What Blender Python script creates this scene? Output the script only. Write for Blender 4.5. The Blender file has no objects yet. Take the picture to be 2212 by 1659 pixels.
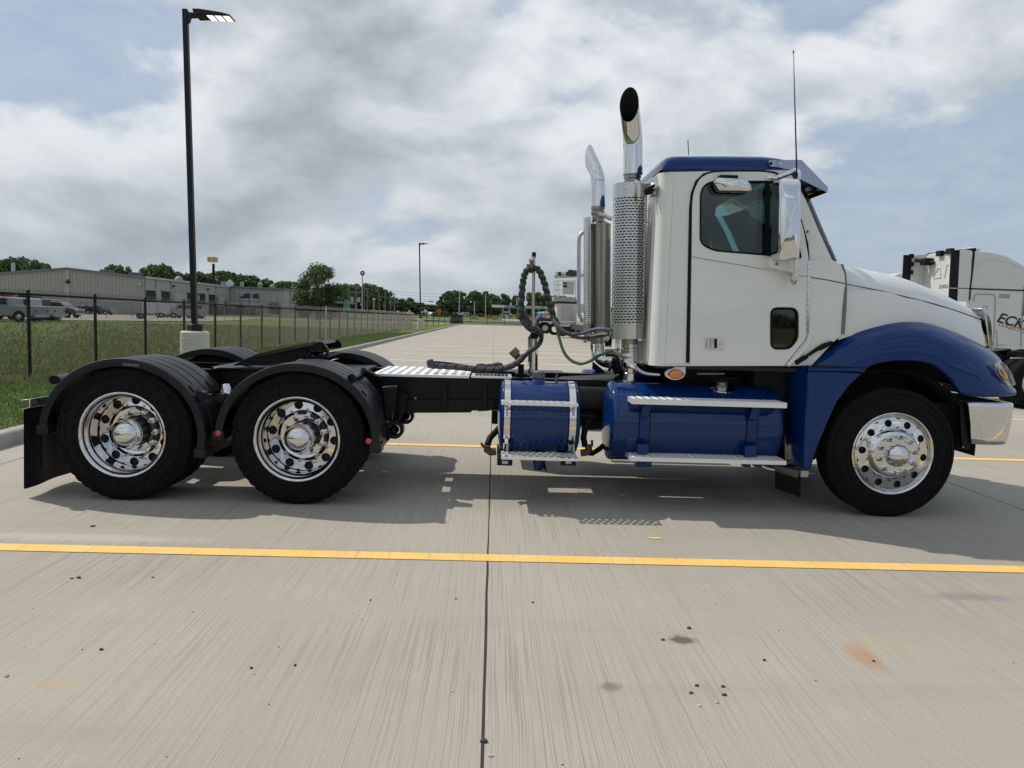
import bpy, bmesh, math, random
import numpy as np
from mathutils import Vector, Matrix
random.seed(7); RNG = np.random.RandomState(11)
R = math.radians
SC = bpy.context.scene
COL = SC.collection

# ------------------------------------------------------------------ camera
FP = 1650.0; CX, CY = 1106.0, 829.5; CAMH = 1.5
ROLL = 0.030; YAW = R(1.46)
PITCH = math.atan((CY - 686.3) * math.cos(ROLL) / FP)
_f = Vector((math.sin(YAW)*math.cos(PITCH), math.cos(YAW)*math.cos(PITCH), -math.sin(PITCH)))
_r0 = Vector((math.cos(YAW), -math.sin(YAW), 0)); _u0 = _r0.cross(_f)
_r = _r0*math.cos(ROLL) + _u0*math.sin(ROLL); _u = -_r0*math.sin(ROLL) + _u0*math.cos(ROLL)
CAM = Vector((0, 0, CAMH))
cd = bpy.data.cameras.new('camera'); cam = bpy.data.objects.new('camera', cd); COL.objects.link(cam)
M4 = Matrix.Identity(4)
for i in range(3):
    M4[i][0] = _r[i]; M4[i][1] = _u[i]; M4[i][2] = -_f[i]; M4[i][3] = CAM[i]
cam.matrix_world = M4
cd.sensor_width = 36; cd.lens = FP/2212*36; cd.clip_start = 0.05; cd.clip_end = 5000
SC.camera = cam

# ------------------------------------------------------------------ sun, sky, exposure
SUNV = Vector((-0.73, 0.42, 1.0)).normalized()       # towards the sun
SUN_EL = math.asin(SUNV.z); SUN_AZ = math.atan2(SUNV.x, SUNV.y)
sd = bpy.data.lights.new('sun', 'SUN'); sun = bpy.data.objects.new('sun', sd); COL.objects.link(sun)
sun.rotation_euler = SUNV.to_track_quat('Z', 'Y').to_euler()
sun.location = (0, 0, 60)
sd.energy = 3.5; sd.angle = R(0.6); sd.color = (1.0, 0.93, 0.82)
SC.view_settings.view_transform = 'Standard'; SC.view_settings.look = 'None'
SC.view_settings.exposure = 0; SC.view_settings.gamma = 1
SC.view_settings.use_curve_mapping = False

W = bpy.data.worlds.new('World'); SC.world = W; W.use_nodes = True
def _world():
    nt = W.node_tree; N = nt.nodes; L = nt.links; N.clear()
    def nd(t, **k):
        n = N.new(t)
        for a, b in k.items(): setattr(n, a, b)
        return n
    def mth(op, a, b=None, c=None, clamp=False):
        n = nd('ShaderNodeMath', operation=op); n.use_clamp = clamp
        for i, v in enumerate((a, b, c)):
            if v is None: continue
            if hasattr(v, 'is_output'): L.new(v, n.inputs[i])
            else: n.inputs[i].default_value = v
        return n.outputs[0]
    out = nd('ShaderNodeOutputWorld'); bg = nd('ShaderNodeBackground'); L.new(bg.outputs[0], out.inputs[0])
    tc = nd('ShaderNodeTexCoord')
    sky = nd('ShaderNodeTexSky', sky_type='NISHITA'); sky.sun_disc = False
    sky.sun_elevation = SUN_EL; sky.sun_rotation = SUN_AZ
    sky.air_density = 1.0; sky.dust_density = 1.2; sky.ozone_density = 2.0
    sep = nd('ShaderNodeSeparateXYZ'); L.new(tc.outputs['Generated'], sep.inputs[0])
    z = mth('MAXIMUM', sep.outputs[2], 0.0)
    def cloud(scale, detail, rough, off, zs=1.75, dist=0.0):
        cb = nd('ShaderNodeCombineXYZ')
        L.new(mth('ADD', sep.outputs[0], off[0]), cb.inputs[0]); L.new(mth('ADD', sep.outputs[1], off[1]), cb.inputs[1])
        L.new(mth('MULTIPLY_ADD', mth('POWER', z, 0.85), zs, off[2]), cb.inputs[2])
        n = nd('ShaderNodeTexNoise'); n.inputs['Scale'].default_value = scale; n.inputs['Detail'].default_value = detail
        n.inputs['Roughness'].default_value = rough; n.inputs['Distortion'].default_value = dist
        L.new(cb.outputs[0], n.inputs['Vector']); return n.outputs['Fac']
    def ramp(v, stops):
        n = nd('ShaderNodeValToRGB'); cr = n.color_ramp
        while len(cr.elements) < len(stops): cr.elements.new(0.5)
        for e, (p, c) in zip(cr.elements, stops):
            e.position = p; e.color = tuple(c) + (1,) if len(c) == 3 else c
        L.new(v, n.inputs[0]); return n.outputs[0]
    def mix(f, a, b):
        n = nd('ShaderNodeMix', data_type='RGBA')
        if hasattr(f, 'is_output'): L.new(f, n.inputs[0])
        else: n.inputs[0].default_value = f
        for s, v in ((n.inputs[6], a), (n.inputs[7], b)):
            if hasattr(v, 'is_output'): L.new(v, s)
            else: s.default_value = tuple(v) + (1,)
        return n.outputs[2]
    SKYK = 0.08
    sc = nd('ShaderNodeVectorMath', operation='SCALE'); L.new(sky.outputs[0], sc.inputs[0]); sc.inputs[3].default_value = SKYK
    # base blue slightly veiled
    base = mix(0.7, sc.outputs[0], (0.40, 0.50, 0.66))
    # cumulus layer: one field, sampled twice (the second towards the sun) for lit edges and grey bellies
    o1 = (3.1, 1.7, 0.35)
    d1 = cloud(3.3, 11, 0.53, o1, dist=0.12)
    d2 = cloud(3.3, 11, 0.53, (o1[0]-0.020, o1[1]+0.012, o1[2]+0.050), dist=0.12)
    big = cloud(1.5, 3, 0.5, (1.3, 4.0, 2.0))
    side = mth('MULTIPLY', sep.outputs[0], -0.13)          # more cover on one side of the sky
    cov = mth('ADD', mth('ADD', d1, mth('MULTIPLY', mth('SUBTRACT', big, 0.5), 0.55)), side)
    mask = ramp(cov, [(0.44, (0, 0, 0)), (0.51, (0.85,)*3), (0.59, (1, 1, 1))])
    lit = mth('MULTIPLY_ADD', mth('SUBTRACT', d1, d2), 5.6, 0.56, clamp=True)
    thick = mth('SUBTRACT', 1.0, mth('MULTIPLY', mth('SUBTRACT', cov, 0.50, clamp=True), 3.6, clamp=True))
    tone = mth('ADD', mth('MULTIPLY', lit, 0.5), mth('MULTIPLY', thick, 0.5))
    ccol = ramp(tone, [(0.08, (0.27, 0.31, 0.355)), (0.36, (0.39, 0.44, 0.49)), (0.60, (0.54, 0.59, 0.635)), (0.90, (0.80, 0.82, 0.845))])
    # thin high cloud
    hi = cloud(11.0, 8, 0.65, (0.0, 7.0, 5.0), 2.6, 0.3)
    hmask = ramp(hi, [(0.36, (0.10,)*3), (0.66, (0.62,)*3)])
    c1 = mix(hmask, base, (0.51, 0.57, 0.645))
    c2 = mix(mask, c1, ccol)
    # haze near the horizon
    hz = mth('POWER', mth('SUBTRACT', 1.0, mth('MINIMUM', mth('MULTIPLY', z, 3.2), 1.0)), 2.2)
    c3 = mix(mth('MULTIPLY', hz, 0.5), c2, (0.42, 0.48, 0.52))
    L.new(c3, bg.inputs[0]); bg.inputs[1].default_value = 1.04
_world()
# ------------------------------------------------------------------ measuring helpers: a sight line met with a plane in the place
ZOOM = dict(A=(432,708.5,.24476), B=(777.6,760.3,.23435), C=(1365,311,.3125), D=(1278.7,760.3,.23435),
            E=(1192.3,172.8,.1875), F=(1192.3,432,.26044), G=(864,518.4,.2083), H=(34.6,725.8,.23435),
            I=(1900.8,501.1,.19785), J=(2056.3,639.4,.21365), K=(0,518.4,.27342), L=(604.8,518.4,.27342),
            N=(0,553,.16404), O=(328.3,553,.1875), P=(1019.5,604.8,.11718), Q=(725.8,604.8,.12499),
            R=(1313.3,743,.09374), S=(1883.5,518.4,.15627), W=(1693.4,518.4,.3752), X=(0,0,1.0))
def px(z, x, y):
    o = ZOOM[z]; return o[0]+x*o[2], o[1]+y*o[2]
def sight(z, x, y):
    a, b = px(z, x, y); return _f*FP + _r*(a-CX) + _u*(CY-b)
def onY(z, x, y, Y):
    d = sight(z, x, y); return CAM + d*((Y-CAM.y)/d.y)
def onX(z, x, y, X):
    d = sight(z, x, y); return CAM + d*((X-CAM.x)/d.x)
def onZ(z, x, y, Z=0.0):
    d = sight(z, x, y); return CAM + d*((Z-CAM.z)/d.z)
def XZ(z, pts, Y):
    return [(lambda p: (p.x, p.z))(onY(z, a, b, Y)) for a, b in pts]

# ------------------------------------------------------------------ materials
MATS = {}
def mat(name, col, rough=0.5, metal=0.0, coat=0.0, var=0.12, vs=6.0, bump=0.0, bs=60.0, spec=0.5, emit=None, alpha=None, trans=0.0, dust=0.0, aniso=None):
    if name in MATS: return MATS[name]
    m = bpy.data.materials.new(name); m.use_nodes = True; nt = m.node_tree; N = nt.nodes; L = nt.links
    b = N['Principled BSDF']; b.inputs['Roughness'].default_value = rough; b.inputs['Metallic'].default_value = metal
    b.inputs['Coat Weight'].default_value = coat; b.inputs['Coat Roughness'].default_value = 0.04
    b.inputs['Specular IOR Level'].default_value = spec; b.inputs['Transmission Weight'].default_value = trans
    tc = N.new('ShaderNodeTexCoord'); no = N.new('ShaderNodeTexNoise'); no.inputs['Scale'].default_value = vs
    no.inputs['Detail'].default_value = 6; no.inputs['Roughness'].default_value = 0.6
    if aniso:
        mp = N.new('ShaderNodeMapping'); mp.inputs['Scale'].default_value = aniso
        L.new(tc.outputs['Object'], mp.inputs[0]); L.new(mp.outputs[0], no.inputs['Vector'])
    else: L.new(tc.outputs['Object'], no.inputs['Vector'])
    mx = N.new('ShaderNodeMix'); mx.data_type = 'RGBA'
    lo = [max(0, c*(1-var)) for c in col]; hi = [min(1, c*(1+var)) for c in col]
    mx.inputs[6].default_value = (*lo, 1); mx.inputs[7].default_value = (*hi, 1); L.new(no.outputs['Fac'], mx.inputs[0])
    src = mx.outputs[2]
    if dust > 0:
        n2 = N.new('ShaderNodeTexNoise'); n2.inputs['Scale'].default_value = vs*2.3; n2.inputs['Detail'].default_value = 8
        L.new(tc.outputs['Object'], n2.inputs['Vector'])
        rp = N.new('ShaderNodeMapRange'); rp.inputs[1].default_value = 0.45; rp.inputs[2].default_value = 0.8; rp.inputs[3].default_value = 0; rp.inputs[4].default_value = dust
        L.new(n2.outputs['Fac'], rp.inputs[0])
        m3 = N.new('ShaderNodeMix'); m3.data_type = 'RGBA'; L.new(rp.outputs[0], m3.inputs[0]); L.new(src, m3.inputs[6]); m3.inputs[7].default_value = (0.30, 0.27, 0.22, 1)
        src = m3.outputs[2]
    L.new(src, b.inputs['Base Color'])
    if bump > 0:
        nb = N.new('ShaderNodeTexNoise'); nb.inputs['Scale'].default_value = bs; nb.inputs['Detail'].default_value = 5
        L.new(tc.outputs['Object'], nb.inputs['Vector'])
        bp = N.new('ShaderNodeBump'); bp.inputs['Strength'].default_value = bump; bp.inputs['Distance'].default_value = 0.01
        L.new(nb.outputs['Fac'], bp.inputs['Height']); L.new(bp.outputs[0], b.inputs['Normal'])
    if emit: b.inputs['Emission Color'].default_value = (*emit[:3], 1); b.inputs['Emission Strength'].default_value = emit[3]
    MATS[name] = m; return m
def glass(name, tint, tfac, rough=0.02):
    if name in MATS: return MATS[name]
    m = bpy.data.materials.new(name); m.use_nodes = True; nt = m.node_tree; N = nt.nodes; L = nt.links; N.clear()
    o = N.new('ShaderNodeOutputMaterial'); t = N.new('ShaderNodeBsdfTransparent'); t.inputs[0].default_value = (*tint, 1)
    g = N.new('ShaderNodeBsdfGlossy'); g.inputs['Roughness'].default_value = rough
    fr = N.new('ShaderNodeFresnel'); fr.inputs[0].default_value = 1.5
    ad = N.new('ShaderNodeMath'); ad.operation = 'ADD'; ad.inputs[1].default_value = tfac; L.new(fr.outputs[0], ad.inputs[0])
    x = N.new('ShaderNodeMixShader'); L.new(ad.outputs[0], x.inputs[0]); L.new(t.outputs[0], x.inputs[1]); L.new(g.outputs[0], x.inputs[2]); L.new(x.outputs[0], o.inputs[0])
    MATS[name] = m; return m

# ------------------------------------------------------------------ mesh builder (world coordinates)
class MB:
    def __init__(s): s.v = []; s.f = []; s.mi = []
    def add(s, vs, fs, mi=0):
        o = len(s.v); s.v += [tuple(v) for v in vs]; s.f += [tuple(i+o for i in f) for f in fs]
        s.mi += [mi]*len(fs) if not isinstance(mi, list) else mi
        return s
    def box(s, c, d, rot=None, mi=0):
        vs = [Vector((sx*d[0]/2, sy*d[1]/2, sz*d[2]/2)) for sz in (-1, 1) for sy in (-1, 1) for sx in (-1, 1)]
        if rot is not None: vs = [rot @ v for v in vs]
        c = Vector(c); return s.add([v+c for v in vs], [(0,2,3,1),(4,5,7,6),(0,1,5,4),(2,6,7,3),(0,4,6,2),(1,3,7,5)], mi)
    def bx(s, x0, x1, y0, y1, z0, z1, mi=0):
        return s.box(((x0+x1)/2, (y0+y1)/2, (z0+z1)/2), (abs(x1-x0), abs(y1-y0), abs(z1-z0)), None, mi)
    def prismY(s, xz, y0, y1, mi=0):
        n = len(xz); vs = [(x, y0, z) for x, z in xz] + [(x, y1, z) for x, z in xz]
        return s.add(vs, [tuple(range(n)), tuple(range(2*n-1, n-1, -1))] + [(i, i+n, (i+1) % n+n, (i+1) % n) for i in range(n)], mi)
    def prismX(s, yz, x0, x1, mi=0):
        n = len(yz); vs = [(x0, y, z) for y, z in yz] + [(x1, y, z) for y, z in yz]
        return s.add(vs, [tuple(range(n)), tuple(range(2*n-1, n-1, -1))] + [(i, i+n, (i+1) % n+n, (i+1) % n) for i in range(n)], mi)
    def prismZ(s, xy, z0, z1, mi=0):
        n = len(xy); vs = [(x, y, z0) for x, y in xy] + [(x, y, z1) for x, y in xy]
        return s.add(vs, [tuple(range(n)), tuple(range(2*n-1, n-1, -1))] + [(i, i+n, (i+1) % n+n, (i+1) % n) for i in range(n)], mi)
    def grid(s, P, mi=0, cu=False, cv=False):
        a, b = len(P), len(P[0]); vs = [p for row in P for p in row]; fs = []
        for i in range(a if cu else a-1):
            for j in range(b if cv else b-1):
                i2, j2 = (i+1) % a, (j+1) % b; fs.append((i*b+j, i2*b+j, i2*b+j2, i*b+j2))
        return s.add(vs, fs, mi)
    def lathe(s, prof, o, axis=(0, 1, 0), n=32, mi=0, caps=False, mis=None):
        ax = Vector(axis).normalized(); t = Vector((0, 0, 1)) if abs(ax.z) < 0.9 else Vector((1, 0, 0))
        a = (t - ax*t.dot(ax)).normalized(); b = ax.cross(a); o = Vector(o); rows = []
        for r, h in prof:
            rows.append([o + ax*h + (a*math.cos(2*math.pi*k/n) + b*math.sin(2*math.pi*k/n))*r for k in range(n)])
        off = len(s.v); s.grid(rows, mi, cv=True)
        if mis:
            base = len(s.mi) - (len(prof)-1)*n
            for i in range(len(prof)-1):
                for k in range(n): s.mi[base+i*n+k] = mis[i]
        if caps:
            s.f.append(tuple(off+k for k in range(n))); s.mi.append(mi)
            e = off+(len(prof)-1)*n; s.f.append(tuple(e+k for k in range(n-1, -1, -1))); s.mi.append(mi)
        return s
    def cyl(s, p0, p1, r, n=12, mi=0, r1=None):
        p0 = Vector(p0); p1 = Vector(p1); d = p1-p0
        return s.lathe([(r, 0), (r if r1 is None else r1, d.length)], p0, d, n, mi, caps=True)
    def tube(s, path, r, n=8, mi=0, rf=None, mf=None, caps=True):
        P = [Vector(p) for p in path]; T = []
        for i in range(len(P)):
            T.append((P[min(i+1, len(P)-1)] - P[max(i-1, 0)]).normalized())
        t0 = Vector((0, 0, 1)) if abs(T[0].z) < 0.9 else Vector((1, 0, 0)); a = (t0 - T[0]*t0.dot(T[0])).normalized(); rows = []
        for i, p in enumerate(P):
            a = (a - T[i]*a.dot(T[i])).normalized(); b = T[i].cross(a)
            rows.append([p + (a*math.cos(2*math.pi*k/n) + b*math.sin(2*math.pi*k/n))*(r if rf is None else rf(i, k)) for k in range(n)])
        off = len(s.v); m = mi if mf is None else [mf(i, k) for i in range(len(P)-1) for k in range(n)]
        s.grid(rows, m, cv=True)
        if caps:
            s.f.append(tuple(off+k for k in range(n))); s.mi.append(0 if mf else mi)
            e = off+(len(P)-1)*n; s.f.append(tuple(e+k for k in range(n-1, -1, -1))); s.mi.append(0 if mf else mi)
        return s
    def build(s, name, mats, parent=None, smooth=True, bevel=0.0, bseg=2, sub=0, ang=35, fixn=True):
        me = bpy.data.meshes.new(name); me.from_pydata(s.v, [], s.f)
        if not isinstance(mats, (list, tuple)): mats = [mats]
        for m in mats: me.materials.append(m)
        if any(s.mi): me.polygons.foreach_set('material_index', s.mi)
        if fixn and len(s.f) < 60000:
            b = bmesh.new(); b.from_mesh(me); bmesh.ops.remove_doubles(b, verts=b.verts, dist=1e-5); bmesh.ops.recalc_face_normals(b, faces=b.faces); b.to_mesh(me); b.free()
        if smooth:
            me.polygons.foreach_set('use_smooth', [True]*len(me.polygons))
            try: me.set_sharp_from_angle(angle=R(ang))
            except Exception: pass
        o = bpy.data.objects.new(name, me); COL.objects.link(o)
        if parent is not None:
            o.parent = parent; o.location = -wloc(parent)
        if bevel > 0:
            md = o.modifiers.new('bevel', 'BEVEL'); md.width = bevel; md.segments = bseg; md.limit_method = 'ANGLE'; md.angle_limit = R(40)
            md.harden_normals = False
        if sub:
            md = o.modifiers.new('sub', 'SUBSURF'); md.levels = sub; md.render_levels = sub
        return o
def wloc(o):
    l = Vector((0, 0, 0))
    while o is not None: l = l + o.location; o = o.parent
    return l
def thing(name, loc, label, cat, group=None):
    o = bpy.data.objects.new(name, None); COL.objects.link(o); o.location = loc; o.empty_display_size = 0.2
    return tag(o, label, cat, group)
def tag(o, label=None, cat=None, group=None, kind=None):
    if label: o['label'] = label
    if cat: o['category'] = cat
    if group: o['group'] = group
    if kind: o['kind'] = kind
    return o
def part_empty(name, parent, loc):
    o = bpy.data.objects.new(name, None); COL.objects.link(o); o.parent = parent; o.location = Vector(loc) - wloc(parent); o.empty_display_size = 0.1; return o
def kids(o): return [c for c in bpy.data.objects if c.parent == o]
def copy_tree(o, parent='same', d=(0, 0, 0), cache=None):
    c = o.copy(); COL.objects.link(c)
    if parent != 'same': c.parent = parent
    c.location = o.location + Vector(d)
    for k in kids(o): copy_tree(k, c)
    return c
def spline(pts, n=8):
    P = [Vector(p) for p in pts]; out = []
    for i in range(len(P)-1):
        p0 = P[max(i-1, 0)]; p1 = P[i]; p2 = P[i+1]; p3 = P[min(i+2, len(P)-1)]
        for k in range(n):
            t = k/n; out.append(0.5*((2*p1) + (p2-p0)*t + (2*p0-5*p1+4*p2-p3)*t*t + (3*p1-p0-3*p2+p3)*t**3))
    out.append(P[-1]); return out
def arc(cx, cy, rx, ry, a0, a1, n):
    return [(cx+rx*math.cos(R(a0+(a1-a0)*i/n)), cy+ry*math.sin(R(a0+(a1-a0)*i/n))) for i in range(n+1)]
def rrect(x0, x1, z0, z1, r, n=5):
    return (arc(x1-r, z1-r, r, r, 0, 90, n) + arc(x0+r, z1-r, r, r, 90, 180, n) + arc(x0+r, z0+r, r, r, 180, 270, n) + arc(x1-r, z0+r, r, r, 270, 360, n))
def rpoly(pts, r, n=4):
    """polygon with rounded corners; r a number or a list"""
    out = []; m = len(pts)
    for i in range(m):
        p = Vector(pts[i]); a = Vector(pts[i-1]); b = Vector(pts[(i+1) % m]); rr = r[i] if isinstance(r, (list, tuple)) else r
        if rr <= 0: out.append(tuple(p)); continue
        da = (a-p); db = (b-p); k = min(rr, da.length*0.45, db.length*0.45); s = p+da.normalized()*k; e = p+db.normalized()*k
        for j in range(n+1):
            t = j/n; out.append(tuple(s*(1-t)**2 + p*2*t*(1-t) + e*t*t))
    return out
def holed_plate(mb, outer, holes, y0, y1, mi=0):
    """plate in the XZ plane with real openings, from y0 to y1"""
    bm = bmesh.new()
    for lp in [outer]+holes:
        vs = [bm.verts.new((x, y0, z)) for x, z in lp]
        for i in range(len(vs)): bm.edges.new((vs[i], vs[(i+1) % len(vs)]))
    bmesh.ops.triangle_fill(bm, use_beauty=True, use_dissolve=False, edges=bm.edges[:])
    bm.verts.index_update()
    V0 = [tuple(v.co) for v in bm.verts]; F0 = [tuple(v.index for v in f.verts) for f in bm.faces]; bm.free()
    n = len(V0); vs = V0 + [(x, y1, z) for x, y, z in V0]; fs = F0 + [tuple(i+n for i in reversed(f)) for f in F0]
    k = 0
    for lp in [outer]+holes:
        m = len(lp); fs += [(k+i, k+(i+1) % m, k+(i+1) % m+n, k+i+n) for i in range(m)]; k += m
    mb.add(vs, fs, mi)
def text_mesh(body, size, m, name, parent, loc, rot, bold=False, shear=0.0, extrude=0.002, sx=1.0):
    cu = bpy.data.curves.new(name, 'FONT'); cu.body = body; cu.size = size; cu.extrude = extrude; cu.shear = shear
    cu.align_x = 'CENTER'; cu.align_y = 'CENTER'; cu.offset = 0.006*size/0.3 if bold else 0
    o = bpy.data.objects.new(name, cu); COL.objects.link(o)
    bpy.context.view_layer.update(); dg = bpy.context.evaluated_depsgraph_get()
    me = bpy.data.meshes.new_from_object(o.evaluated_get(dg)); bpy.data.objects.remove(o)
    me.materials.clear(); me.materials.append(m); me.name = name
    ob = bpy.data.objects.new(name, me); COL.objects.link(ob)
    ob.rotation_euler = rot; ob.scale = (sx, 1, 1)
    ob.location = Vector(loc) - (wloc(parent) if parent is not None else Vector((0, 0, 0)))
    if parent is not None: ob.parent = parent
    return ob
def fast_mesh(name, V, F, m, parent=None, smooth=False, mi=None):
    """V (n,3) array, F (k,3|4) array"""
    me = bpy.data.meshes.new(name); V = np.asarray(V, np.float32); F = np.asarray(F, np.int32); k = F.shape[1]
    me.vertices.add(len(V)); me.vertices.foreach_set('co', V.ravel()); me.loops.add(F.size); me.loops.foreach_set('vertex_index', F.ravel())
    me.polygons.add(len(F)); me.polygons.foreach_set('loop_start', np.arange(0, F.size, k, dtype=np.int32))
    me.polygons.foreach_set('loop_total', np.full(len(F), k, np.int32))
    for q in (m if isinstance(m, (list, tuple)) else [m]): me.materials.append(q)
    if mi is not None: me.polygons.foreach_set('material_index', np.asarray(mi, np.int32))
    me.update(calc_edges=True)
    o = bpy.data.objects.new(name, me); COL.objects.link(o)
    if parent is not None: o.parent = parent; o.location = -wloc(parent)
    return o
# ================================================================== THE SETTING
def ground_mat(name, build):
    m = bpy.data.materials.new(name); m.use_nodes = True; nt = m.node_tree
    class G: pass
    g = G(); g.N = nt.nodes; g.L = nt.links; g.b = g.N['Principled BSDF']; g.geo = g.N.new('ShaderNodeNewGeometry')
    def mth(op, a, b=None, c=None, clamp=False):
        n = g.N.new('ShaderNodeMath'); n.operation = op; n.use_clamp = clamp
        for i, v in enumerate((a, b, c)):
            if v is None: continue
            if hasattr(v, 'is_output'): g.L.new(v, n.inputs[i])
            else: n.inputs[i].default_value = v
        return n.outputs[0]
    def noise(scale, detail=5, rough=0.55, mul=None, dist=0.0, vec=None):
        n = g.N.new('ShaderNodeTexNoise'); n.inputs['Scale'].default_value = scale; n.inputs['Detail'].default_value = detail
        n.inputs['Roughness'].default_value = rough; n.inputs['Distortion'].default_value = dist
        v = vec or g.geo.outputs['Position']
        if mul:
            mp = g.N.new('ShaderNodeMapping'); mp.inputs['Scale'].default_value = mul; g.L.new(v, mp.inputs[0]); v = mp.outputs[0]
        g.L.new(v, n.inputs['Vector']); return n.outputs['Fac']
    def mix(f, a, b):
        n = g.N.new('ShaderNodeMix'); n.data_type = 'RGBA'
        for s, v in ((n.inputs[0], f), (n.inputs[6], a), (n.inputs[7], b)):
            if hasattr(v, 'is_output'): g.L.new(v, s)
            elif s is n.inputs[0]: s.default_value = v
            else: s.default_value = tuple(v)+(1,)
        return n.outputs[2]
    def rng(v, a, b, c=0.0, d=1.0):
        n = g.N.new('ShaderNodeMapRange'); n.inputs[1].default_value = a; n.inputs[2].default_value = b; n.inputs[3].default_value = c; n.inputs[4].default_value = d
        g.L.new(v, n.inputs[0]); return n.outputs[0]
    g.mth, g.noise, g.mix, g.rng = mth, noise, mix, rng
    build(g); MATS[name] = m; return m
def _concrete(g, joints=False):
    mth, noise, mix, rng = g.mth, g.noise, g.mix, g.rng
    sep = g.N.new('ShaderNodeSeparateXYZ'); g.L.new(g.geo.outputs['Position'], sep.inputs[0]); X, Y = sep.outputs[0], sep.outputs[1]
    wob = mth('MULTIPLY', mth('SUBTRACT', noise(.8, 3), 0.5), 0.035)
    wob2 = mth('MULTIPLY', mth('SUBTRACT', noise(7.0, 2), 0.5), 0.006)
    xx = mth('ADD', X, mth('ADD', wob, wob2))
    cb = g.N.new('ShaderNodeCombineXYZ'); g.L.new(mth('MULTIPLY', xx, 85.0), cb.inputs[0]); g.L.new(mth('MULTIPLY', Y, 0.8), cb.inputs[1])
    br0 = noise(1.0, 3, 0.65, vec=cb.outputs[0])
    sn = mth('SINE', mth('ADD', mth('MULTIPLY', xx, 520.0), mth('MULTIPLY', noise(1.0, 3, .6, mul=(7, .4, 1)), 13.0)))
    br = mth('ADD', br0, mth('MULTIPLY', sn, 0.055))
    cb2 = g.N.new('ShaderNodeCombineXYZ'); g.L.new(mth('MULTIPLY', xx, 17.0), cb2.inputs[0]); g.L.new(mth('MULTIPLY', Y, 0.35), cb2.inputs[1])
    br2 = noise(1.0, 4, 0.6, vec=cb2.outputs[0])
    big = noise(0.35, 4); mid = noise(2.2, 6, 0.6); fin = noise(120, 5, 0.75)
    c = mix(rng(big, .35, .65), (0.335, 0.312, 0.268), (0.395, 0.370, 0.320))
    c = mix(mth('MULTIPLY', rng(mid, .45, .75), .35), c, (0.45, 0.415, 0.35))
    c = mix(mth('MULTIPLY', rng(fin, .40, .66), .42), c, (0.235, 0.21, 0.17))
    groove = rng(br, .36, .50, 1.0, 0.0); gm = rng(noise(.55, 3), .35, .62, .30, 1.0)
    c = mix(mth('MULTIPLY', mth('MULTIPLY', groove, gm), .52), c, (0.17, 0.145, 0.11))
    deep = rng(br2, .29, .345, 1.0, 0.0); c = mix(mth('MULTIPLY', deep, .13), c, (0.13, 0.11, 0.08))
    # aggregate flecks
    vo = g.N.new('ShaderNodeTexVoronoi'); vo.inputs['Scale'].default_value = 26; g.L.new(g.geo.outputs['Position'], vo.inputs['Vector'])
    c = mix(mth('MULTIPLY', rng(vo.outputs['Distance'], .03, .07, 1.0, 0.0), .4), c, (0.10, .09, .07))
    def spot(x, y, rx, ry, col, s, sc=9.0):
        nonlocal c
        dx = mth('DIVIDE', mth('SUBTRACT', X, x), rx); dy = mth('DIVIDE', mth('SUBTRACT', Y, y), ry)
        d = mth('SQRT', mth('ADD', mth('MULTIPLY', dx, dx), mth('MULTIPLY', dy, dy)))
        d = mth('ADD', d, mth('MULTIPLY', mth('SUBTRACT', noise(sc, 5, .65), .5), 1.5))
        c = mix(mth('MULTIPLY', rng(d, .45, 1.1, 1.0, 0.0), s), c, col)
    if not joints:
        spot(1.735, 3.34, .075, .17, (0.36, 0.19, 0.08), .6, 30)
        spot(1.92, 3.52, .30, .13, (0.40, 0.28, 0.15), .22, 7)
        spot(0.935, 3.49, .075, .06, (0.05, .045, .035), .8, 22)
        spot(0.52, 3.01, .05, .05, (0.10, .095, .08), .6, 22)
        spot(2.75, 4.15, .30, .07, (0.16, .15, .16), .45, 9)
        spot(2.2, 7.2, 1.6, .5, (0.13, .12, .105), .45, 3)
        spot(-2.6, 4.9, .9, .10, (0.53, .48, .40), .4, 6)
        spot(-1.7, 2.95, .10, .06, (0.45, .29, .12), .35, 14)
        spot(-3.1, 3.4, .5, .15, (0.50, .46, .38), .4, 8)
    # tyre marks running along the bays
    tm = noise(1.0, 5, .6, mul=(0.25, 2.6, 1)); c = mix(mth('MULTIPLY', rng(tm, .56, .74), .30), c, (0.24, .21, .17))
    h = mth('ADD', mth('MULTIPLY', br, .8), mth('MULTIPLY', br2, .12)); h = mth('ADD', h, mth('MULTIPLY', fin, .35))
    if joints:
        for v, o in ((X, 0.0), (Y, 6.3)):
            w = mth('ABSOLUTE', mth('SUBTRACT', mth('FRACT', mth('ADD', mth('DIVIDE', mth('SUBTRACT', v, o), 4.55), 100.5)), .5))
            c = mix(mth('MULTIPLY', mth('LESS_THAN', w, .005), .55), c, (0.06, .055, .045))
    g.L.new(c, g.b.inputs['Base Color']); g.b.inputs['Roughness'].default_value = .9
    bp = g.N.new('ShaderNodeBump'); bp.inputs['Strength'].default_value = .55; bp.inputs['Distance'].default_value = .006
    g.L.new(h, bp.inputs['Height']); g.L.new(bp.outputs[0], g.b.inputs['Normal'])
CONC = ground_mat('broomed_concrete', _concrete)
CONCF = ground_mat('broomed_concrete_far', lambda g: _concrete(g, True))
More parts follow.
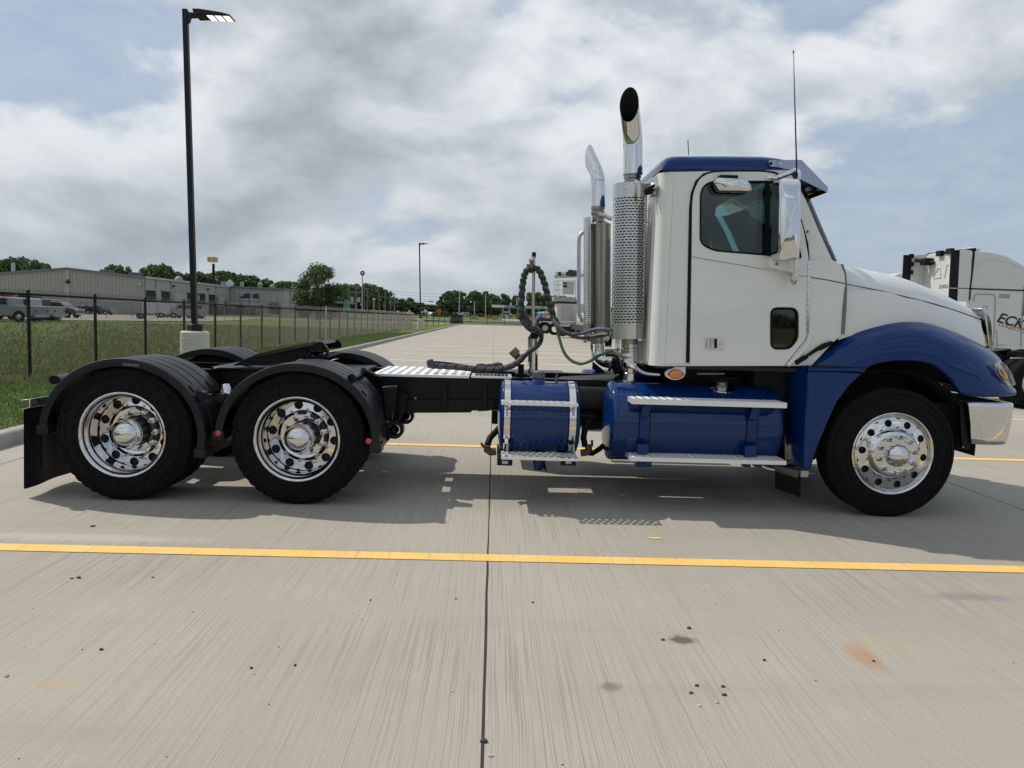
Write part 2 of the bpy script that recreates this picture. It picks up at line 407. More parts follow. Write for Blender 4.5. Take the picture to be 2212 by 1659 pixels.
def _grass(g):
    mth, noise, mix, rng = g.mth, g.noise, g.mix, g.rng
    a = noise(0.09, 4); b = noise(.8, 6, .65); f = noise(14, 5, .7); s = noise(1.0, 5, .6, mul=(.12, .9, 1))
    c = mix(rng(b, .3, .7), (0.085, 0.135, 0.030), (0.155, 0.20, 0.058))
    c = mix(mth('MULTIPLY', rng(a, .45, .62), .6), c, (0.105, 0.115, 0.040))
    c = mix(mth('MULTIPLY', rng(s, .5, .68), .5), c, (0.135, 0.13, 0.055))
    c = mix(mth('MULTIPLY', rng(f, .35, .7), .55), c, (0.028, 0.045, 0.012))
    g.L.new(c, g.b.inputs['Base Color']); g.b.inputs['Roughness'].default_value = .95; g.b.inputs['Specular IOR Level'].default_value = .15
    bp = g.N.new('ShaderNodeBump'); bp.inputs['Strength'].default_value = .9; bp.inputs['Distance'].default_value = .06
    g.L.new(f, bp.inputs['Height']); g.L.new(bp.outputs[0], g.b.inputs['Normal'])
GRASS = ground_mat('mown_grass', _grass)
def _gravel(g):
    mix, rng, noise = g.mix, g.rng, g.noise
    c = mix(rng(noise(.5, 6, .7), .35, .65), (0.17, 0.155, 0.13), (0.29, 0.265, 0.22)); g.L.new(c, g.b.inputs['Base Color']); g.b.inputs['Roughness'].default_value = .95
GRAVEL = ground_mat('gravel_yard', _gravel)
def _asph(g):
    c = g.mix(g.rng(g.noise(.7, 6, .7), .35, .65), (0.10, 0.10, 0.098), (0.17, 0.165, 0.155)); g.L.new(c, g.b.inputs['Base Color']); g.b.inputs['Roughness'].default_value = .9
ASPH = ground_mat('worn_asphalt', _asph)
def _kerb(g):
    mix, rng, noise = g.mix, g.rng, g.noise
    c = mix(rng(noise(2.5, 7, .65), .3, .7), (0.25, 0.24, 0.21), (0.40, 0.38, 0.33)); c = mix(g.mth('MULTIPLY', rng(noise(40, 4), .5, .8), .4), c, (0.2, .19, .16))
    g.L.new(c, g.b.inputs['Base Color']); g.b.inputs['Roughness'].default_value = .9
    bp = g.N.new('ShaderNodeBump'); bp.inputs['Strength'].default_value = .3; g.L.new(noise(60), bp.inputs['Height']); g.L.new(bp.outputs[0], g.b.inputs['Normal'])
KERB = ground_mat('kerb_concrete', _kerb)
def _paint(g):
    mix, rng, noise, mth = g.mix, g.rng, g.noise, g.mth
    wear = noise(1.0, 4, .7, mul=(40, 1.2, 1))
    c = mix(rng(noise(3, 5), .3, .7), (0.78, 0.46, 0.115), (0.84, 0.53, 0.16))
    c = mix(mth('MULTIPLY', rng(wear, .34, .44, 1, 0), .55), c, (0.40, .31, .17)); c = mix(mth('MULTIPLY', rng(noise(70, 3, .7), .64, .72), .6), c, (0.2, .16, .1))
    g.L.new(c, g.b.inputs['Base Color']); g.b.inputs['Roughness'].default_value = .8
YPAINT = ground_mat('yellow_marking_paint', _paint)
def _pale(g):
    c = g.mix(g.rng(g.noise(3, 5), .3, .7), (0.80, 0.66, 0.42), (0.88, 0.78, 0.56)); g.L.new(c, g.b.inputs['Base Color']); g.b.inputs['Roughness'].default_value = .8
PPAINT = ground_mat('worn_marking_paint', _pale)

def xk(Y):   # foot of the kerb
    return float(np.interp(Y, [-20, 7, 9, 14, 25, 50, 100, 143], [-4.95, -5.02, -5.06, -5.25, -5.55, -5.72, -5.9, -6.0]))
SEAL = mat('joint_sealant', (0.018, 0.017, 0.016), .8)
LOT0, LOT1, LOTX = -46.0, 142.8, 52.0
lot = MB().add([(-5.05, LOT0, -.03), (LOTX, LOT0, -.03), (LOTX, LOT1, -.03), (-6.1, LOT1, -.03)], [(0,1,2,3)]).build('concrete_lot', SEAL, smooth=False); tag(lot, kind='structure')
P = 4.55; sl = None
for i in range(-1, 6):
    for k in range(-3, 12):
        x0, y0 = i*P, 6.3+k*P
        if sl is None:
            g = .0018; mb = MB().bx(g, P-g, g, P-g, -.028, 0); sl = mb.build('slab', CONC, lot, bevel=.002, bseg=1); sl.location = (x0, y0, 0); o = sl
        else:
            o = sl.copy(); COL.objects.link(o); o.location = (x0, y0, 0)
ys = [LOT0] + [6.3+k*P for k in range(-5, 12)] + [62, 80, 100, 120, LOT1]
mb = MB()
for a, b in zip(ys[:-1], ys[1:]):
    mb.add([(xk(a)-.02, a, -.001), (-P-.003, a, -.001), (-P-.003, b, -.001), (xk(b)-.02, b, -.001)], [(0,1,2,3)])
mb.build('gutter_strip', CONC, lot, smooth=False)
ye = 6.3+12*P
yb0 = 6.3-3*P
MB().add([(-P, LOT0, 0), (P*6, LOT0, 0), (P*6, yb0, 0), (-P, yb0, 0)], [(0,1,2,3)]).build('near_paving', CONCF, lot, smooth=False)
MB().add([(-P, ye, 0), (P*6, ye, 0), (P*6, LOT1, 0), (-P, LOT1, 0)], [(0,1,2,3)]).add([(P*6, LOT0, 0), (LOTX, LOT0, 0), (LOTX, LOT1, 0), (P*6, LOT1, 0)], [(0,1,2,3)]).build('far_paving', CONCF, lot, smooth=False)
mb = MB()
zz = [LOT0+i*.35 for i in range(int((LOT1-LOT0)/.35))]
mb.grid([[(-.0045-random.uniform(-.0015, .003), y, .0012), (.0045+random.uniform(-.0015, .003), y, .0012)] for y in zz]); mb.build('joint_seal', SEAL, lot, smooth=False)
mb = MB().bx(4.546, 4.556, LOT0, LOT1, .0005, .001).bx(-4.556, -4.546, LOT0, LOT1, .0005, .001); mb.build('joint_seal', SEAL, lot, smooth=False)
# bay stripes
for k in range(-11, 33):
    y = 4.66+k*4.115
    if y > LOT1-3 or k == -1: continue
    m = YPAINT if y < 20 else PPAINT
    x0 = -4.6 if k < 2 else -3.4
    hw_ = .066 if k < 4 else .085
    o = MB().bx(x0, 48, y-hw_, y+hw_, .003, .0045).build('bay_stripe', m, smooth=False); tag(o, kind='structure')
o = MB().add([(1.09, 5.19, .004), (1.13, 5.155, .004), (1.20, 5.16, .004), (1.215, 5.18, .004), (1.19, 5.2, .004), (1.15, 5.195, .004)], [(0,1,2,3,4,5)]).build('paint_mark', YPAINT, smooth=False); tag(o, kind='structure')
# kerb
def kerb_profile(x, y, sx=-1, nx=1, ny=0):
    pr = [(0, -.05), (0.0, .0), (-.012, .115), (-.035, .145), (-.06, .152), (-.165, .152), (-.17, .1), (-.17, -.05)]
    return [(x+nx*a, y+ny*a, z) for a, z in pr]
path = [(xk(y), y, 1, 0) for y in [LOT0, -5, 0, 4, 6, 7, 8, 9, 11, 14, 18, 22, 26, 32, 40, 50, 60, 75, 90, 110, 130, 138]]
for a in range(0, 91, 15):
    t = R(180-a); path.append((-6.0+3+3*math.cos(t), 140+3*math.sin(t)*0.93, -math.cos(t), -math.sin(t)*1.0))
path += [(x, 142.8, 0, -1) for x in (6, 20, 52)]
kb = MB().grid([kerb_profile(x, y, 1, nx, ny) for x, y, nx, ny in path]).build('kerb', KERB, ang=50); tag(kb, kind='structure')
# terrain: verge, field and far ground as one sheet
def gz(x, y):
    far = float(np.interp(y, [148, 235, 400], [0, 1.12, 1.3]))
    z = .03
    return z + far
V = []; F = []
def ksplit(y): return xk(min(y, 143))-.17
ysr = [-160, -80, -60, -46, -5, 0, 5, 8, 11, 14, 17, 20, 25, 30, 36, 44, 55, 70, 85, 100, 120, 142.95]
rows = []
for y in ysr:
    k = ksplit(y); h = .135
    rows.append([(-1500, y, .0), (-300, y, 0), (-80, y, -.04), (-30, y, -.06), (-16, y, -.07), (-11, y, -.05), (-9.4, y, -.03), (-8.8, y, .02), (-7.6, y, .09), (k-.5, y, h), (k, y, h)])
tb = MB().grid(rows)
xs = [-1500, -300, -80, -30, -16, -11, -9.4, -8.8, -7.6, -6.67, -6.17, 10, 30, LOTX, 100, 300, 1500]
rows = []
for y in [142.95, 150, 165, 190, 235, 300, 400, 700, 1500, 4000]:
    rows.append([(x, y, (0.135 if y < 143 and x > -8 else (0.0 if x < -9.4 else .05)) + gz(x, y) - .03) for x in xs])
tb.grid(rows)
tb.grid([[(x, y, .06) for x in (LOTX, 100, 300, 1500)] for y in (-160, LOT0, LOT1+.15)])
tb.grid([[(x, y, .1) for x in (-5, 10, 30, LOTX)] for y in (-160, -80, LOT0-.1)])
tb.grid([[(x, y, 0) for x in (-1500, 0, 1500)] for y in (-1500, -160)])
terr = tb.build('grass_field', GRASS, ang=60); tag(terr, kind='structure')
o = MB().add([(-5, LOT0-.02, -.04), (LOTX, LOT0-.02, -.04), (LOTX, LOT0-.02, .16), (-5, LOT0-.02, .16)], [(0,1,2,3)]).build('kerb', KERB); tag(o, kind='structure')
# gravel yard round the warehouse, access road and highway
gy = [(-300, 66), (-58, 68), (-40, 74), (-34, 92), (-38, 120), (-44, 150), (-40, 182), (-36, 240), (-300, 240)]
def drape(poly, z): return [(x, y, z + (gz(x, y) if y > 148 else 0)) for x, y in poly]
o = MB().prismZ(gy, -.02, .01).build('gravel_yard', GRAVEL, smooth=False); tag(o, kind='structure')
o = MB().grid([[(x, 168, .45), (x, 178, .58)] for x in (-60, -20, 30, 60, 300)]).build('access_road', ASPH, smooth=False); tag(o, kind='structure')
o = MB().grid([[(x, 356, 1.30), (x, 392, 1.34)] for x in (-500, -60, -20, 30, 60, 500)]).build('highway', ASPH, smooth=False); tag(o, kind='structure')
o = MB().grid([[(x, 196, .72), (x, 222, 1.04)] for x in (2, 30, 60)]).build('forecourt', CONCF, smooth=False); tag(o, kind='structure')

# rough grass along the field side of the fence, short tufts on the verge
def blades(name, n, fx, h0, h1, m, wid=.012, lean=.5):
    X, Y, Z = fx(n); h = RNG.uniform(h0, h1, n); a = RNG.uniform(0, 2*np.pi, n); w = wid*(1+Y/18.0)
    dx, dy = np.cos(a)*w, np.sin(a)*w; l = RNG.normal(0, lean, (n, 2))*h[:, None]
    V = np.stack([np.stack([X-dx, Y-dy, Z-.02], 1), np.stack([X+dx, Y+dy, Z-.02], 1), np.stack([X+l[:, 0], Y+l[:, 1], Z+h], 1)], 1).reshape(-1, 3)
    o = fast_mesh(name, V, np.arange(3*n).reshape(-1, 3), m, mi=RNG.randint(0, len(m), n)); return tag(o, kind='stuff')
GB = [mat('grass_blade_green', (0.15, 0.225, 0.065), .8, spec=.2), mat('grass_blade_dry', (0.38, 0.33, 0.19), .85, spec=.2), mat('grass_blade_olive', (0.22, 0.245, 0.10), .8, spec=.2)]
def f1(n):
    Y = 11+ (RNG.rand(n)**1.6)*62; X = -8.9 - RNG.exponential(1.0, n)*(1.0+Y*.10)
    c = np.sin(X*1.3+Y*.7)+np.sin(Y*1.9-X*.6); k = c > -1.2 ; return X[k], Y[k], np.full(k.sum(), -.05)
X_, Y_, Z_ = f1(120000)
def blade_set(X, Y, Z, h0, h1, name, wid, cols, p):
    n = len(X); h = RNG.uniform(h0, h1, n); a = RNG.uniform(0, 2*np.pi, n); w = wid*(1+Y/14.0)
    dx, dy = np.cos(a)*w, np.sin(a)*w; l = RNG.normal(0, .45, (n, 2))*h[:, None]
    V = np.stack([np.stack([X-dx, Y-dy, Z-.02], 1), np.stack([X+dx, Y+dy, Z-.02], 1), np.stack([X+l[:, 0], Y+l[:, 1], Z+h], 1)], 1).reshape(-1, 3)
    return tag(fast_mesh(name, V, np.arange(3*n).reshape(-1, 3), cols, mi=RNG.choice(len(cols), n, p=p)), kind='stuff')
blade_set(X_, Y_, Z_, .05, .20, 'rough_grass', .007, GB, [.36, .30, .34])
n = 80000; Y_ = 1.0+(RNG.rand(n)**1.5)*56; xkk = np.interp(Y_, [7, 9, 14, 25, 50, 100], [-5.02, -5.06, -5.25, -5.55, -5.72, -5.9])-.2
X_ = xkk - RNG.rand(n)*(xkk+8.9); Z_ = np.interp(X_, [-8.8, -7.6, -6.2], [.02, .09, .135])
blade_set(X_, Y_, Z_, .03, .075, 'verge_grass', .006, [GB[0], GB[2]], [.75, .25])
n = 5000; Y_ = 10+(RNG.rand(n)**1.3)*60; X_ = -8.8+RNG.normal(0, .12, n); blade_set(X_, Y_, np.full(n, .02), .05, .22, 'dry_grass', .007, GB, [.15, .7, .15])

# ------------------------------------------------------------------ chain-link fence
BLK = mat('black_vinyl_coating', (0.006, 0.006, 0.007), .5, spec=.25); FX = -8.8
fence = thing('chain_link_fence', (FX, 14.7, 0), 'long black chain-link fence with round posts along the grass verge', 'fence')
fy = [2.6, 5.0, 7.45, 9.9, 12.3] + [14.7+2.42*i for i in range(29)]
post = None
for i, y in enumerate(fy):
    c = MB().cyl((FX, y, -.1), (FX, y, 1.74 - (y-14.7)*.003), .032 if i != 9 else .036, 10).lathe([(.036, 0), (.034, .03), (.012, .045)], (FX, y, 1.72-(y-14.7)*.003), (0, 0, 1), 10).build('post', BLK, fence)
MB().cyl((FX, -8, 1.72), (FX, fy[-1], 1.72-(fy[-1]-14.7)*.003), .024, 8).build('top_rail', BLK, fence)
MB().cyl((FX, -8, .06), (FX, fy[-1], .04), .005, 5).build('tension_wire', BLK, fence)
def mesh_wires(x, y0, y1, top, r, step):
    mb = MB(); n = int((y1-y0)/step)
    for s in (1, -1):
        off = 0
        for k in range(-int(top/step*1.0), n+int(top/step)):
            a = y0+k*step; b = a+s*top*1.0; z0, z1 = .03, top+.04
            ya, yb = a, a+s*(z1-z0)
            za, zb = z0, z1
            if ya < y0: za = z0+(y0-ya) if s > 0 else None; ya = y0
            if s > 0 and yb > y1: zb = z1-(yb-y1); yb = y1
            if s < 0 and ya > y1: za = z0+(ya-y1); ya = y1
            if s < 0 and yb < y0: zb = z1-(y0-yb); yb = y0
            if za is None or zb-za < .05: continue
            xo = .027+s*.002
            d = [(-r, 0), (r*.5, r*.87), (r*.5, -r*.87)]
            mb.add([(x+xo+p, ya, za+q) for p, q in d]+[(x+xo+p, yb, zb+q) for p, q in d], [(0,1,4,3),(1,2,5,4),(2,0,3,5)])
    return mb
o = mesh_wires(FX, 0, fy[-1], 1.72, .0027, .0707).build('wire_mesh', BLK, fence, smooth=False, fixn=False); tag(o, kind='stuff')
# fence beyond the far lamp and across the end of the lot
fence2 = thing('chain_link_fence', (FX, 100, 0), 'black chain-link fence with sparse posts beyond the far lamp post', 'fence')
for y in (92, 100.3, 111, 122, 136): MB().cyl((FX, y, -.1), (FX, y, 1.5), .045, 8).build('post', BLK, fence2)
MB().cyl((FX, fy[-1], 1.5), (FX, 136, 1.5), .03, 6).build('top_rail', BLK, fence2)
fence3 = thing('chain_link_fence', (10, 146, 0), 'low black fence with widely spaced posts across the far end of the lot', 'fence')
for x in np.arange(-4.6, 48, 3.25): MB().cyl((x, 146, 0), (x, 146, 1.95), .05, 8).build('post', BLK, fence3)
MB().cyl((-5.8, 146, 1.9), (50, 146, 1.9), .035, 6).build('top_rail', BLK, fence3)
MB().cyl((-5.8, 146, .25), (50, 146, .25), .02, 6).build('bottom_rail', BLK, fence3)
MESHF = glass('fine_mesh_veil', (0.62, 0.62, 0.62), -.03, .6)
# slatted black gate leaf at the corner
gate = thing('slatted_gate', (-6.8, 142, 0), 'black privacy-slat gate panel standing at the far corner of the kerb', 'gate')
p0 = onY('Q', 1985, 738, 140); p1 = onY('Q', 2180, 738, 140); n = 14
for i in range(n):
    a = p0.x+(p1.x-p0.x)*i/n; MB().bx(a+.01, a+(p1.x-p0.x)/n-.01, 139.98, 140.02, .05, 1.75+.02*math.sin(i)).build('slat', BLK, gate, smooth=False)
MB().bx(p0.x, p1.x, 140.03, 140.08, .3, .36).bx(p0.x, p1.x, 140.03, 140.08, 1.5, 1.56).build('frame', BLK, gate)
MB().cyl((p0.x-.1, 140, 0), (p0.x-.1, 140, 1.8), .06, 8).build('post', BLK, gate)
MB().cyl((p1.x+.1, 140, 0), (p1.x+.1, 140, 1.9), .06, 8).build('post', BLK, gate)

# ------------------------------------------------------------------ lamp posts
POLE = mat('dark_bronze_paint', (0.007, 0.008, 0.010), .45, spec=.3, var=.2)
LED = mat('lit_led_panel', (0.9, 0.88, 0.8), .4, emit=(1.0, 0.90, 0.78, 1.3))
PIER = mat('painted_concrete_pier', (0.50, 0.49, 0.43), .85, bump=.25, bs=30, var=.12, vs=3, dust=.25)
def lamp(x, y, z0, lean, label, top=7.6, s=1.0):
    t = thing('lamp_post', (x, y, z0), label, 'lamp post', 'lamp posts along the kerb')
    zc = z0+.93*s; r = .295
    mb = MB().lathe([(r, -.1), (r, zc-z0-.03), (r-.03, zc-z0), (0.001, zc-z0+.002)], (x, y, z0), (0, 0, 1), 40)
    mb.build('pier', PIER, t)
    for k in range(3): MB().lathe([(r, 0), (r+.006, .006), (r+.006, .014), (r, .02)], (x, y, z0+.22+.27*k), (0, 0, 1), 40).build('pour_line', PIER, t)
    L_ = Vector((lean, 0, 1)).normalized(); b = Vector((x, y, zc))
    MB().lathe([(.17, 0), (.17, .13), (.14, .155), (.07, .16)], b, (0, 0, 1), 4).build('base_cover', POLE, t, bevel=.01)
    w = .055; e = b+L_*(top-zc)
    mb = MB(); ring0 = [b+Vector((sx*w, sy*w, 0)) for sx, sy in ((-1,-1),(1,-1),(1,1),(-1,1))]; ring1 = [e+Vector((sx*w*.92, sy*w*.92, 0)) for sx, sy in ((-1,-1),(1,-1),(1,1),(-1,1))]
    mb.add(ring0+ring1, [(0,1,5,4),(1,2,6,5),(2,3,7,6),(3,0,4,7),(4,5,6,7)]); mb.build('pole', POLE, t, bevel=.006)
    # luminaire: arm, tapered head, three lit panels facing down
    h = part_empty('luminaire', t, e)
    MB().prismY([(e.x+.05, e.z-.06), (e.x+.25, e.z-.07), (e.x+.25, e.z-.16), (e.x+.12, e.z-.17), (e.x+.09, e.z-.27), (e.x+.05, e.z-.27)], e.y-.04, e.y+.04).build('arm', POLE, h, bevel=.008)
    hd = [(e.x+.20, e.z-.03), (e.x+.34, e.z-.03), (e.x+.80, e.z-.085), (e.x+.97, e.z-.125), (e.x+.985, e.z-.15), (e.x+.42, e.z-.15), (e.x+.24, e.z-.16)]
    MB().prismY(hd, e.y-.17, e.y+.17).build('head', POLE, h, bevel=.012)
    for k in range(3):
        a = e.x+.49+k*.165; MB().bx(a, a+.125, e.y-.14, e.y+.14, e.z-.158, e.z-.152).build('led_panel', LED, h)
    return t
pb = onY('X', 420, 760, 16.6); pt = onY('X', 400, 20, 16.6); pc = onY('X', 421, 722, 16.6)
lamp(pc.x, 16.6, .08, (pt.x-pc.x)/(pt.z-pc.z), 'tall dark lamp post on a white concrete pier, nearer one behind the rear wheels', top=pt.z)
pt = onY('X', 906, 524, 70); pc = onY('X', 908.5, 688, 70)
lamp(pc.x, 70, .25, (pt.x-pc.x)/(pt.z-pc.z), 'distant dark lamp post on a concrete pier beyond the fence end', top=pt.z)
# ================================================================== BUILDINGS, TREES, VEHICLES BEHIND
CLAD = mat('beige_steel_cladding', (0.34, 0.335, 0.30), .6, var=.06, vs=.6, spec=.3)
CLADL = mat('pale_steel_cladding', (0.38, 0.375, 0.34), .6, var=.06, vs=.6, spec=.3)
TRIM = mat('grey_roof_trim', (0.16, 0.165, 0.175), .5); DARKDOOR = mat('dark_dock_opening', (0.018, 0.018, 0.02), .8)
WHT = mat('white_paint_plain', (0.42, 0.43, 0.42), .5); GALV = mat('galvanised_steel', (0.42, 0.43, 0.44), .45, metal=.6, var=.2)
def ribbed(mb, p0, p1, z0, ztop, step, depth, out):
    """box-rib cladding between two plan points; ztop is a function of distance"""
    a = Vector((p0[0], p0[1])); b = Vector((p1[0], p1[1])); L_ = (b-a).length; d = (b-a)/L_; n = Vector(out).normalized(); k = int(L_/step); prev = None
    vs = []; fs = []
    for i in range(k):
        for t, o in ((0, 0), (.55, 0), (.65, depth), (.9, depth)):
            s = (i+t)*step; q = a+d*s+n*o; vs += [(q.x, q.y, z0), (q.x, q.y, ztop(s))]
    q = b; vs += [(q.x, q.y, z0), (q.x, q.y, ztop(L_))]
    for i in range(len(vs)//2-1): fs.append((2*i, 2*i+2, 2*i+3, 2*i+1))
    mb.add(vs, fs); return mb
BX = -62.0; BY = 137.0
wh = thing('warehouse', (BX, BY, 0), 'long beige metal warehouse with low gable end and a row of dark dock doors', 'warehouse')
rid = onY('N', 890, 165, BY); eav = onY('N', 1905, 285, BY); lef = onY('N', 0, 232, BY)
x1 = eav.x; zl = lef.z + (lef.x-rid.x)*0 ; sl_ = (rid.z-eav.z)/(eav.x-rid.x)
X0 = 2*rid.x-x1
ztop = lambda s: rid.z - abs((X0+s)-rid.x)*((rid.z-lef.z)/(rid.x-lef.x) if X0+s < rid.x else sl_)
ribbed(MB(), (X0, BY), (x1, BY), 0, ztop, .62, .10, (0, -1)).build('gable_wall', CLAD, wh, smooth=False, fixn=False)
MB().bx(rid.x-.35, rid.x+.35, BY-.14, BY-.11, 0, rid.z-.25).build('wall_seam', CLADL, wh)
def slope_strip(xa, za, xb, zb): return MB().prismY([(xa, za-.12), (xb, zb-.12), (xb, zb+.2), (xa, za+.2)], BY-.35, BY)
slope_strip(X0, ztop(0), rid.x, rid.z).build('roof_edge', TRIM, wh); slope_strip(rid.x, rid.z, x1+.2, eav.z).build('roof_edge', TRIM, wh)
YE = 181.0
MB().add([(rid.x, BY, rid.z+.15), (x1+.1, BY, eav.z+.15), (x1+.1, YE, eav.z+.15), (rid.x, YE, rid.z+.15), (X0, BY, ztop(0)+.15), (X0, YE, ztop(0)+.15)], [(0,1,2,3), (4,0,3,5)]).build('roof', TRIM, wh, smooth=False)
ZE = eav.z
MB().add([(x1, BY, 0), (x1, YE, 0), (x1, YE, ZE), (x1, BY, ZE)], [(0,1,2,3)]).build('side_wall', CLADL, wh, smooth=False)
MB().bx(x1, x1+.25, BY, YE, ZE-.1, ZE+.25).build('gutter', mat('pale_gutter', (.45, .46, .46), .5), wh)
def sideX(z, x, y): return onX(z, x, y, x1)
for (a, b, top, kind) in [('K1150', 'K1225', 395, 0), ('K1275', 'K1338', 403, 0), ('K1380', 'K1440', 410, 1), ('K1478', 'K1520', 415, 0), ('K1568', 'K1620', 422, 0), ('K1650', 'K1698', 430, 0), ('K1728', 'K1775', 436, 1)]:
    p = sideX('K', int(a[1:]), top); q = sideX('K', int(b[1:]), top)
    MB().bx(x1-.4, x1+.05, p.y, q.y, .4, p.z).build('dock_door', DARKDOOR if kind == 0 else WHT, wh, smooth=False)
    MB().bx(x1+.03, x1+.16, p.y-.3, q.y+.3, p.z, p.z+.3).build('door_header', CLADL, wh, smooth=False)
for a in (1145, 1230, 1348, 1530, 1705):
    p = sideX('K', a, 400); MB().bx(x1, x1+.1, p.y-.12, p.y+.12, 0, ZE).build('wall_joint', TRIM, wh, smooth=False)
for a in (1355, 1555, 1718):
    p = sideX('K', a, 420); MB().bx(x1, x1+.3, p.y-.7, p.y+.7, ZE-3.6, ZE-2.4).build('wall_vent', mat('grey_louvre', (.3, .3, .3), .6), wh)
for a, b in ((1365, 365), (1638, 388)):
    p = sideX('K', a, b); MB().bx(x1, x1+.4, p.y-.3, p.y+.3, p.z-.15, p.z+.15).build('wall_lamp', DARKDOOR, wh)
for z, a, b in (('N', 1845, 372), ('N', 890, 342)):
    p = onY(z, a, b, BY-.3); MB().bx(p.x-.28, p.x+.28, BY-.5, BY-.1, p.z-.2, p.z+.2).bx(p.x-.1, p.x+.1, BY-.3, BY-.1, p.z+.2, p.z+.5).build('wall_lamp', WHT if a > 1000 else DARKDOOR, wh)
p = onX('K', 1412, 320, x1-3); MB().lathe([(.6, -.3), (.6, .3), (.85, .33), (.8, .55), (.6, .9), (.3, 1.1), (0.001, 1.15)], (p.x, p.y, p.z-.3), (0, 0, 1), 16).build('roof_fan', mat('weathered_vent', (.28, .27, .24), .6), wh)
for a, b in ((845, 250), (1070, 272), (105, 248)):
    p = onY('K', a, b, BY+12); MB().bx(p.x-.9, p.x+.9, BY+11, BY+13, p.z-1.4, p.z+.35).build('rooftop_unit', mat('slate_rooftop_unit', (.10, .12, .14), .6), wh) if a > 200 else MB().cyl((p.x, p.y, p.z-.5), (p.x, p.y, p.z+1.6), .35, 8).build('roof_flue', GALV, wh)
# corrugated wing behind
wg = thing('warehouse_wing', (-55, YE, 0), 'lower corrugated warehouse wing between the dock doors and the lone dark tree', 'warehouse')
a = onY('O', 880, 352, YE-.5); b = onY('O', 1525, 388, YE-.5)
ribbed(MB(), (a.x-2, YE-.5), (b.x, YE-.5), 0, lambda s: a.z+(b.z-a.z)*s/(b.x-a.x), 1.0, .12, (0, -1)).build('front_wall', CLAD, wg, smooth=False, fixn=False)
c = onX('O', 1765, 415, b.x)
MB().add([(b.x, YE-.5, 0), (b.x, c.y, 0), (b.x, c.y, c.z), (b.x, YE-.5, b.z)], [(0,1,2,3)]).build('side_wall', CLADL, wg, smooth=False)
MB().prismY([(a.x-2, a.z-.1), (b.x+.3, b.z-.1), (b.x+.3, b.z+.25), (a.x-2, a.z+.25)], YE-.9, YE-.4).build('roof_edge', TRIM, wg)
MB().bx(b.x, b.x+.3, YE-.5, c.y, c.z-.1, c.z+.25).build('roof_edge', TRIM, wg)
for t in (1592, 1643, 1705):
    p = onX('O', t, 400, b.x); MB().bx(b.x, b.x+.1, p.y-.2, p.y+.2, 0, c.z).build('wall_joint', TRIM, wg, smooth=False)
p = onX('O', 1745, 500, b.x); MB().bx(b.x, b.x+.15, p.y-1.2, p.y+1.2, p.z-2, p.z+2).build('window', DARKDOOR, wg)
p = onY('O', 1345, 545, YE-.7); q = onY('O', 1462, 545, YE-.7); MB().bx(p.x, q.x, YE-.75, YE-.45, 0, p.z).build('roller_door', DARKDOOR, wg)
p = onY('O', 1400, 507, YE-.7); MB().bx(p.x-.5, p.x+.5, YE-.8, YE-.6, p.z-.5, p.z+.5).build('wall_lamp', GALV, wg)
for t, h in ((1248, 1.9), (1390, 1.3)):
    p = onY('O', t, 362, YE+4); MB().lathe([(.45, -.5), (.45, h*.45), (.62, h*.5), (.4, h*.8), (0.001, h*.9)], (p.x, p.y, p.z-.4), (0, 0, 1), 12).build('roof_fan', mat('weathered_vent', (.28, .27, .24), .6), wg)
for t in (805, 820, 845, 1025, 1048):
    p = onY('O', t, 340, YE+2); MB().cyl((p.x, p.y, p.z-1), (p.x, p.y, p.z+.9), .2, 6).build('roof_flue', GALV, wg)
p = onY('O', 893, 320, YE+3); MB().prismY([(p.x-1.1, p.z), (p.x, p.z-1.1), (p.x+1.1, p.z), (p.x, p.z+1.1)], YE+3, YE+3.2).build('diamond_panel', mat('pale_sign_white', (.6, .62, .63), .5), wg)
# storage rack with dark crates, forklift
rk = thing('storage_rack', (onY('O', 1120, 600, 172).x, 172, 0), 'steel storage rack with dark blue bales against the corrugated wing', 'rack')
def rk_p(x, y): return onY('O', x, y, 172)
for t in (1012, 1120, 1232): p = rk_p(t, 440 if t != 1120 else 500); MB().bx(p.x-.12, p.x+.12, 171.9, 172.1, 0, p.z).build('upright', TRIM, rk)
for y in (495, 550): p = rk_p(1010, y); q = rk_p(1235, y+4); MB().bx(p.x, q.x, 171.2, 172.8, p.z-.12, p.z+.12).build('shelf', GALV, rk)
BL = mat('dark_blue_wrap', (.02, .025, .06), .5)
for i, (a, b, t) in enumerate(((1062, 1125, 425), (1170, 1230, 427), (1015, 1060, 458))):
    p = rk_p(a, t); q = rk_p(b, 492); o = MB().bx(p.x, q.x, 171.3, 172.7, q.z, p.z).build('bale', BL, bevel=.15)
    tag(o, ['tall dark blue wrapped bale, middle of the rack top', 'tall dark blue wrapped bale at the right end of the rack', 'low dark blue wrapped bale at the left end of the rack'][i], 'bale', 'bales on the storage rack')
fk = thing('forklift', (rk_p(930, 560).x, 170, 0), 'small yellow forklift parked left of the storage rack', 'forklift')
p = rk_p(905, 500); q = rk_p(985, 560); fy_ = mat('forklift_yellow', (.62, .36, .08), .5)
MB().bx(p.x, p.x+1.6, 169.4, 170.6, .5, 1.7).build('body', fy_, fk, bevel=.1); MB().bx(p.x+.1, p.x+.25, 169.5, 170.5, 1.7, 3.0).bx(p.x+1.4, p.x+1.5, 169.5, 170.5, 1.7, 3.0).bx(p.x, p.x+1.6, 169.4, 170.6, 2.95, 3.05).build('cage', fy_, fk)
MB().bx(p.x-.5, p.x-.2, 169.6, 170.4, .2, 3.4).build('mast', DARKDOOR, fk)
for s in (.3, 1.4):
    for yy in (169.4, 170.6): MB().cyl((p.x+s, yy-.1, .35), (p.x+s, yy+.1, .35), .35, 10).build('wheel', DARKDOOR, fk)
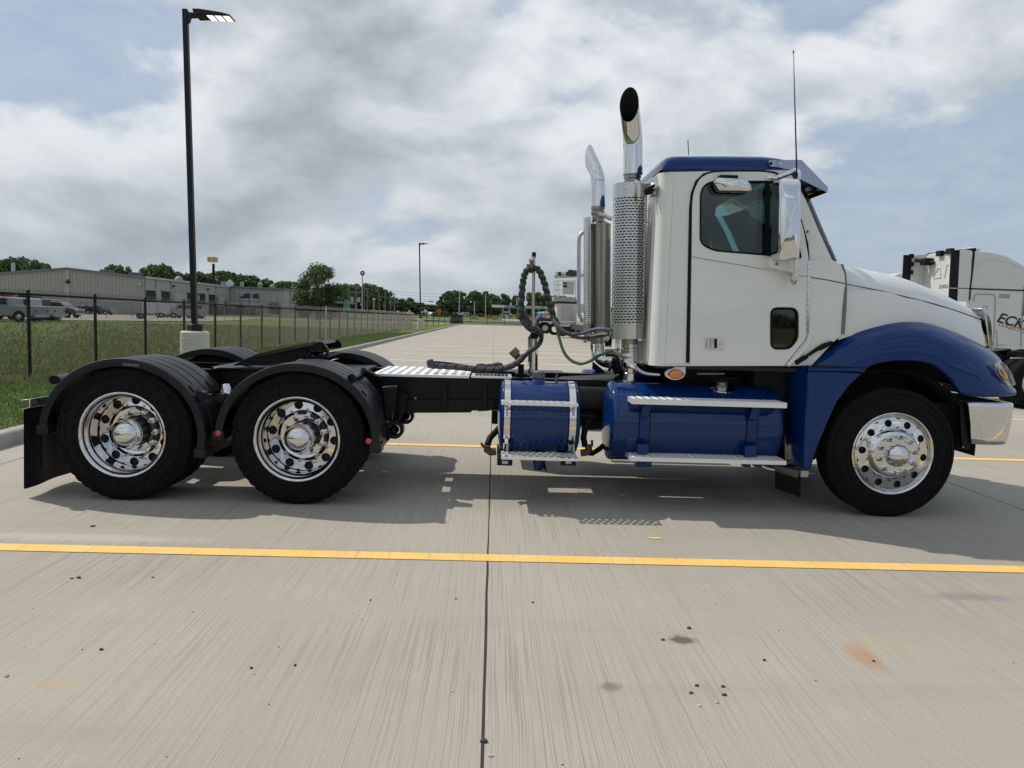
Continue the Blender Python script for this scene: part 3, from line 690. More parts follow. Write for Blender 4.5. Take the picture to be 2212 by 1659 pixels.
# dark stacked goods along the wall behind the inner yard fence
ORD2 = ['first', 'second', 'third', 'fourth', 'fifth', 'sixth', 'seventh', 'eighth', 'ninth']
STK = mat('stacked_dark_goods', (.05, .055, .065), .7, var=.6, vs=1.2)
for i in range(9):
    p = onY('O', 520+i*88+random.uniform(-20, 20), 600, 168+random.uniform(-3, 3)); w = random.uniform(1.6, 3.2); h = random.uniform(1.2, 2.4)
    o = MB().bx(p.x-w, p.x+w*.2, p.y-1, p.y+1, 0, h*.6).bx(p.x-w*.8, p.x-w*.1, p.y-.9, p.y+.9, h*.6, h).build('pallet_stack', STK, smooth=False)
    tag(o, 'dark pallet stack in the yard, '+ORD2[i]+' from the left below the corrugated wing', 'pallet stack', 'pallet stacks in the yard')
# inner yard fence
f4 = thing('chain_link_fence', (-45, 100, 0), 'grey chain-link yard fence in front of the warehouse gravel', 'fence')
fp = [(-70, 92), (-38, 92), (-40, 150)]
for i in range(12):
    x = -70+i*3.0; MB().cyl((x, 92, 0), (x, 92, 2.0), .04, 6).build('post', TRIM, f4)
for i in range(1, 16):
    y = 92+i*3.6; MB().cyl((-37-.03*i, y, 0), (-37-.03*i, y, 2.0), .04, 6).build('post', TRIM, f4)
MB().cyl((-70, 92, 2.0), (-37, 92, 2.0), .035, 6).build('top_rail', TRIM, f4); MB().cyl((-37, 92, 2.0), (-37.5, 146, 2.0), .035, 6).build('top_rail', TRIM, f4)

# ------------------------------------------------------------------ vehicles
TYRE = mat('tyre_rubber', (0.006, 0.006, 0.007), .85, spec=.15, var=.3, vs=20, bump=.12, bs=90, dust=.035)
GLS = mat('dark_car_glass', (0.02, 0.025, 0.03), .06, spec=.8); RIMG = mat('alloy_grey', (.45, .46, .47), .3, metal=.8)
def small_wheel(t, x, y, r, w=.24, side=-1):
    e = part_empty('wheel', t, (x, y, r))
    MB().lathe([(r*.55, 0), (r*.92, 0), (r, .03), (r, w-.03), (r*.92, w), (r*.55, w)], (x, y-w/2, r), (0, 1, 0), 22).build('tyre', TYRE, e)
    MB().lathe([(0.001, .03), (r*.2, .02), (r*.5, .06), (r*.58, .01)], (x, y-w/2, r), (0, 1, 0), 22).build('rim', RIMG, e)
def vehicle(name, label, cat, x, y, z, L_, Wd, prof, glassp, wheels, col, group=None, mirror=False, roof=None):
    """prof: side outline in metres from the rear (x to the right)"""
    t = thing(name, (x, y, z), label, cat, group); s = -1 if mirror else 1
    f = lambda pts: [(x+s*(a-L_/2), z+b) for a, b in pts]
    m = mat('body_paint_'+'_'.join('%02d' % int(c*99) for c in col), col, .35, coat=.6, var=.04)
    MB().prismY(f(prof), y-Wd/2, y+Wd/2).build('body', m, t, bevel=.06, bseg=2)
    for g_ in glassp: MB().prismY(f(g_), y-Wd/2-.012, y+Wd/2+.012).build('window', GLS, t)
    for a, r in wheels:
        MB().lathe([(r*1.22, 0), (r*1.22, .02), (.001, .02)], (x+s*(a-L_/2), y-Wd/2-.02, z+r), (0, 1, 0), 20).build('wheel_arch', DARKDOOR, t)
        for yy in (y-Wd/2+.06, y+Wd/2-.06):
            small_wheel(t, x+s*(a-L_/2), yy, r)
            kk = kids(t)[-1]; kk.location.z += z
    for e_, c_ in ((0, (.4, .02, .02)), (L_, (.7, .7, .65))):
        for yy in (-1, 1):
            q = x+s*(e_-L_/2); MB().bx(q-.03, q+.03, y+yy*(Wd/2-.22)-.14, y+yy*(Wd/2-.22)+.14, z+.78, z+.98).build('tail_light' if e_ == 0 else 'headlight', mat('lamp_red' if e_ == 0 else 'lamp_clear', c_, .2), t)
    MB().bx(x-L_/2-.05, x-L_/2+.1, y-Wd/2+.05, y+Wd/2-.05, z+.4, z+.62).build('bumper', GALV, t); MB().bx(x+L_/2-.1, x+L_/2+.05, y-Wd/2+.05, y+Wd/2-.05, z+.38, z+.6).build('bumper', GALV, t)
    return t
PICK = ([(0, .5), (0, 1.28), (2.05, 1.28), (2.1, 1.88), (2.35, 1.96), (3.7, 1.96), (3.95, 1.9), (4.55, 1.34), (5.7, 1.22), (5.85, 1.0), (5.85, .45), (5.4, .42), (.5, .42)],
        [[(2.25, 1.33), (2.28, 1.82), (2.95, 1.84), (2.95, 1.33)], [(3.08, 1.33), (3.08, 1.84), (3.72, 1.84), (4.2, 1.33)]], [(1.3, .40), (4.8, .40)])
SUV = ([(0, .45), (.05, 1.1), (.3, 1.7), (.7, 1.76), (2.7, 1.76), (3.1, 1.66), (3.65, 1.14), (4.5, 1.02), (4.7, .8), (4.7, .4), (.4, .38)],
       [[(.35, 1.12), (.45, 1.6), (1.2, 1.66), (1.2, 1.12)], [(1.3, 1.12), (1.3, 1.66), (2.1, 1.66), (2.1, 1.12)], [(2.2, 1.12), (2.2, 1.66), (2.85, 1.62), (3.4, 1.12)]], [(.95, .36), (3.75, .36)])
CAR = ([(0, .4), (0, .95), (.6, 1.02), (1.2, 1.42), (2.5, 1.44), (3.3, .98), (4.3, .85), (4.5, .6), (4.45, .3), (.2, .3)],
       [[(.8, 1.02), (1.25, 1.36), (1.8, 1.38), (1.8, 1.02)], [(1.9, 1.02), (1.9, 1.38), (2.45, 1.38), (3.05, .99)]], [(.85, .32), (3.55, .32)])
VAN = ([(0, .45), (0, 2.0), (.2, 2.1), (3.6, 2.1), (4.3, 1.4), (5.1, 1.2), (5.3, .9), (5.3, .4), (.3, .4)],
       [[(.3, 1.4), (.3, 1.85), (1.4, 1.85), (1.4, 1.4)], [(1.6, 1.4), (1.6, 1.85), (2.7, 1.85), (2.7, 1.4)], [(2.9, 1.4), (2.9, 1.85), (3.5, 1.85), (4.0, 1.4)]], [(1.0, .36), (4.3, .36)])
def veh(kind, name, label, cat, z, cx_, Y, zz, col, group=None, mirror=False, L_=None):
    p = onY(z, cx_, 0, Y); prof, gl, wh_ = kind; return vehicle(name, label, cat, p.x, Y, zz, prof_len(prof), 1.95, prof, gl, wh_, col, group, mirror)
def prof_len(p): return max(a for a, b in p)
G1 = 'pickups and vans parked in the gravel yard'
veh(PICK, 'pickup_truck', 'silver crew pickup cut by the left picture edge beyond the fence', 'pickup', 'N', 60, 64, 0, (.18, .20, .23), G1, True)
veh(PICK, 'pickup_truck', 'white pickup with its tailgate toward the dark van', 'pickup', 'N', 330, 69.5, 0, (.32, .33, .34), G1, True)
veh(SUV, 'parked_van', 'dark grey boxy car behind the second fence post', 'car', 'N', 765, 88, 0, (.035, .04, .05), G1)
veh(CAR, 'parked_car', 'low dark car against the gable wall, left one', 'car', 'N', 1155, 126, 0, (.03, .03, .04), G1)
veh(CAR, 'parked_car', 'low dark blue car against the gable wall, right one', 'car', 'N', 1305, 126, 0, (.03, .035, .06), G1)
# loads and equipment behind the pickups
def heap(label, z, a, b, c, d, Y, m, n, cat='equipment', base=0.0, kind_='yard_equipment'):
    t = thing(kind_, (onY(z, (a+b)/2, d, Y).x, Y, 0), label, cat)
    p = onY(z, a, c, Y); q = onY(z, b, d, Y); zb = max(q.z, .1)
    MB().bx(p.x, q.x, Y-.9, Y+.9, zb-.1, zb+.1).build('deck', TRIM, t)
    for i in range(n):
        x_ = p.x+(q.x-p.x)*(i+.5)/n; w = (q.x-p.x)/n*random.uniform(.6, 1.1); h = (p.z-zb)*random.uniform(.5, 1)
        MB().box((x_, Y+random.uniform(-.4, .4), zb+h/2), (w, random.uniform(.6, 1.4), h), Matrix.Rotation(random.uniform(-.2, .2), 3, 'Z')).build('load_piece', m, t, bevel=.05)
    for s in (.15, .85): MB().bx(p.x+(q.x-p.x)*s-.06, p.x+(q.x-p.x)*s+.06, Y-.8, Y+.8, 0, zb).build('support', TRIM, t)
    return t
heap('rusty brown load on a flat deck behind the silver pickup', 'N', 0, 180, 485, 560, 82, mat('rust_brown_load', (.16, .07, .03), .8, var=.4), 5)
heap('dark machinery with a frame top right of the rusty load', 'N', 235, 500, 500, 650, 84, mat('dark_machinery', (.035, .035, .04), .6, var=.5), 7)
heap('brown machine parts at the right end of the dark machinery', 'N', 470, 600, 555, 690, 86, mat('brown_machinery', (.09, .075, .06), .7, var=.5), 5)
cp = thing('culvert_pipe', (onY('N', 630, 808, 70).x, 70, .1), 'galvanised corrugated culvert pipe lying on the grass right of the white pickup', 'pipe')
a = onY('N', 470, 800, 71); b = onY('N', 790, 818, 71); r = .32; nn = 60
MB().lathe([(r+(.02 if i % 2 else -.01), (b.x-a.x)*i/nn) for i in range(nn+1)], (a.x, 71, r), (1, 0, 0), 16).build('corrugated_shell', GALV, cp)
# trailers
tr = thing('cargo_trailer', (onY('K', 1260, 590, 112).x, 112, 0), 'white enclosed cargo trailer parked below the first dock doors', 'trailer')
p = onY('K', 1150, 497, 112); q = onY('K', 1368, 582, 112)
MB().bx(p.x, q.x, 110.9, 113.1, .55, p.z).build('box', WHT, tr, bevel=.08); MB().bx(p.x-1.4, p.x, 111.9, 112.1, .5, .62).build('drawbar', TRIM, tr)
for s in (.58, .68): small_wheel(tr, p.x+(q.x-p.x)*s, 110.95, .36)
MB().bx(p.x, q.x, 110.86, 110.9, p.z-.12, p.z-.02).build('roof_trim', GALV, tr)
ut = thing('utility_trailer', (onY('N', 1880, 780, 96).x, 96, 0), 'small open mesh utility trailer left of the white cargo trailer', 'trailer')
p = onY('N', 1800, 680, 96); q = onY('N', 1970, 780, 96)
MB().bx(p.x, q.x, 95.2, 96.8, .5, .62).build('deck', mat('brown_deck', (.12, .09, .06), .8), ut)
for x_ in np.linspace(p.x, q.x, 5): MB().bx(x_-.03, x_+.03, 95.2, 95.26, .6, p.z).build('side_upright', TRIM, ut)
MB().bx(p.x, q.x, 95.2, 95.26, p.z-.06, p.z).build('side_rail', TRIM, ut); small_wheel(ut, p.x+.7, 95.1, .33); small_wheel(ut, q.x-.6, 95.1, .33)
veh(PICK, 'pickup_truck', 'dark pickup parked between the cargo trailer and the near lamp post', 'pickup', 'K', 1415, 118, 0, (.05, .055, .06), G1)
veh(VAN, 'parked_van', 'grey van half hidden by the near lamp post', 'van', 'K', 1480, 112, 0, (.24, .24, .26), G1, True)
veh(SUV, 'parked_car', 'dark car at the far left of the road seen through the fence', 'car', 'Q', 20, 300, 1.17, (.08, .08, .09), 'cars on the road behind the fence')
veh(SUV, 'parked_car', 'dark green car on the road with its nose to the left', 'car', 'Q', 685, 382, 1.36, (.05, .06, .06), 'cars on the road behind the fence', True)
veh(SUV, 'parked_car', 'grey car nearest the fence on the access road', 'car', 'Q', 775, 366, 1.33, (.14, .15, .17), 'cars on the road behind the fence', True)
veh(CAR, 'parked_car', 'white sedan on the road left of the far lamp post', 'car', 'Q', 1290, 372, 1.34, (.62, .63, .64), 'cars on the road behind the fence')
veh(SUV, 'parked_car', 'white wagon on the road right of the far lamp post', 'car', 'Q', 1655, 372, 1.34, (.55, .57, .60), 'cars on the road behind the fence', True)
veh(VAN, 'parked_van', 'silver van on the road right of the black gate panel', 'van', 'G', 678, 384, 1.36, (.45, .47, .50), 'cars on the road behind the fence', True)

for o in list(COL.objects):
    if o.get('label') in ('white sedan on the road left of the far lamp post', 'white wagon on the road right of the far lamp post'): o.rotation_euler.z = 1.15
# ------------------------------------------------------------------ trees
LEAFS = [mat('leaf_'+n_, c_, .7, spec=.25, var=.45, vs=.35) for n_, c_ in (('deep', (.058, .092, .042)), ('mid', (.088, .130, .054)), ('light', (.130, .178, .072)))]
BARK = mat('tree_bark', (.06, .05, .04), .9, var=.3)
def crown_proto(seed, nleaf, hgt=10.0, wid=8.0, shape='round', lsize=.36):
    rg = np.random.RandomState(seed); C_ = []; nb = 34
    for i in range(nb):
        if shape == 'round': t = rg.uniform(.22, .97); rad = wid/2*math.sqrt(max(0.02, 1-((t-.5)/.54)**2))
        elif shape == 'oval': t = rg.uniform(.12, .98); rad = wid/2*math.sqrt(max(.02, 1-((t-.42)/.60)**2))
        else: t = rg.uniform(.16, .99); rad = wid/2*min(1, (1.04-t)*1.35)*min(1, t*3.2)
        a = rg.uniform(0, 2*np.pi); rr = rad*math.sqrt(rg.rand())*.82
        C_.append((rr*math.cos(a), rr*math.sin(a), t*hgt, wid*.10+rg.rand()*wid*.10))
    C_ = np.array(C_); k = rg.randint(0, nb, nleaf); d = rg.normal(size=(nleaf, 3)); d /= np.linalg.norm(d, axis=1)[:, None]
    rr = C_[k, 3]*rg.uniform(.35, 1.08, nleaf); P = C_[k, :3]+d*rr[:, None]*np.array([1, 1, .8])
    s = lsize*rg.uniform(.6, 1.3, nleaf); u = rg.normal(size=(nleaf, 3)); u /= np.linalg.norm(u, axis=1)[:, None]; w = np.cross(u, d); w /= (np.linalg.norm(w, axis=1)[:, None]+1e-6)
    u2 = np.cross(w, u); A = w*s[:, None]; B = u2*s[:, None]*.6
    V = np.stack([P-A-B, P+A-B, P+A*.8+B, P-A*.8+B], 1).reshape(-1, 3)
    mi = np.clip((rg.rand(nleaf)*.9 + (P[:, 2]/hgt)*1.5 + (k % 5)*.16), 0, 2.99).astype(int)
    me_o = fast_mesh('crown', V, np.arange(4*nleaf).reshape(-1, 4), LEAFS, mi=mi); me = me_o.data; bpy.data.objects.remove(me_o)
    mb = MB(); mb.tube(spline([(0, 0, -.3), (.05*wid*.2, 0, hgt*.2), (-.08, .1, hgt*.5), (0, 0, hgt*.85)], 3), .1, 7, rf=lambda i, k_: max(.03, hgt*.022*(1-i/11)))
    for i in range(12):
        c_ = C_[i]; z0 = hgt*rg.uniform(.14, .5); mb.tube([(0, 0, z0), (c_[0]*.5, c_[1]*.5, z0+(c_[2]-z0)*.4), tuple(c_[:3])], .05, 5, rf=lambda i_, k_: hgt*.009*(1-i_*.35))
    to = mb.build('trunk', BARK); tm = to.data; bpy.data.objects.remove(to); return me, tm
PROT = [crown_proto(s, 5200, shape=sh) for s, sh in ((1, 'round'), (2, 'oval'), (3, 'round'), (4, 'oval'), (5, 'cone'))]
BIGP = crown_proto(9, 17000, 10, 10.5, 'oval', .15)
def tree(x, y, z, h, w, k, label, group=None, proto=None, rot=None):
    me, tm = proto or PROT[k % 5]; t = thing('tree', (x, y, z), label, 'tree', group); s = (w/8.0, w/8.0, h/10.0)
    rz = random.uniform(0, 6.28) if rot is None else rot
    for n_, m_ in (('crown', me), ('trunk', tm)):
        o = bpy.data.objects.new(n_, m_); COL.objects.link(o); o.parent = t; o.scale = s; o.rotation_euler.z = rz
    return t
GT = 'trees in the far treeline'
ORD = ['first', 'second', 'third', 'fourth', 'fifth', 'sixth', 'seventh', 'eighth', 'ninth', 'tenth', 'eleventh', 'twelfth', 'thirteenth', 'fourteenth', 'fifteenth']
def label_for(i, n, label): return label if n == 1 else (ORD[i]+' '+label if n < 8 else ORD[i]+' from the left, '+label)
def row(z, spec, Y, label, base=None, wmul=1.3):
    for i, (x_, ytop, wpx) in enumerate(spec):
        yy = Y+random.uniform(-6, 6); p = onY(z, x_, ytop, yy); q = onY(z, x_+wpx, ytop, yy); gb = gz(p.x, yy) if base is None else base
        tree(p.x, yy, gb, (p.z-gb)*1.04, (q.x-p.x)*wmul, random.randint(0, 3), label_for(i, len(spec), label), GT)
row('N', [(60, 120, 300), (200, 85, 330), (350, 80, 340), (520, 115, 300), (640, 155, 240)], 235, 'leafy tree from the left behind the gable roof', 0)
row('N', [(1450, 160, 230), (1560, 170, 220), (1640, 195, 200)], 230, 'leafy tree from the left beside the dark rooftop unit', 0)
row('O', [(-70, 190, 220), (20, 150, 200), (90, 140, 200), (170, 160, 190), (250, 205, 170)], 240, 'tree from the left above the dock doors', 0)
row('O', [(340, 235, 200), (430, 245, 200), (540, 230, 220), (640, 255, 220), (740, 225, 240), (830, 212, 260), (920, 225, 240), (990, 250, 220), (1080, 262, 230), (1180, 275, 230), (1280, 300, 230), (1400, 320, 230), (1500, 325, 230), (1600, 325, 230), (1700, 335, 240)], 250, 'tree in the row above the roofs', 0)
row('Q', [(-60, 165, 260), (60, 125, 260), (160, 105, 250), (260, 130, 250), (380, 110, 260), (480, 100, 270), (560, 115, 260), (650, 125, 260), (740, 160, 240), (830, 200, 220), (900, 240, 200)], 400, 'tree in the clump behind the utility poles')
row('Q', [(980, 350, 200), (1080, 340, 220), (1160, 350, 200), (1270, 335, 190), (1380, 400, 200), (1480, 415, 220), (1580, 440, 220), (1680, 445, 240), (1790, 440, 220), (1000, 400, 200), (1230, 380, 200)], 450, 'low tree in the dip beside the far lamp post')
row('Q', [(1880, 270, 240), (1990, 215, 260), (2090, 225, 250), (2190, 250, 240)], 420, 'tree from the left in the clump behind the black gate')
row('P', [(20, 240, 270), (120, 265, 250), (230, 245, 270), (330, 290, 250), (420, 330, 240), (490, 380, 220)], 420, 'tree from the left behind the left end of the fuel station roof')
row('P', [(610, 290, 240)], 425, 'round separate tree above the fuel station roof, left one'); row('P', [(820, 320, 170)], 425, 'small round tree above the fuel station roof')
row('P', [(1090, 275, 240), (1180, 268, 260)], 425, 'round tree from the left behind the hose pole'); row('P', [(1340, 330, 240), (1450, 335, 240), (1560, 320, 240), (1700, 340, 300), (1850, 350, 300)], 425, 'tree from the left behind the white service truck')
# lone dark tree
p = onY('O', 1880, 118, 150); q = onY('O', 2100, 118, 150); l_ = onY('O', 1650, 118, 150)
tree(p.x+.4, 150, 0, p.z*.97, (q.x-l_.x)*1.12, 0, 'large lone dark tree standing right of the corrugated wing', proto=BIGP, rot=.6)
# distant woods closing the horizon all round
def woods():
    rg = np.random.RandomState(5); V = []; n = 60000
    a = rg.uniform(0, 2*np.pi, n); k = rg.rand(n); rad = 560+rg.uniform(-15, 15, n)
    top = 7+3*np.sin(a*37)+2.2*np.sin(a*91+1)+1.5*np.sin(a*211); z = .5+top*k
    P = np.stack([np.cos(a)*rad, np.sin(a)*rad+120, z], 1); d = rg.normal(size=(n, 3)); d /= np.linalg.norm(d, axis=1)[:, None]; u = np.cross(d, rg.normal(size=(n, 3))); u /= np.linalg.norm(u, axis=1)[:, None]; w = np.cross(d, u)
    s = rg.uniform(.9, 2.0, n)[:, None]; V = np.stack([P-u*s-w*s*.6, P+u*s-w*s*.6, P+u*s+w*s*.6, P-u*s+w*s*.6], 1).reshape(-1, 3)
    o = fast_mesh('distant_woods', V, np.arange(4*n).reshape(-1, 4), LEAFS, mi=rg.randint(0, 3, n)); tag(o, kind='stuff')
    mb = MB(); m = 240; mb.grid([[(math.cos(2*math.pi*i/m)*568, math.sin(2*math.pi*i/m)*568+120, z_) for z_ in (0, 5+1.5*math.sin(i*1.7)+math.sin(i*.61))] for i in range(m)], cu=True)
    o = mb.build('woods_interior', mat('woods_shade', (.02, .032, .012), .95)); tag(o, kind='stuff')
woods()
# bushes along the far road
def bush_row(z, xs_, y0, Y, label):
    for i, (x_, w) in enumerate(xs_):
        p = onY(z, x_, y0, Y); q = onY(z, x_+w, y0, Y); tree(p.x, Y, gz(p.x, Y)-1.2, p.z-gz(p.x, Y)+1.4, q.x-p.x, 1, label+', '+['leftmost', 'second from the right', 'rightmost', 'second from the left'][i], 'bushes along the road')
bush_row('Q', [(440, 150), (1750, 200), (1900, 160), (1500, 170)], 560, 235, 'low rounded bush by the road verge')

# ------------------------------------------------------------------ poles, wires, signs
WOOD = mat('weathered_pole', (.17, .155, .135), .85, var=.2); STEELP = mat('grey_light_pole', (.40, .41, .40), .5, var=.1)
def pole(z, xt, yt, xb, Y, r, m, label, arms=(), cat='utility pole', g='utility poles along the highway'):
    t_ = onY(z, xt, yt, Y); b_ = onY(z, xb, yt+400, Y); gb = gz(b_.x, Y)
    t = thing('utility_pole' if cat == 'utility pole' else 'street_light', (b_.x, Y, gb), label, cat, g)
    MB().cyl((b_.x, Y, gb-.3), t_, r, 8, r1=r*.75).build('shaft', m, t)
    for dz, w in arms: MB().bx(t_.x-w, t_.x+w, Y-.12, Y+.12, t_.z-dz-.12, t_.z-dz+.12).build('cross_arm', m, t)
    if arms:
        for dz, w in arms:
            for s in (-1, -.5, .5, 1): MB().cyl((t_.x+s*w*.95, Y, t_.z-dz+.1), (t_.x+s*w*.95, Y, t_.z-dz+.38), .07, 6).build('insulator', STEELP, t)
    return t, t_
TOPS = []
t, q = pole('Q', 340, 90, 340, 165, .17, WOOD, 'utility pole with wide crossarm and transformers above the fence', [(.35, 1.6), (1.6, 1.1)]); TOPS.append(q)
for s in (-1, 1): MB().cyl((q.x+s*.7, 165, q.z-3.6), (q.x+s*.7, 165, q.z-2.5), .32, 10).build('transformer', GALV, t)
t, q = pole('Q', 1005, 230, 1015, 230, .2, WOOD, 'utility pole with two crossarms left of the far lamp post', [(1.6, 1.2), (2.8, 1.5)]); TOPS.append(q)
for xt, yt, xb, Y, r, lab in [(225, 150, 228, 190, .13, 'thin grey pole behind the green roofed building'), (488, 110, 492, 200, .13, 'thin pole just right of the tall mast light'), (545, 130, 541, 200, .15, 'dark pole with pale lower half'), (735, 160, 758, 205, .15, 'leaning pole right of the small street light'), (828, 380, 830, 215, .12, 'short pole between two taller poles'), (848, 185, 852, 215, .16, 'tall pole left of the slender pair'), (940, 180, 940, 230, .15, 'slender tall pole next to the two-arm pole')]:
    t, q = pole('Q', xt, yt, xb, Y, r, WOOD, lab); TOPS.append(q)
t, q = pole('Q', 2142, 172, 2125, 215, .16, STEELP, 'tall grey pole above the black gate panel'); TOPS.append(q)
for xt, yt, xb, lab in [(45, 390, 45, 'short grey pole left in front of the clump of trees'), (255, 265, 250, 'grey pole left of the fuel station roof'), (830, 330, 832, 'grey pole above the middle of the fuel station roof')]:
    t, q = pole('P', xt, yt, xb, 225, .16, STEELP, lab); TOPS.append(q)
def slight(z, xt, yt, Y, lab, r=.12, head='arm'):
    t_ = onY(z, xt, yt, Y); gb = gz(t_.x, Y); t = thing('street_light', (t_.x, Y, gb), lab, 'street light')
    m = POLE if head == 'arm' else STEELP
    MB().cyl((t_.x, Y, gb-.2), t_, r, 8, r1=r*.7).build('shaft', m, t)
    if head == 'arm': MB().bx(t_.x, t_.x+1.1, Y-.15, Y+.15, t_.z-.15, t_.z).build('head', m, t)
    elif head == 'ring': MB().lathe([(.42, -.2), (.50, 0), (.42, .2), (.20, .2), (.20, -.2), (.42, -.2)], t_, (0, 1, 0), 18).build('round_head', POLE, t)
    else: MB().lathe([(.1, 0), (.35, .3), (.3, .6), (.001, .7)], t_, (0, 0, 1), 10).build('lantern', STEELP, t)
slight('L', 652, 262, 160, 'tall mast with a round dark head above the left treeline', .15, 'ring')
slight('Q', 655, 365, 180, 'short street light with a pale lantern behind the fence', .14, 'lantern'); slight('Q', 355, 385, 178, 'short pale street light beside the transformer pole', .14, 'lantern')
slight('P', 1308, 250, 150, 'thin dark street light with a short arm behind the hose', .10)
WIRE = mat('overhead_wire', (.05, .05, .055), .6)
wr = thing('overhead_wires', (0, 240, 12), 'thin overhead power wires crossing the sky above the far trees', 'power line')
for dz in (0, -.0, ):
    pass
for (y0, y1) in ((195, 188), (238, 250), (292, 300), (326, 332), (390, 395), (440, 450)):
    a = onY('Q', 900, y0, 240); b = onY('Q', 3300, y1+60, 240); m_ = (a+b)/2; m_.z -= .5
    MB().tube([a, (a+m_)/2-Vector((0, 0, .25)), m_, (m_+b)/2-Vector((0, 0, .25)), b], .028, 4).build('wire', WIRE, wr)
for i in range(3):
    a = onY('L', 575+i*20, 368, 165); b = onY('Q', 1005, 285+i*16, 230); m_ = (a+b)/2; m_.z -= 1.0
    MB().tube([a, m_, b], .025, 4).build('wire', WIRE, wr)
# pole sign
sg = thing('pole_sign', (onY('O', 710, 300, 190).x, 190, 0), 'yellow pole sign on a tall dark post above the dock doors', 'sign')
p = onY('O', 652, 12, 190); q = onY('O', 764, 92, 190); YS = mat('sign_yellow', (.62, .44, .16), .5, var=.05)
MB().cyl((onY('O', 710, 300, 190).x, 190, 0), (onY('O', 708, 90, 190).x, 190, q.z), .32, 10).build('post', POLE, sg)
MB().prismZ([(p.x, 189.2), (q.x-1.0, 188.6), (q.x, 189.4), (q.x-.2, 190.4), (p.x+.3, 190.8)], q.z+.4, p.z).build('panel', YS, sg)
text_mesh('Penske', (p.z-q.z)*.44, mat('sign_blue_letters', (.05, .06, .12), .5), 'lettering', sg, ((p.x+q.x)/2-.2, 188.78, (p.z+q.z)/2+.2), (math.pi/2, 0, -.10), shear=.25)
def road_sign(z, x_, y_, Y, shape, col, s, lab):
    c_ = onY(z, x_, y_, Y); gb = gz(c_.x, Y); t = thing('road_sign', (c_.x, Y, gb), lab, 'sign'); m = mat('sign_'+shape+'_%d_%d' % (int(col[0]*100), int(col[1]*100)), col, .5)
    MB().cyl((c_.x, Y+.05, gb), (c_.x, Y+.05, c_.z), .06, 6).build('post', GALV, t)
    n_ = {'diamond': 4, 'octagon': 8, 'square': 4}[shape]; o_ = 0 if shape == 'diamond' else math.pi/n_
    MB().prismY([(c_.x+s*math.cos(o_+2*math.pi*i/n_), c_.z+s*math.sin(o_+2*math.pi*i/n_)) for i in range(n_)], Y-.03, Y+.0).build('panel', m, t)
    return t
t = road_sign('Q', 1783, 543, 205, 'diamond', (.62, .09, .03), .80, 'orange work sign on two legs by the road'); 
road_sign('Q', 1545, 537, 210, 'diamond', (.62, .66, .62), .58, 'white diamond road sign right of the far lamp post')
road_sign('Q', 1072, 548, 212, 'square', (.5, .52, .52), .45, 'small white square road sign left of the white sedan'); road_sign('Q', 1268, 545, 212, 'square', (.5, .52, .52), .5, 'small white square road sign behind the white sedan')
road_sign('Q', 1488, 555, 212, 'square', (.45, .5, .45), .42, 'small pale square sign left of the white diamond'); road_sign('Q', 1588, 560, 212, 'square', (.45, .5, .45), .42, 'small pale square sign right of the white diamond')
wp = onY('O', 2005, 590, 36); o = thing('marker_post', (wp.x, 36, 0), 'white marker post standing in the rough field behind the fence', 'marker post'); MB().cyl((wp.x, 36, -.1), (wp.x, 36, wp.z), .03, 10).lathe([(.034, 0), (.025, .04), (.001, .05)], (wp.x, 36, wp.z), (0, 0, 1), 10).build('tube', WHT, o)
# green-roofed building
gb_ = thing('green_roof_building', (onY('Q', 60, 500, 172).x, 172, .5), 'low beige building with a green metal fascia left of the pole row', 'building')
p = onY('Q', -110, 372, 172); q = onY('Q', 205, 412, 172); GR = mat('green_fascia', (.10, .26, .18), .5); BEI = mat('beige_render', (.42, .40, .34), .8)
MB().bx(p.x, q.x-1, 172.4, 180, .4, q.z).build('wall', BEI, gb_, smooth=False); MB().bx(p.x, q.x, 172, 181, q.z, p.z-.15).build('fascia', GR, gb_, smooth=False); MB().bx(p.x-.2, q.x+.1, 171.8, 181.2, p.z-.15, p.z).build('roof_cap', mat('pale_green_cap', (.35, .5, .42), .5), gb_, smooth=False)
p2 = onY('Q', 190, 340, 171.6); MB().bx(p2.x-.45, p2.x+.45, 171.2, 171.8, .4, p2.z).build('corner_column', GR, gb_)
for x_ in (35, 90, -20, -70): w_ = onY('Q', x_, 450, 172.3); MB().bx(w_.x-.45, w_.x+.45, 172.3, 172.5, w_.z-1.1, w_.z+.9).build('window', DARKDOOR, gb_)
# fuel station
fs = thing('fuel_station_canopy', (onY('P', 700, 600, 226).x, 226, 1.0), 'long grey fuel station canopy on white columns below the far trees', 'canopy')
p = onY('P', 365, 460, 226); q = onY('P', 1700, 520, 226); q0 = onY('P', 365, 508, 226); CG = mat('canopy_grey', (.33, .34, .36), .5); CW = mat('canopy_white', (.6, .61, .62), .5)
MB().bx(p.x, q.x, 222, 232, q0.z, p.z).build('roof', CG, fs, bevel=.05); r_ = onY('P', 600, 460, 226); MB().bx(p.x-.02, r_.x, 221.9, 222.0, q0.z+.05, p.z-.05).build('white_fascia', CW, fs)
for x_ in (568, 688, 842, 966, 1230, 1370, 1500): c_ = onY('P', x_, 600, 226); MB().bx(c_.x-.28, c_.x+.28, 225.7, 226.3, .9, q0.z).build('column', CW, fs)
text_mesh('BEYOND', 1.15, mat('canopy_letters', (.12, .12, .15), .5), 'lettering', fs, (onY('P', 715, 490, 226).x, 221.93, (p.z+q0.z)/2), (math.pi/2, 0, 0), bold=True, sx=1.5)
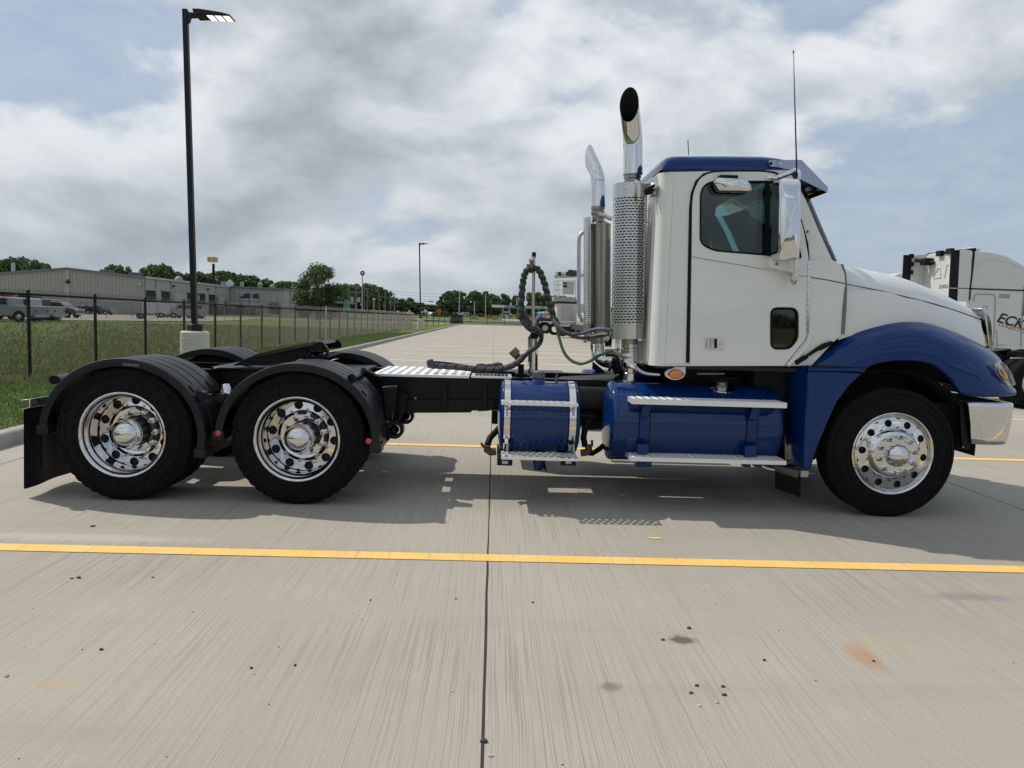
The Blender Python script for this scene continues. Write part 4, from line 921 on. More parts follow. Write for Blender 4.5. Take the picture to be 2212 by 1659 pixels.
for i, (x_, w) in enumerate(((640, .75), (1195, .6), (1150, .5))):
    c_ = onY('P', x_, 660, 224); t = thing('fuel_pump', (c_.x, 224, 1.0), ['white fuel pump between the first two canopy columns', 'white fuel pump right of the hose pole', 'pale fuel pump just right of the hose pole'][i], 'fuel pump')
    MB().bx(c_.x-w, c_.x+w, 223.6, 224.4, 1.0, 2.4).bx(c_.x-w*1.1, c_.x+w*1.1, 223.5, 224.5, 2.9, 3.3).build('cabinet', CW, t, bevel=.05); MB().bx(c_.x-w*.9, c_.x+w*.9, 223.7, 224.3, 2.4, 2.9).build('display', GLS, t)
YB = mat('bollard_yellow', (.62, .50, .10), .5)
for i, x_ in enumerate((510, 540, 735, 760, 790, 800, 1060)):
    c_ = onY('P', x_, 680, 222); o = MB().cyl((c_.x, 222, 1.0), (c_.x, 222, 2.35), .14, 10).lathe([(.14, 0), (.1, .08), (.001, .1)], (c_.x, 222, 2.35), (0, 0, 1), 10).build('bollard', YB); tag(o, 'yellow bollard at the fuel station, '+ORD[i]+' from the left', 'bollard', 'yellow bollards at the fuel station')
OB = mat('orange_barrier', (.6, .16, .05), .5)
for i, (x_, w) in enumerate(((325, 1.6), (1075, 1.5))):
    c_ = onY('P', x_, 650 if i == 0 else 700, 232 if i == 0 else 205); o = thing('work_barrier', (c_.x, c_.y, gz(0, c_.y)), ['orange road barrier on the verge left of the canopy', 'orange and white barrier under the canopy right of the hose'][i], 'barrier')
    for k in range(3): MB().bx(c_.x-w+k*w*.7, c_.x-w+k*w*.7+w*.55, c_.y-.2, c_.y+.2, gz(0, c_.y)+.05, gz(0, c_.y)+.95).build('section', OB, o, bevel=.05)
for i, (x_, w, h) in enumerate(((35, 1.1, 1.0), (433, .7, 1.1))):
    c_ = onY('P', x_, 690, 205); g0 = gz(0, 205); o = thing('utility_box', (c_.x, 205, g0), ['tan utility box left on the green strip', 'narrow tan utility box right on the green strip'][i], 'utility box'); MB().bx(c_.x-w, c_.x+w, 204.5, 205.5, g0-.1, g0+h).build('cabinet', mat('tan_box', (.3, .26, .2), .7), o, bevel=.05); MB().bx(c_.x-w*1.06, c_.x+w*1.06, 204.45, 205.55, g0+h, g0+h+.12).build('lid', mat('tan_lid', (.22, .2, .16), .7), o)

# ------------------------------------------------------------------ white boom service truck behind the exhaust stacks
CY0 = 62.0
CWH = mat('service_truck_white', (.50, .50, .48), .5, dust=.15, var=.08); CGR = mat('service_truck_grey', (.30, .30, .30), .55, dust=.1); CDK = mat('service_truck_black', (.015, .015, .017), .6)
sv = thing('boom_truck', (onY('P', 1700, 900, CY0).x, CY0, 0), 'white boom service truck with railed basket and blue nose behind the exhaust stacks', 'service truck')
def s2(x, y, d=0): p_ = onY('P', x, y, CY0+d); return p_.x, p_.z
def sbox(n_, x0, y0, x1, y1, m, d0=0, d1=2.2, bev=.03):
    a, c = s2(x0, y0, d0), s2(x1, y1, d0); return MB().bx(a[0], c[0], CY0+d0, CY0+d1, c[1], a[1]).build(n_, m, sv, bevel=bev)
sbox('lower_body', 1570, 430, 2060, 760, CWH); sbox('side_locker', 1640, 490, 1850, 735, mat('locker_grey', (.38, .38, .385), .5), -.04, .1)
sbox('chassis', 1560, 760, 2060, 860, CWH, 0, 2.0); sbox('underframe', 1600, 860, 2060, 975, CDK, .3, 1.8)
sbox('outrigger', 1915, 560, 2010, 990, CWH, -.5, -.3)
for yy in (705, 785, 865, 948): c_ = onY('P', 1958, yy, CY0-.5); MB().lathe([(.001, 0), (.115, 0), (.12, .03)], (c_.x, CY0-.53, c_.z), (0, 1, 0), 16).build('outrigger_hole', CDK if yy > 900 else CGR, sv)
sbox('basket_floor', 1505, 310, 1910, 400, CGR, -.3, 1.8); sbox('basket_back', 1675, 20, 1880, 270, CWH, .8, .9)
for x_ in (1505, 1545, 1575, 1600, 1670, 1900): a, b = s2(x_, 15), s2(x_, 320); MB().cyl((a[0], CY0-.25, a[1]), (b[0], CY0-.25, b[1]), .028, 6).build('rail_post', CWH, sv)
for y_ in (15, 90, 185): a, b = s2(1505, y_), s2(1905, y_-6); MB().cyl((a[0], CY0-.25, a[1]), (b[0], CY0-.25, b[1]), .028, 6).build('rail', CWH, sv)
a, b = s2(1600, 285), s2(1660, 215); MB().cyl((a[0], CY0-.25, a[1]), (b[0], CY0-.25, b[1]), .03, 6).build('brace', CWH, sv)
for x_ in (1690, 1730):
    for y_ in (70, 115): a = s2(x_, y_, .8); MB().bx(a[0]-.09, a[0]+.09, CY0+.77, CY0+.8, a[1]-.1, a[1]+.1).build('panel_opening', CDK, sv)
# boom lying over the top, cylinders and hoses
a = onY('G', 1600, 375, CY0+.5); b = onY('G', 1900, 360, CY0+.5); b0_ = b
MB().tube([a, b, b+Vector((1.5, 0, .05))], .19, 8).build('boom', CWH, sv); 
for i, x_ in enumerate((1625, 1655, 1690, 1735, 1775)): c_ = onY('G', x_, 352, CY0+.3); MB().bx(c_.x-.11, c_.x+.11, CY0+.1, CY0+.7, c_.z-.12, c_.z+.16).build('boom_fitting', (CWH, CDK)[i % 2], sv, bevel=.02)
c_ = onY('G', 1790, 345, CY0+.2); MB().lathe([(.001, -.4), (.27, -.4), (.27, .4), (.001, .4)], c_, (.6, .8, 0), 16).build('winch_drum', CDK, sv)
c_ = onY('P', 1780, 800, CY0); 
for x0_, x1_, y_ in ((1620, 1700, 770), (1640, 1760, 830)): a, b = s2(x0_, y_, -.1), s2(x1_, y_+20, -.1); MB().cyl((a[0], CY0-.1, a[1]), (b[0], CY0-.1, b[1]), .07, 8).build('hydraulic_cylinder', CWH, sv)
# front: cab nose with the blue and white panels and the steer wheel
YN = CY0+16
def n2(x, y): p_ = onY('P', x, y, YN); return p_.x, p_.z
def nbox(n_, x0, y0, x1, y1, m, d0=0, d1=2.2, bev=.04): a, c = n2(x0, y0), n2(x1, y1); return MB().bx(a[0], c[0], YN+d0, YN+d1, c[1], a[1]).build(n_, m, sv, bevel=bev)
nbox('blue_tank', 1238, 582, 1300, 690, mat('bright_blue_tank', (.05, .19, .55), .4), bev=.25); nbox('cab_panel', 1305, 582, 1440, 705, CWH, bev=.1); nbox('red_panel', 1318, 600, 1372, 690, mat('faded_red_panel', (.42, .16, .13), .6), -.03, .0)
nbox('cab_rear', 1440, 540, 1620, 760, CWH); nbox('front_chassis', 1205, 705, 1560, 770, CDK, 0, 2.0); nbox('front_bumper', 1190, 735, 1235, 850, CDK)
nbox('dark_window', 1385, 620, 1425, 650, GLS, -.03, 0)
w_ = n2(1350, 832); 
for dy in (-.1, 1.9):
    e = part_empty('wheel', sv, (w_[0], YN+dy, .55)); rr = .60
    MB().lathe([(rr*.5, 0), (rr*.93, 0), (rr, .04), (rr, .26), (rr*.93, .3), (rr*.5, .3)], (w_[0], YN+dy, .55), (0, 1, 0), 28).build('tyre', TYRE, e); MB().lathe([(.001, .0), (.1, -.03), (.16, .05), (.26, .06), (.31, 0)], (w_[0], YN+dy, .55), (0, 1, 0), 24).build('rim', RIMG, e)
w2 = onY('P', 1530, 870, YN-6)
for xx, Y_ in ((1530, YN-6),):
    p_ = onY('P', xx, 870, Y_); e = part_empty('wheel', sv, (p_.x, Y_, .55)); MB().lathe([(.3, 0), (.55, 0), (.6, .04), (.6, .3), (.3, .3)], (p_.x, Y_, .55), (0, 1, 0), 24).build('tyre', TYRE, e)
p_ = onY('X', 1306, 730, 44); e = part_empty('wheel', sv, (p_.x, 44, .55)); MB().lathe([(.3, 0), (.52, 0), (.55, .04), (.55, .3), (.3, .3)], (p_.x, 44, .55), (0, 1, 0), 28).build('tyre', TYRE, e); MB().lathe([(.001, .05), (.2, .05), (.3, -.01)], (p_.x, 44, .55), (0, 1, 0), 28).build('rim', RIMG, e)
MB().bx(p_.x-.2, p_.x+2.4, 43.2, 62.5, .75, 1.1).build('rear_frame', CDK, sv); MB().bx(p_.x+.1, p_.x+2.3, 43.5, 61.5, 1.1, 1.35).build('deck', CGR, sv, bevel=.03)
for k in range(6): MB().bx(p_.x+.1, p_.x+.5, 44.5+k*2.7, 46.8+k*2.7, 1.35, 2.0).build('side_bin', CWH, sv, bevel=.04)
MB().cyl((b0_.x+1.2, CY0+.6, 1.0), (b0_.x+1.2, CY0+.6, b0_.z), .35, 16).build('boom_pedestal', CWH, sv)
e = part_empty('wheel', sv, (p_.x+2.3, 44, .55)); MB().lathe([(.3, 0), (.52, 0), (.55, .04), (.55, .3), (.3, .3)], (p_.x+2.3, 44, .55), (0, 1, 0), 28).build('tyre', TYRE, e)
# ================================================================== THE TRACTOR UNIT
CHR = mat('chrome', (0.66, 0.665, 0.67), .045, metal=1.0, var=.03)
ALU = mat('polished_aluminium', (0.66, 0.66, 0.655), .08, metal=1.0, var=.05, vs=4)
STN = mat('brushed_stainless', (0.58, 0.58, 0.575), .26, metal=1.0, var=.12, vs=5, aniso=(8, 8, .5))
STD = mat('heat_stained_steel', (0.30, 0.28, 0.255), .30, metal=1.0, var=.45, vs=3, aniso=(6, 6, .6))
DPL = mat('bright_tread_plate', (0.78, 0.79, 0.80), .32, metal=.45, var=.08)
BLU = mat('deep_blue_paint', (0.0012, 0.026, 0.13), .4, coat=.6, spec=.03, var=.05, vs=1.5)
BLUD = mat('deep_blue_tank_paint', (0.0012, 0.023, 0.115), .4, coat=.8, spec=.03, var=.06, vs=1.5)
WPT = mat('white_cab_paint', (0.67, 0.69, 0.665), .32, coat=.7, var=.03, vs=1.6, dust=.05)
BPL = mat('black_fender_plastic', (0.007, 0.008, 0.011), .42, var=.25, vs=5, bump=.05, bs=120, dust=.025, spec=.28)
BFR = mat('black_frame_paint', (0.004, 0.0045, 0.006), .35, var=.3, vs=4, dust=.012, coat=0, spec=.22)
BRB = mat('black_rubber', (0.006, 0.006, 0.007), .7, var=.2, spec=.2)
FLP = mat('mudflap_rubber', (0.006, 0.006, 0.007), .6, var=.3, vs=8, dust=.05, spec=.25)
DRK = mat('dark_interior', (0.018, 0.019, 0.022), .8); SEAT = mat('seat_fabric_grey', (0.045, 0.05, 0.06), .9)
RST = mat('rusted_fitting', (0.12, 0.065, 0.035), .8, var=.4, vs=30); GRC = mat('grey_plastic_cap', (.12, .13, .14), .6)
AMB = mat('amber_lens', (0.62, 0.17, 0.02), .15, coat=.8, var=.1); RED = mat('red_reflector', (0.50, 0.02, 0.02), .2, coat=.8)
TRK = thing('tractor_truck', (0.3, 7.08, 0), 'white and blue day-cab semi tractor with chrome stacks and black fenders', 'truck')
YC = 7.08
def mir(y): return 2*YC-y

# ---- wheels -------------------------------------------------------
def tyre_mb(c, s, Rr=.518, w=.265, lugs=True):
    """outer face at c.y, body extending in direction s (+1 away from the camera)"""
    n = 132; pr = [(.300, .012), (.330, .002), (.365, -.002), (.405, -.004), (.445, .000), (.470, .006), (.488, .012), (.500, .018), (.512, .026)]
    tw = w; rows = []
    def ring(r, h, fn=None): return [Vector((c[0]+(r if fn is None else fn(k, r))*math.sin(2*math.pi*k/n), c[1]+s*h, c[2]+(r if fn is None else fn(k, r))*math.cos(2*math.pi*k/n))) for k in range(n)]
    k_ = Rr/.518
    lug = (lambda k, r: r if k % 3 else r-.008) if lugs else None
    for r, h in pr: rows.append(ring(r*k_, h, lug if r > .495 else None))
    gx = [.05, .056, .066, .072] ; 
    rows.append(ring(Rr, .036, lug)); 
    for g in (.075, .13, .185):
        rows.append(ring(Rr, g-.008, lug)); rows.append(ring(Rr-.012, g-.005)); rows.append(ring(Rr-.012, g+.005)); rows.append(ring(Rr, g+.008, lug))
    rows.append(ring(Rr, w-.036, lug))
    for r, h in reversed(pr): rows.append(ring(r*k_, w-h, lug if r > .495 else None))
    mb = MB(); mb.grid(rows, cv=True)
    # raised sidewall ribs
    for r in (.372, .438, .472):
        mb.lathe([(r*k_, -.0005), (r*k_+.002, -.006), (r*k_+.005, -.006), (r*k_+.007, -.0005)], c, (0, s, 0), 72)
    return mb
def holes_ring(mb, c, s, surf, ra, rb, rh, hr, n=10, ph=0.0, seg=20, deep=.03):
    da = 2*math.pi/n
    for k in range(n):
        a0 = ph+k*da; inner = []; outer = []
        for j in range(seg):
            t = 2*math.pi*j/seg; ux, uz = math.cos(t), math.sin(t)
            inner.append((rh+hr*ux, (hr*uz)/rh))
            # sector boundary in (r, angle)
            m = max(abs(ux)/1.0, abs(uz)/1.0); bx_, bz_ = ux/m, uz/m
            r = rh + (bx_*(rb-rh) if bx_ > 0 else bx_*(rh-ra)); outer.append((r, bz_*da/2))
        def P3(q, dy=0): r, a = q; return Vector((c[0]+r*math.sin(a0+a), c[1]+s*(surf(r)+dy), c[2]+r*math.cos(a0+a)))
        mid = [((a[0]*.5+b[0]*.5), (a[1]*.5+b[1]*.5)) for a, b in zip(inner, outer)]
        rows = [[P3(q) for q in outer], [P3(q) for q in mid], [P3(q) for q in inner], [P3(q, .006) for q in inner], [P3(q, deep) for q in inner]]
        mb.grid(rows, cv=True)
def lerp(x, xs, ys): return float(np.interp(x, xs, ys))
def nut_mb(p, s, l=.05, r=.017):
    mb = MB(); mb.lathe([(r*1.35, 0), (r*1.35, -.004), (r, -.006), (r*.98, -l*.5), (r*.75, -l*.8), (r*.35, -l), (.001, -l*1.03)], p, (0, s, 0), 10); return mb
NUT = {}
def nut(parent, p, s, l, r):
    key = (s, l, r)
    if key not in NUT: NUT[key] = nut_mb((0, 0, 0), s, l, r).build('lug_nut', CHR); m = NUT[key].data; bpy.data.objects.remove(NUT[key]); NUT[key] = m
    o = bpy.data.objects.new('lug_nut', NUT[key]); COL.objects.link(o); o.parent = parent; o.location = Vector(p)-wloc(parent)
def steer_wheel(x, y, z, s, ph=.1):
    e = part_empty('steer_wheel', TRK, (x, y, z)); c = (x, y, z)
    tyre_mb(c, s, .518, .27, lugs=False).build('tyre', TYRE, e, fixn=False)
    surf = lambda r: lerp(r, [.05, .145, .178, .190, .205, .225, .275, .292, .300], [-.058, -.056, -.052, -.035, -.012, -.006, .002, .010, .014])
    mb = MB(); holes_ring(mb, c, s, surf, .209, .286, .248, .0290, 10, ph+.31)
    mb.lathe([(r, surf(r)) for r in (.209, .205, .200, .194, .188, .182, .176, .165, .14, .10, .07)], c, (0, s, 0), 80)
    mb.lathe([(.286, surf(.286)), (.292, .012), (.298, .016), (.303, .010), (.309, .000), (.316, -.007), (.323, -.009), (.328, -.006), (.329, .006)], c, (0, s, 0), 96)
    mb.build('rim', ALU, e, ang=40)
    MB().lathe([(.285, .035), (.12, .06)], c, (0, s, 0), 32).lathe([(.285, .035), (.285, .2)], c, (0, s, 0), 32).build('brake_drum', DRK, e)
    MB().lathe([(.092, -.056), (.092, -.075), (.088, -.088), (.083, -.10), (.07, -.118), (.05, -.133), (.025, -.141), (.001, -.143)], c, (0, s, 0), 40).build('hub_cap', CHR, e)
    for k in range(10):
        a = ph+2*math.pi*k/10; nut(e, (x+.143*math.sin(a), y+s*(-.056), z+.143*math.cos(a)), s, .062, .0185)
    return e
def drive_wheel(x, y, z, s, ph=0.0, inner=True):
    e = part_empty('drive_wheel', TRK, (x, y, z)); c = (x, y, z)
    tyre_mb(c, s, .518, .262).build('tyre', TYRE, e, fixn=False)
    mb = MB()
    mb.lathe([(.332, .004), (.331, -.008), (.325, -.011), (.318, -.008), (.312, .000), (.306, .012), (.303, .024), (.309, .030), (.300, .046), (.288, .056), (.283, .075), (.287, .10), (.291, .14), (.293, .18), (.290, .205), (.283, .214)], c, (0, s, 0), 96)
    surf = lambda r: lerp(r, [.09, .185, .196, .204, .215, .283], [.226, .226, .219, .205, .207, .214])
    holes_ring(mb, c, s, surf, .210, .283, .247, .0355, 10, ph+.31)
    mb.lathe([(r, surf(r)) for r in (.210, .204, .200, .196, .191, .185, .15, .10)], c, (0, s, 0), 80)
    mb.build('rim', ALU, e, ang=40)
    MB().lathe([(.30, .245), (.1, .25)], c, (0, s, 0), 32).build('inner_disc', DRK, e)
    MB().lathe([(.122, .226), (.112, .20), (.108, .12), (.108, .07)], c, (0, s, 0), 40).build('hub', BFR, e)
    MB().lathe([(.116, .085), (.116, .058), (.110, .050), (.101, .044), (.093, .030), (.075, .010), (.05, -.004), (.025, -.011), (.001, -.013)], c, (0, s, 0), 48).build('hub_cap', CHR, e)
    for k in range(10):
        a = ph+2*math.pi*k/10; nut(e, (x+.146*math.sin(a), y+s*(.226), z+.146*math.cos(a)), s, .055, .0175)
    if inner:
        e2 = part_empty('inner_wheel', TRK, (x, y+s*.31, z)); tyre_mb((x, y+s*.315, z), s, .518, .262).build('tyre', TYRE, e2, fixn=False)
        MB().lathe([(.30, .0), (.29, .2)], (x, y+s*.315, z), (0, s, 0), 32).build('rim', DRK, e2)
    return e
YO = 5.865; ZW = .516; XS, XD1, XD2 = 3.185, -1.495, -2.825
steer_wheel(XS, 5.915, ZW, 1); steer_wheel(XS, mir(5.915), ZW, -1)
drive_wheel(XD1, YO, ZW, 1, .15); drive_wheel(XD2, YO, ZW, 1, .36); drive_wheel(XD1, mir(YO), ZW, -1); drive_wheel(XD2, mir(YO), ZW, -1)
for x in (XD1, XD2):
    MB().cyl((x, 6.1, ZW), (x, mir(6.1), ZW), .075, 16).build('axle_tube', BFR, TRK); MB().lathe([(.001, -.2), (.12, -.19), (.21, -.08), (.23, 0), (.21, .1), (.1, .2)], (x, YC, ZW), (1, 0, 0), 24).build('differential', BFR, TRK)
MB().cyl((XS, 6.1, ZW-.03), (XS, mir(6.1), ZW-.03), .06, 12).build('front_axle', BFR, TRK)
MB().cyl((XD1, YC, .62), (2.0, YC, .78), .055, 14).build('drive_shaft', BFR, TRK)

# ---- black full fenders over the drive wheels ---------------------
def fender(x, s, a0, a1, rx=.632, rz=.588, y0=5.862, w=.64, extra=0.0):
    f = part_empty('fender', TRK, (x, y0 if s > 0 else mir(y0), ZW)); Y = (lambda d: y0+d) if s > 0 else (lambda d: mir(y0)-d); n = 44; rows = []
    prof = [(-.062, .003), (-.060, -.001), (-.050, -.003), (-.012, -.003), (-.003, .001), (.000, .010)]
    top = []
    for g in (.15, .30, .45): top += [(0, g-.012), (-.011, g-.007), (-.011, g+.007), (0, g+.012)]
    prof += top + [(0, w-.01), (-.004, w), (-.06, w), (-.06, w-.006), (-.012, w-.01)] + [(-.012, .012), (-.058, .010)]
    for i in range(n+1):
        a = R(a0+(a1-a0)*i/n); 
        k = 1.0
        rows.append([Vector((x+(rx+q[0])*math.cos(a)*k, Y(q[1]), ZW+(rz+q[0])*math.sin(a)*k)) for q in prof])
    mb = MB(); mb.grid(rows, cv=True); mb.f.append(tuple(range(len(prof)))); mb.mi.append(0); m0 = n*len(prof); mb.f.append(tuple(m0+j for j in range(len(prof)))); mb.mi.append(0)
    mb.build('fender_shell', BPL, f, ang=30)
    # mounting straps moulded on the front quarter and end brackets
    for aa in (a1+18 if a1 < a0 else a1-18,):
        pass
    for ang_, dx in ((a0, 1), (a1, 1)):
        a = R(ang_); px_ = x+(rx-.03)*math.cos(a); pz_ = ZW+(rz-.03)*math.sin(a)
        MB().bx(px_-.045, px_+.045, Y(-.008), Y(.16), pz_-.05, pz_+.02).build('end_bracket', BPL, f, bevel=.006)
        MB().bx(px_-.03, px_+.03, Y(.16), Y(w), pz_-.045, pz_+.0).build('end_bar', BPL, f, bevel=.005)
    a = R(38); px_ = x+(rx+.004)*math.cos(a); pz_ = ZW+(rz+.004)*math.sin(a)
    for d in (.06, .42): MB().box((px_, Y(d+.05), pz_), (.012, .09, .06), Matrix.Rotation(-R(38)+0, 3, 'Y')).build('strap_clamp', BPL, f)
    return f, rx, rz
f2, _, _ = fender(XD2, 1, 176, -12); f1, _, _ = fender(XD1, 1, 177, -4)
fender(XD2, -1, 176, -12); fender(XD1, -1, 177, -4)
def refl(z, a, b, par):
    p = onY(z, a, b, YO-.012); MB().lathe([(.001, -.006), (.014, -.006), (.022, -.002), (.024, .004)], p, (0, 1, 0), 20).build('red_reflector', RED, par)
refl('A', 160, 930, f1); refl('A', 1487, 1000, f1)
p = onY('H', 1060, 268, YO-.004); text_mesh('FORMAX', .030, mat('faint_grey_lettering', (.25, .25, .25), .6), 'lettering', f2, p+Vector((0, -.002, 0)), (math.pi/2, R(3), 0), extrude=.001)
# fender support tubes and axle ends
def tubep(name, z, pts, r, m, par=TRK, n=14, bev=0):
    P_ = [onY(z, a, b, Y) for a, b, Y in pts]; return MB().tube(P_, r, n).build(name, m, par)
tubep('fender_tube', 'A', [(1345, 440, 5.90), (1470, 385, 6.65)], .027, BFR); p = onY('A', 1345, 440, 5.895)
MB().lathe([(.034, 0), (.034, -.03), (.024, -.03), (.024, .05)], p, (0, 1, 0), 20).build('tube_collar', BFR, TRK)
tubep('fender_tube', 'A', [(1440, 375, 6.3), (1570, 440, 6.5), (1580, 480, 6.6)], .026, BFR)
tubep('fender_tube', 'H', [(1715, 545, 5.95), (1900, 490, 6.6)], .023, CHR); p = onY('H', 1710, 548, 5.93); MB().lathe([(.001, -.03), (.036, -.03), (.038, .05), (.03, .08)], p, (0, 1, 0), 16).build('tube_collar', BFR, TRK)
tubep('fender_tube', 'H', [(1895, 568, 6.0), (2010, 540, 6.6)], .025, BFR); p = onY('H', 1893, 568, 5.98); MB().lathe([(.001, -.03), (.034, -.03), (.036, .05), (.03, .08)], p, (0, 1, 0), 16).build('tube_collar', BFR, TRK)
p = onY('A', 230, 490, 6.3); MB().lathe([(.001, 0), (.035, .01), (.045, .05), (.045, .12)], p, (.2, -.3, -1), 18).build('air_fitting', CHR, TRK)
# rear end: cross tube, mudflap, hanger bar
tubep('rear_tube', 'K', [(425, 1105, 6.05), (560, 1085, 6.66)], .036, BFR); p = onY('K', 425, 1105, 6.04)
MB().lathe([(.001, 0), (.034, 0), (.036, .02)], p, (0, 1, 0), 18).build('tube_cap', BRB, TRK)
FX_ = onY('X', 49, 960, 5.90).x
zt = onY('X', 52, 872, 5.9).z; zb = onY('X', 49, 1056, 5.9).z
rows = [[(FX_+.012*math.sin(k*.9)-.02*(1-j/8)*0+.015*(j/8), 5.90+.62*k/8, zb+(zt-zb)*j/8) for k in range(9)] for j in range(9)]
mb = MB(); mb.grid(rows); mb.grid([[(a+.012, b, c) for a, b, c in r_] for r_ in rows]); mb.build('mudflap', FLP, TRK)
p = onY('X', 52, 866, 5.88); q = onX('X', 126, 842, p.x)
MB().add([(p.x-.02, 5.87, p.z+.01), (p.x+.05, 5.87, p.z+.018), (p.x+.05, 6.66, p.z+.018), (p.x-.02, 6.66, p.z+.01), (p.x-.02, 5.87, p.z-.07), (p.x+.05, 5.87, p.z-.05), (p.x+.05, 6.66, p.z-.05), (p.x-.02, 6.66, p.z-.07)], [(0,1,2,3), (0,4,5,1), (3,2,6,7), (0,3,7,4), (4,7,6,5), (1,5,6,2)]).build('mudflap_bar', CHR, TRK, bevel=.006)
MB().bx(p.x, -3.2, 6.60, 6.66, p.z-.05, p.z+.03).build('bar_arm', BFR, TRK)
fl = MB(); rows = [[(FX_+.032+.004*math.sin(j), 6.10+.05*k, zb+.12+(zt-zb-.02)*j/4*.75) for k in range(2)] for j in range(5)]
fl.grid(rows).build('spray_strip', mat('worn_spray_brush', (.05, .05, .05), .9, dust=.5, vs=25), TRK)
mb = MB(); rows = [[(-3.56, mir(5.90)-.62*k/4, .08+.66*j/4) for k in range(5)] for j in range(5)]; mb.grid(rows).build('mudflap', FLP, TRK)

# ---- frame rails ---------------------------------------------------
zr1 = onY('B', 1500, 240, 6.65).z; zr0 = onY('B', 500, 487, 6.65).z
for y, s in ((6.65, 1), (mir(6.65), -1)):
    mb = MB().bx(-3.45, 3.9, y, y+s*.010, zr0, zr1).bx(-3.45, 3.9, y+s*.010, y+s*.09, zr1-.011, zr1-.001).bx(-3.45, 3.9, y+s*.010, y+s*.09, zr0+.001, zr0+.011)
    mb.build('frame_rail', BFR, TRK, smooth=False)
for x in (-3.4, -2.15, -.8, .35, 1.4, 3.2): MB().bx(x, x+.09, 6.67, mir(6.67), zr0+.03, zr1-.03).build('crossmember', BFR, TRK, bevel=.01)
# lower frame liner/air tanks seen under the rail
p = onY('B', 330, 550, 6.62); q = onY('B', 1190, 500, 6.62); MB().prismY(XZ('B', [(360, 560), (1020, 556), (1040, 530), (1085, 530), (1090, 545), (1190, 540), (1240, 500), (1240, 440), (430, 440)], 6.62), 6.60, 6.645).build('frame_gusset', BFR, TRK)
for a in (780, 1150):
    MB().prismY(XZ('B', [(a-22, 310), (a+22, 310), (a+25, 520), (a-30, 520)], 6.6), 6.585, 6.60).build('bracket', BFR, TRK, bevel=.004)
# bolt heads along the rail
BOLT = None
def bolt(z, a, b, Y, r=.012, m=BFR, par=TRK):
    p = onY(z, a, b, Y); return MB().lathe([(r, 0), (r, -.008), (r*.6, -.012), (.001, -.012)], p, (0, 1, 0), 6).build('bolt', m, par)
for a, b in ((375, 262), (428, 262), (370, 318), (370, 425), (370, 365), (1465, 285), (1515, 285), (1725, 288), (1760, 285), (1870, 285), (1340, 262), (1580, 285), (512, 428)):
    bolt('B', a, b, 6.64, .011, BFR if a != 512 else GALV)
# spring hanger and torque arm eyes
MB().prismY(XZ('A', [(1605, 520), (1735, 515), (1740, 600), (1700, 760), (1690, 815), (1640, 815), (1625, 740), (1608, 600)], 6.3), 6.30, 6.42).build('spring_hanger', BFR, TRK, bevel=.012)
def eye(z, a, b, r, Y):
    p = onY(z, a, b, Y); mb = MB().lathe([(r*.62, 0), (r, 0), (r, .10), (r*.62, .10), (r*.62, 0)], p, (0, 1, 0), 24).lathe([(.001, .01), (r*.25, .0), (r*.5, .03)], p, (0, 1, 0), 16); return mb.build('torque_arm_eye', BFR, TRK)
eye('A', 1715, 900, .075, 6.25); eye('A', 1815, 780, .072, 6.9)
p = onY('A', 1640, 955, 6.27); q = onY('A', 1690, 900, 6.27); MB().tube([q+Vector((-.5, .05, -.06)), p+Vector((0, .05, 0)), q+Vector((0, .05, 0))], .05, 8).build('torque_arm', BFR, TRK)
p = onY('A', 1815, 780, 6.95); MB().tube([p, p+Vector((-.6, 0, -.02))], .04, 8).build('torque_arm', BFR, TRK)
MB().prismY(XZ('A', [(1760, 560), (1835, 600), (1800, 720), (1755, 815), (1700, 800)], 6.5), 6.5, 6.54).build('frame_web', BFR, TRK)
# suspension masses between the wheels
for x in (XD1, XD2): MB().lathe([(.05, 0), (.13, .02), (.14, .08), (.12, .1), (.14, .13), (.13, .2), (.05, .22)], (x-.35, 6.72, .62), (0, 0, 1), 20).build('air_spring', BRB, TRK)
MB().bx(XD2-.2, XD1+.3, 6.56, 6.64, .42, .56).build('equaliser_beam', BFR, TRK, bevel=.02)
# ---- fifth wheel -----------------------------------------------------
fw = part_empty('fifth_wheel', TRK, (-1.6, YC, 1.1)); YF = 6.72
def FW(pts, Y=YF): return XZ('A', pts, Y)
top = FW([(285, 330), (430, 258), (520, 225), (860, 152), (965, 128), (1062, 118)])
def fwplate():
    # deck plate tilted, wide in the middle, split at the rear
    mb = MB(); hw = [.10, .30, .40, .45, .40, .30]; rows = []
    for (x, z), h in zip(top, hw): rows.append([(x, YC-h, z), (x, YC-h*.45, z), (x, YC+h*.45, z), (x, YC+h, z)])
    rows2 = [[(a+.006, b, c-.028) for a, b, c in r_] for r_ in rows]
    vs = [p for r_ in rows for p in r_]+[p for r_ in rows2 for p in r_]; n = len(top); fs = []
    for i in range(n-1):
        for j in range(3):
            if i < 2 and j == 1: continue
            a = i*4+j; fs += [(a, a+4, a+5, a+1), (a+4*n, a+1+4*n, a+5+4*n, a+4+4*n)]
        for j in (0, 3): a = i*4+j; fs.append((a, a+4, a+4+4*n, a+4*n))
    for j in (0, 1, 2): a = (n-1)*4+j; fs.append((a, a+1, a+1+4*n, a+4*n))
    mb.add(vs, fs); return mb
fwplate().build('coupling_plate', mat('black_grease_steel', (.016, .016, .018), .33, var=.4, vs=9, coat=.2), fw, smooth=False)
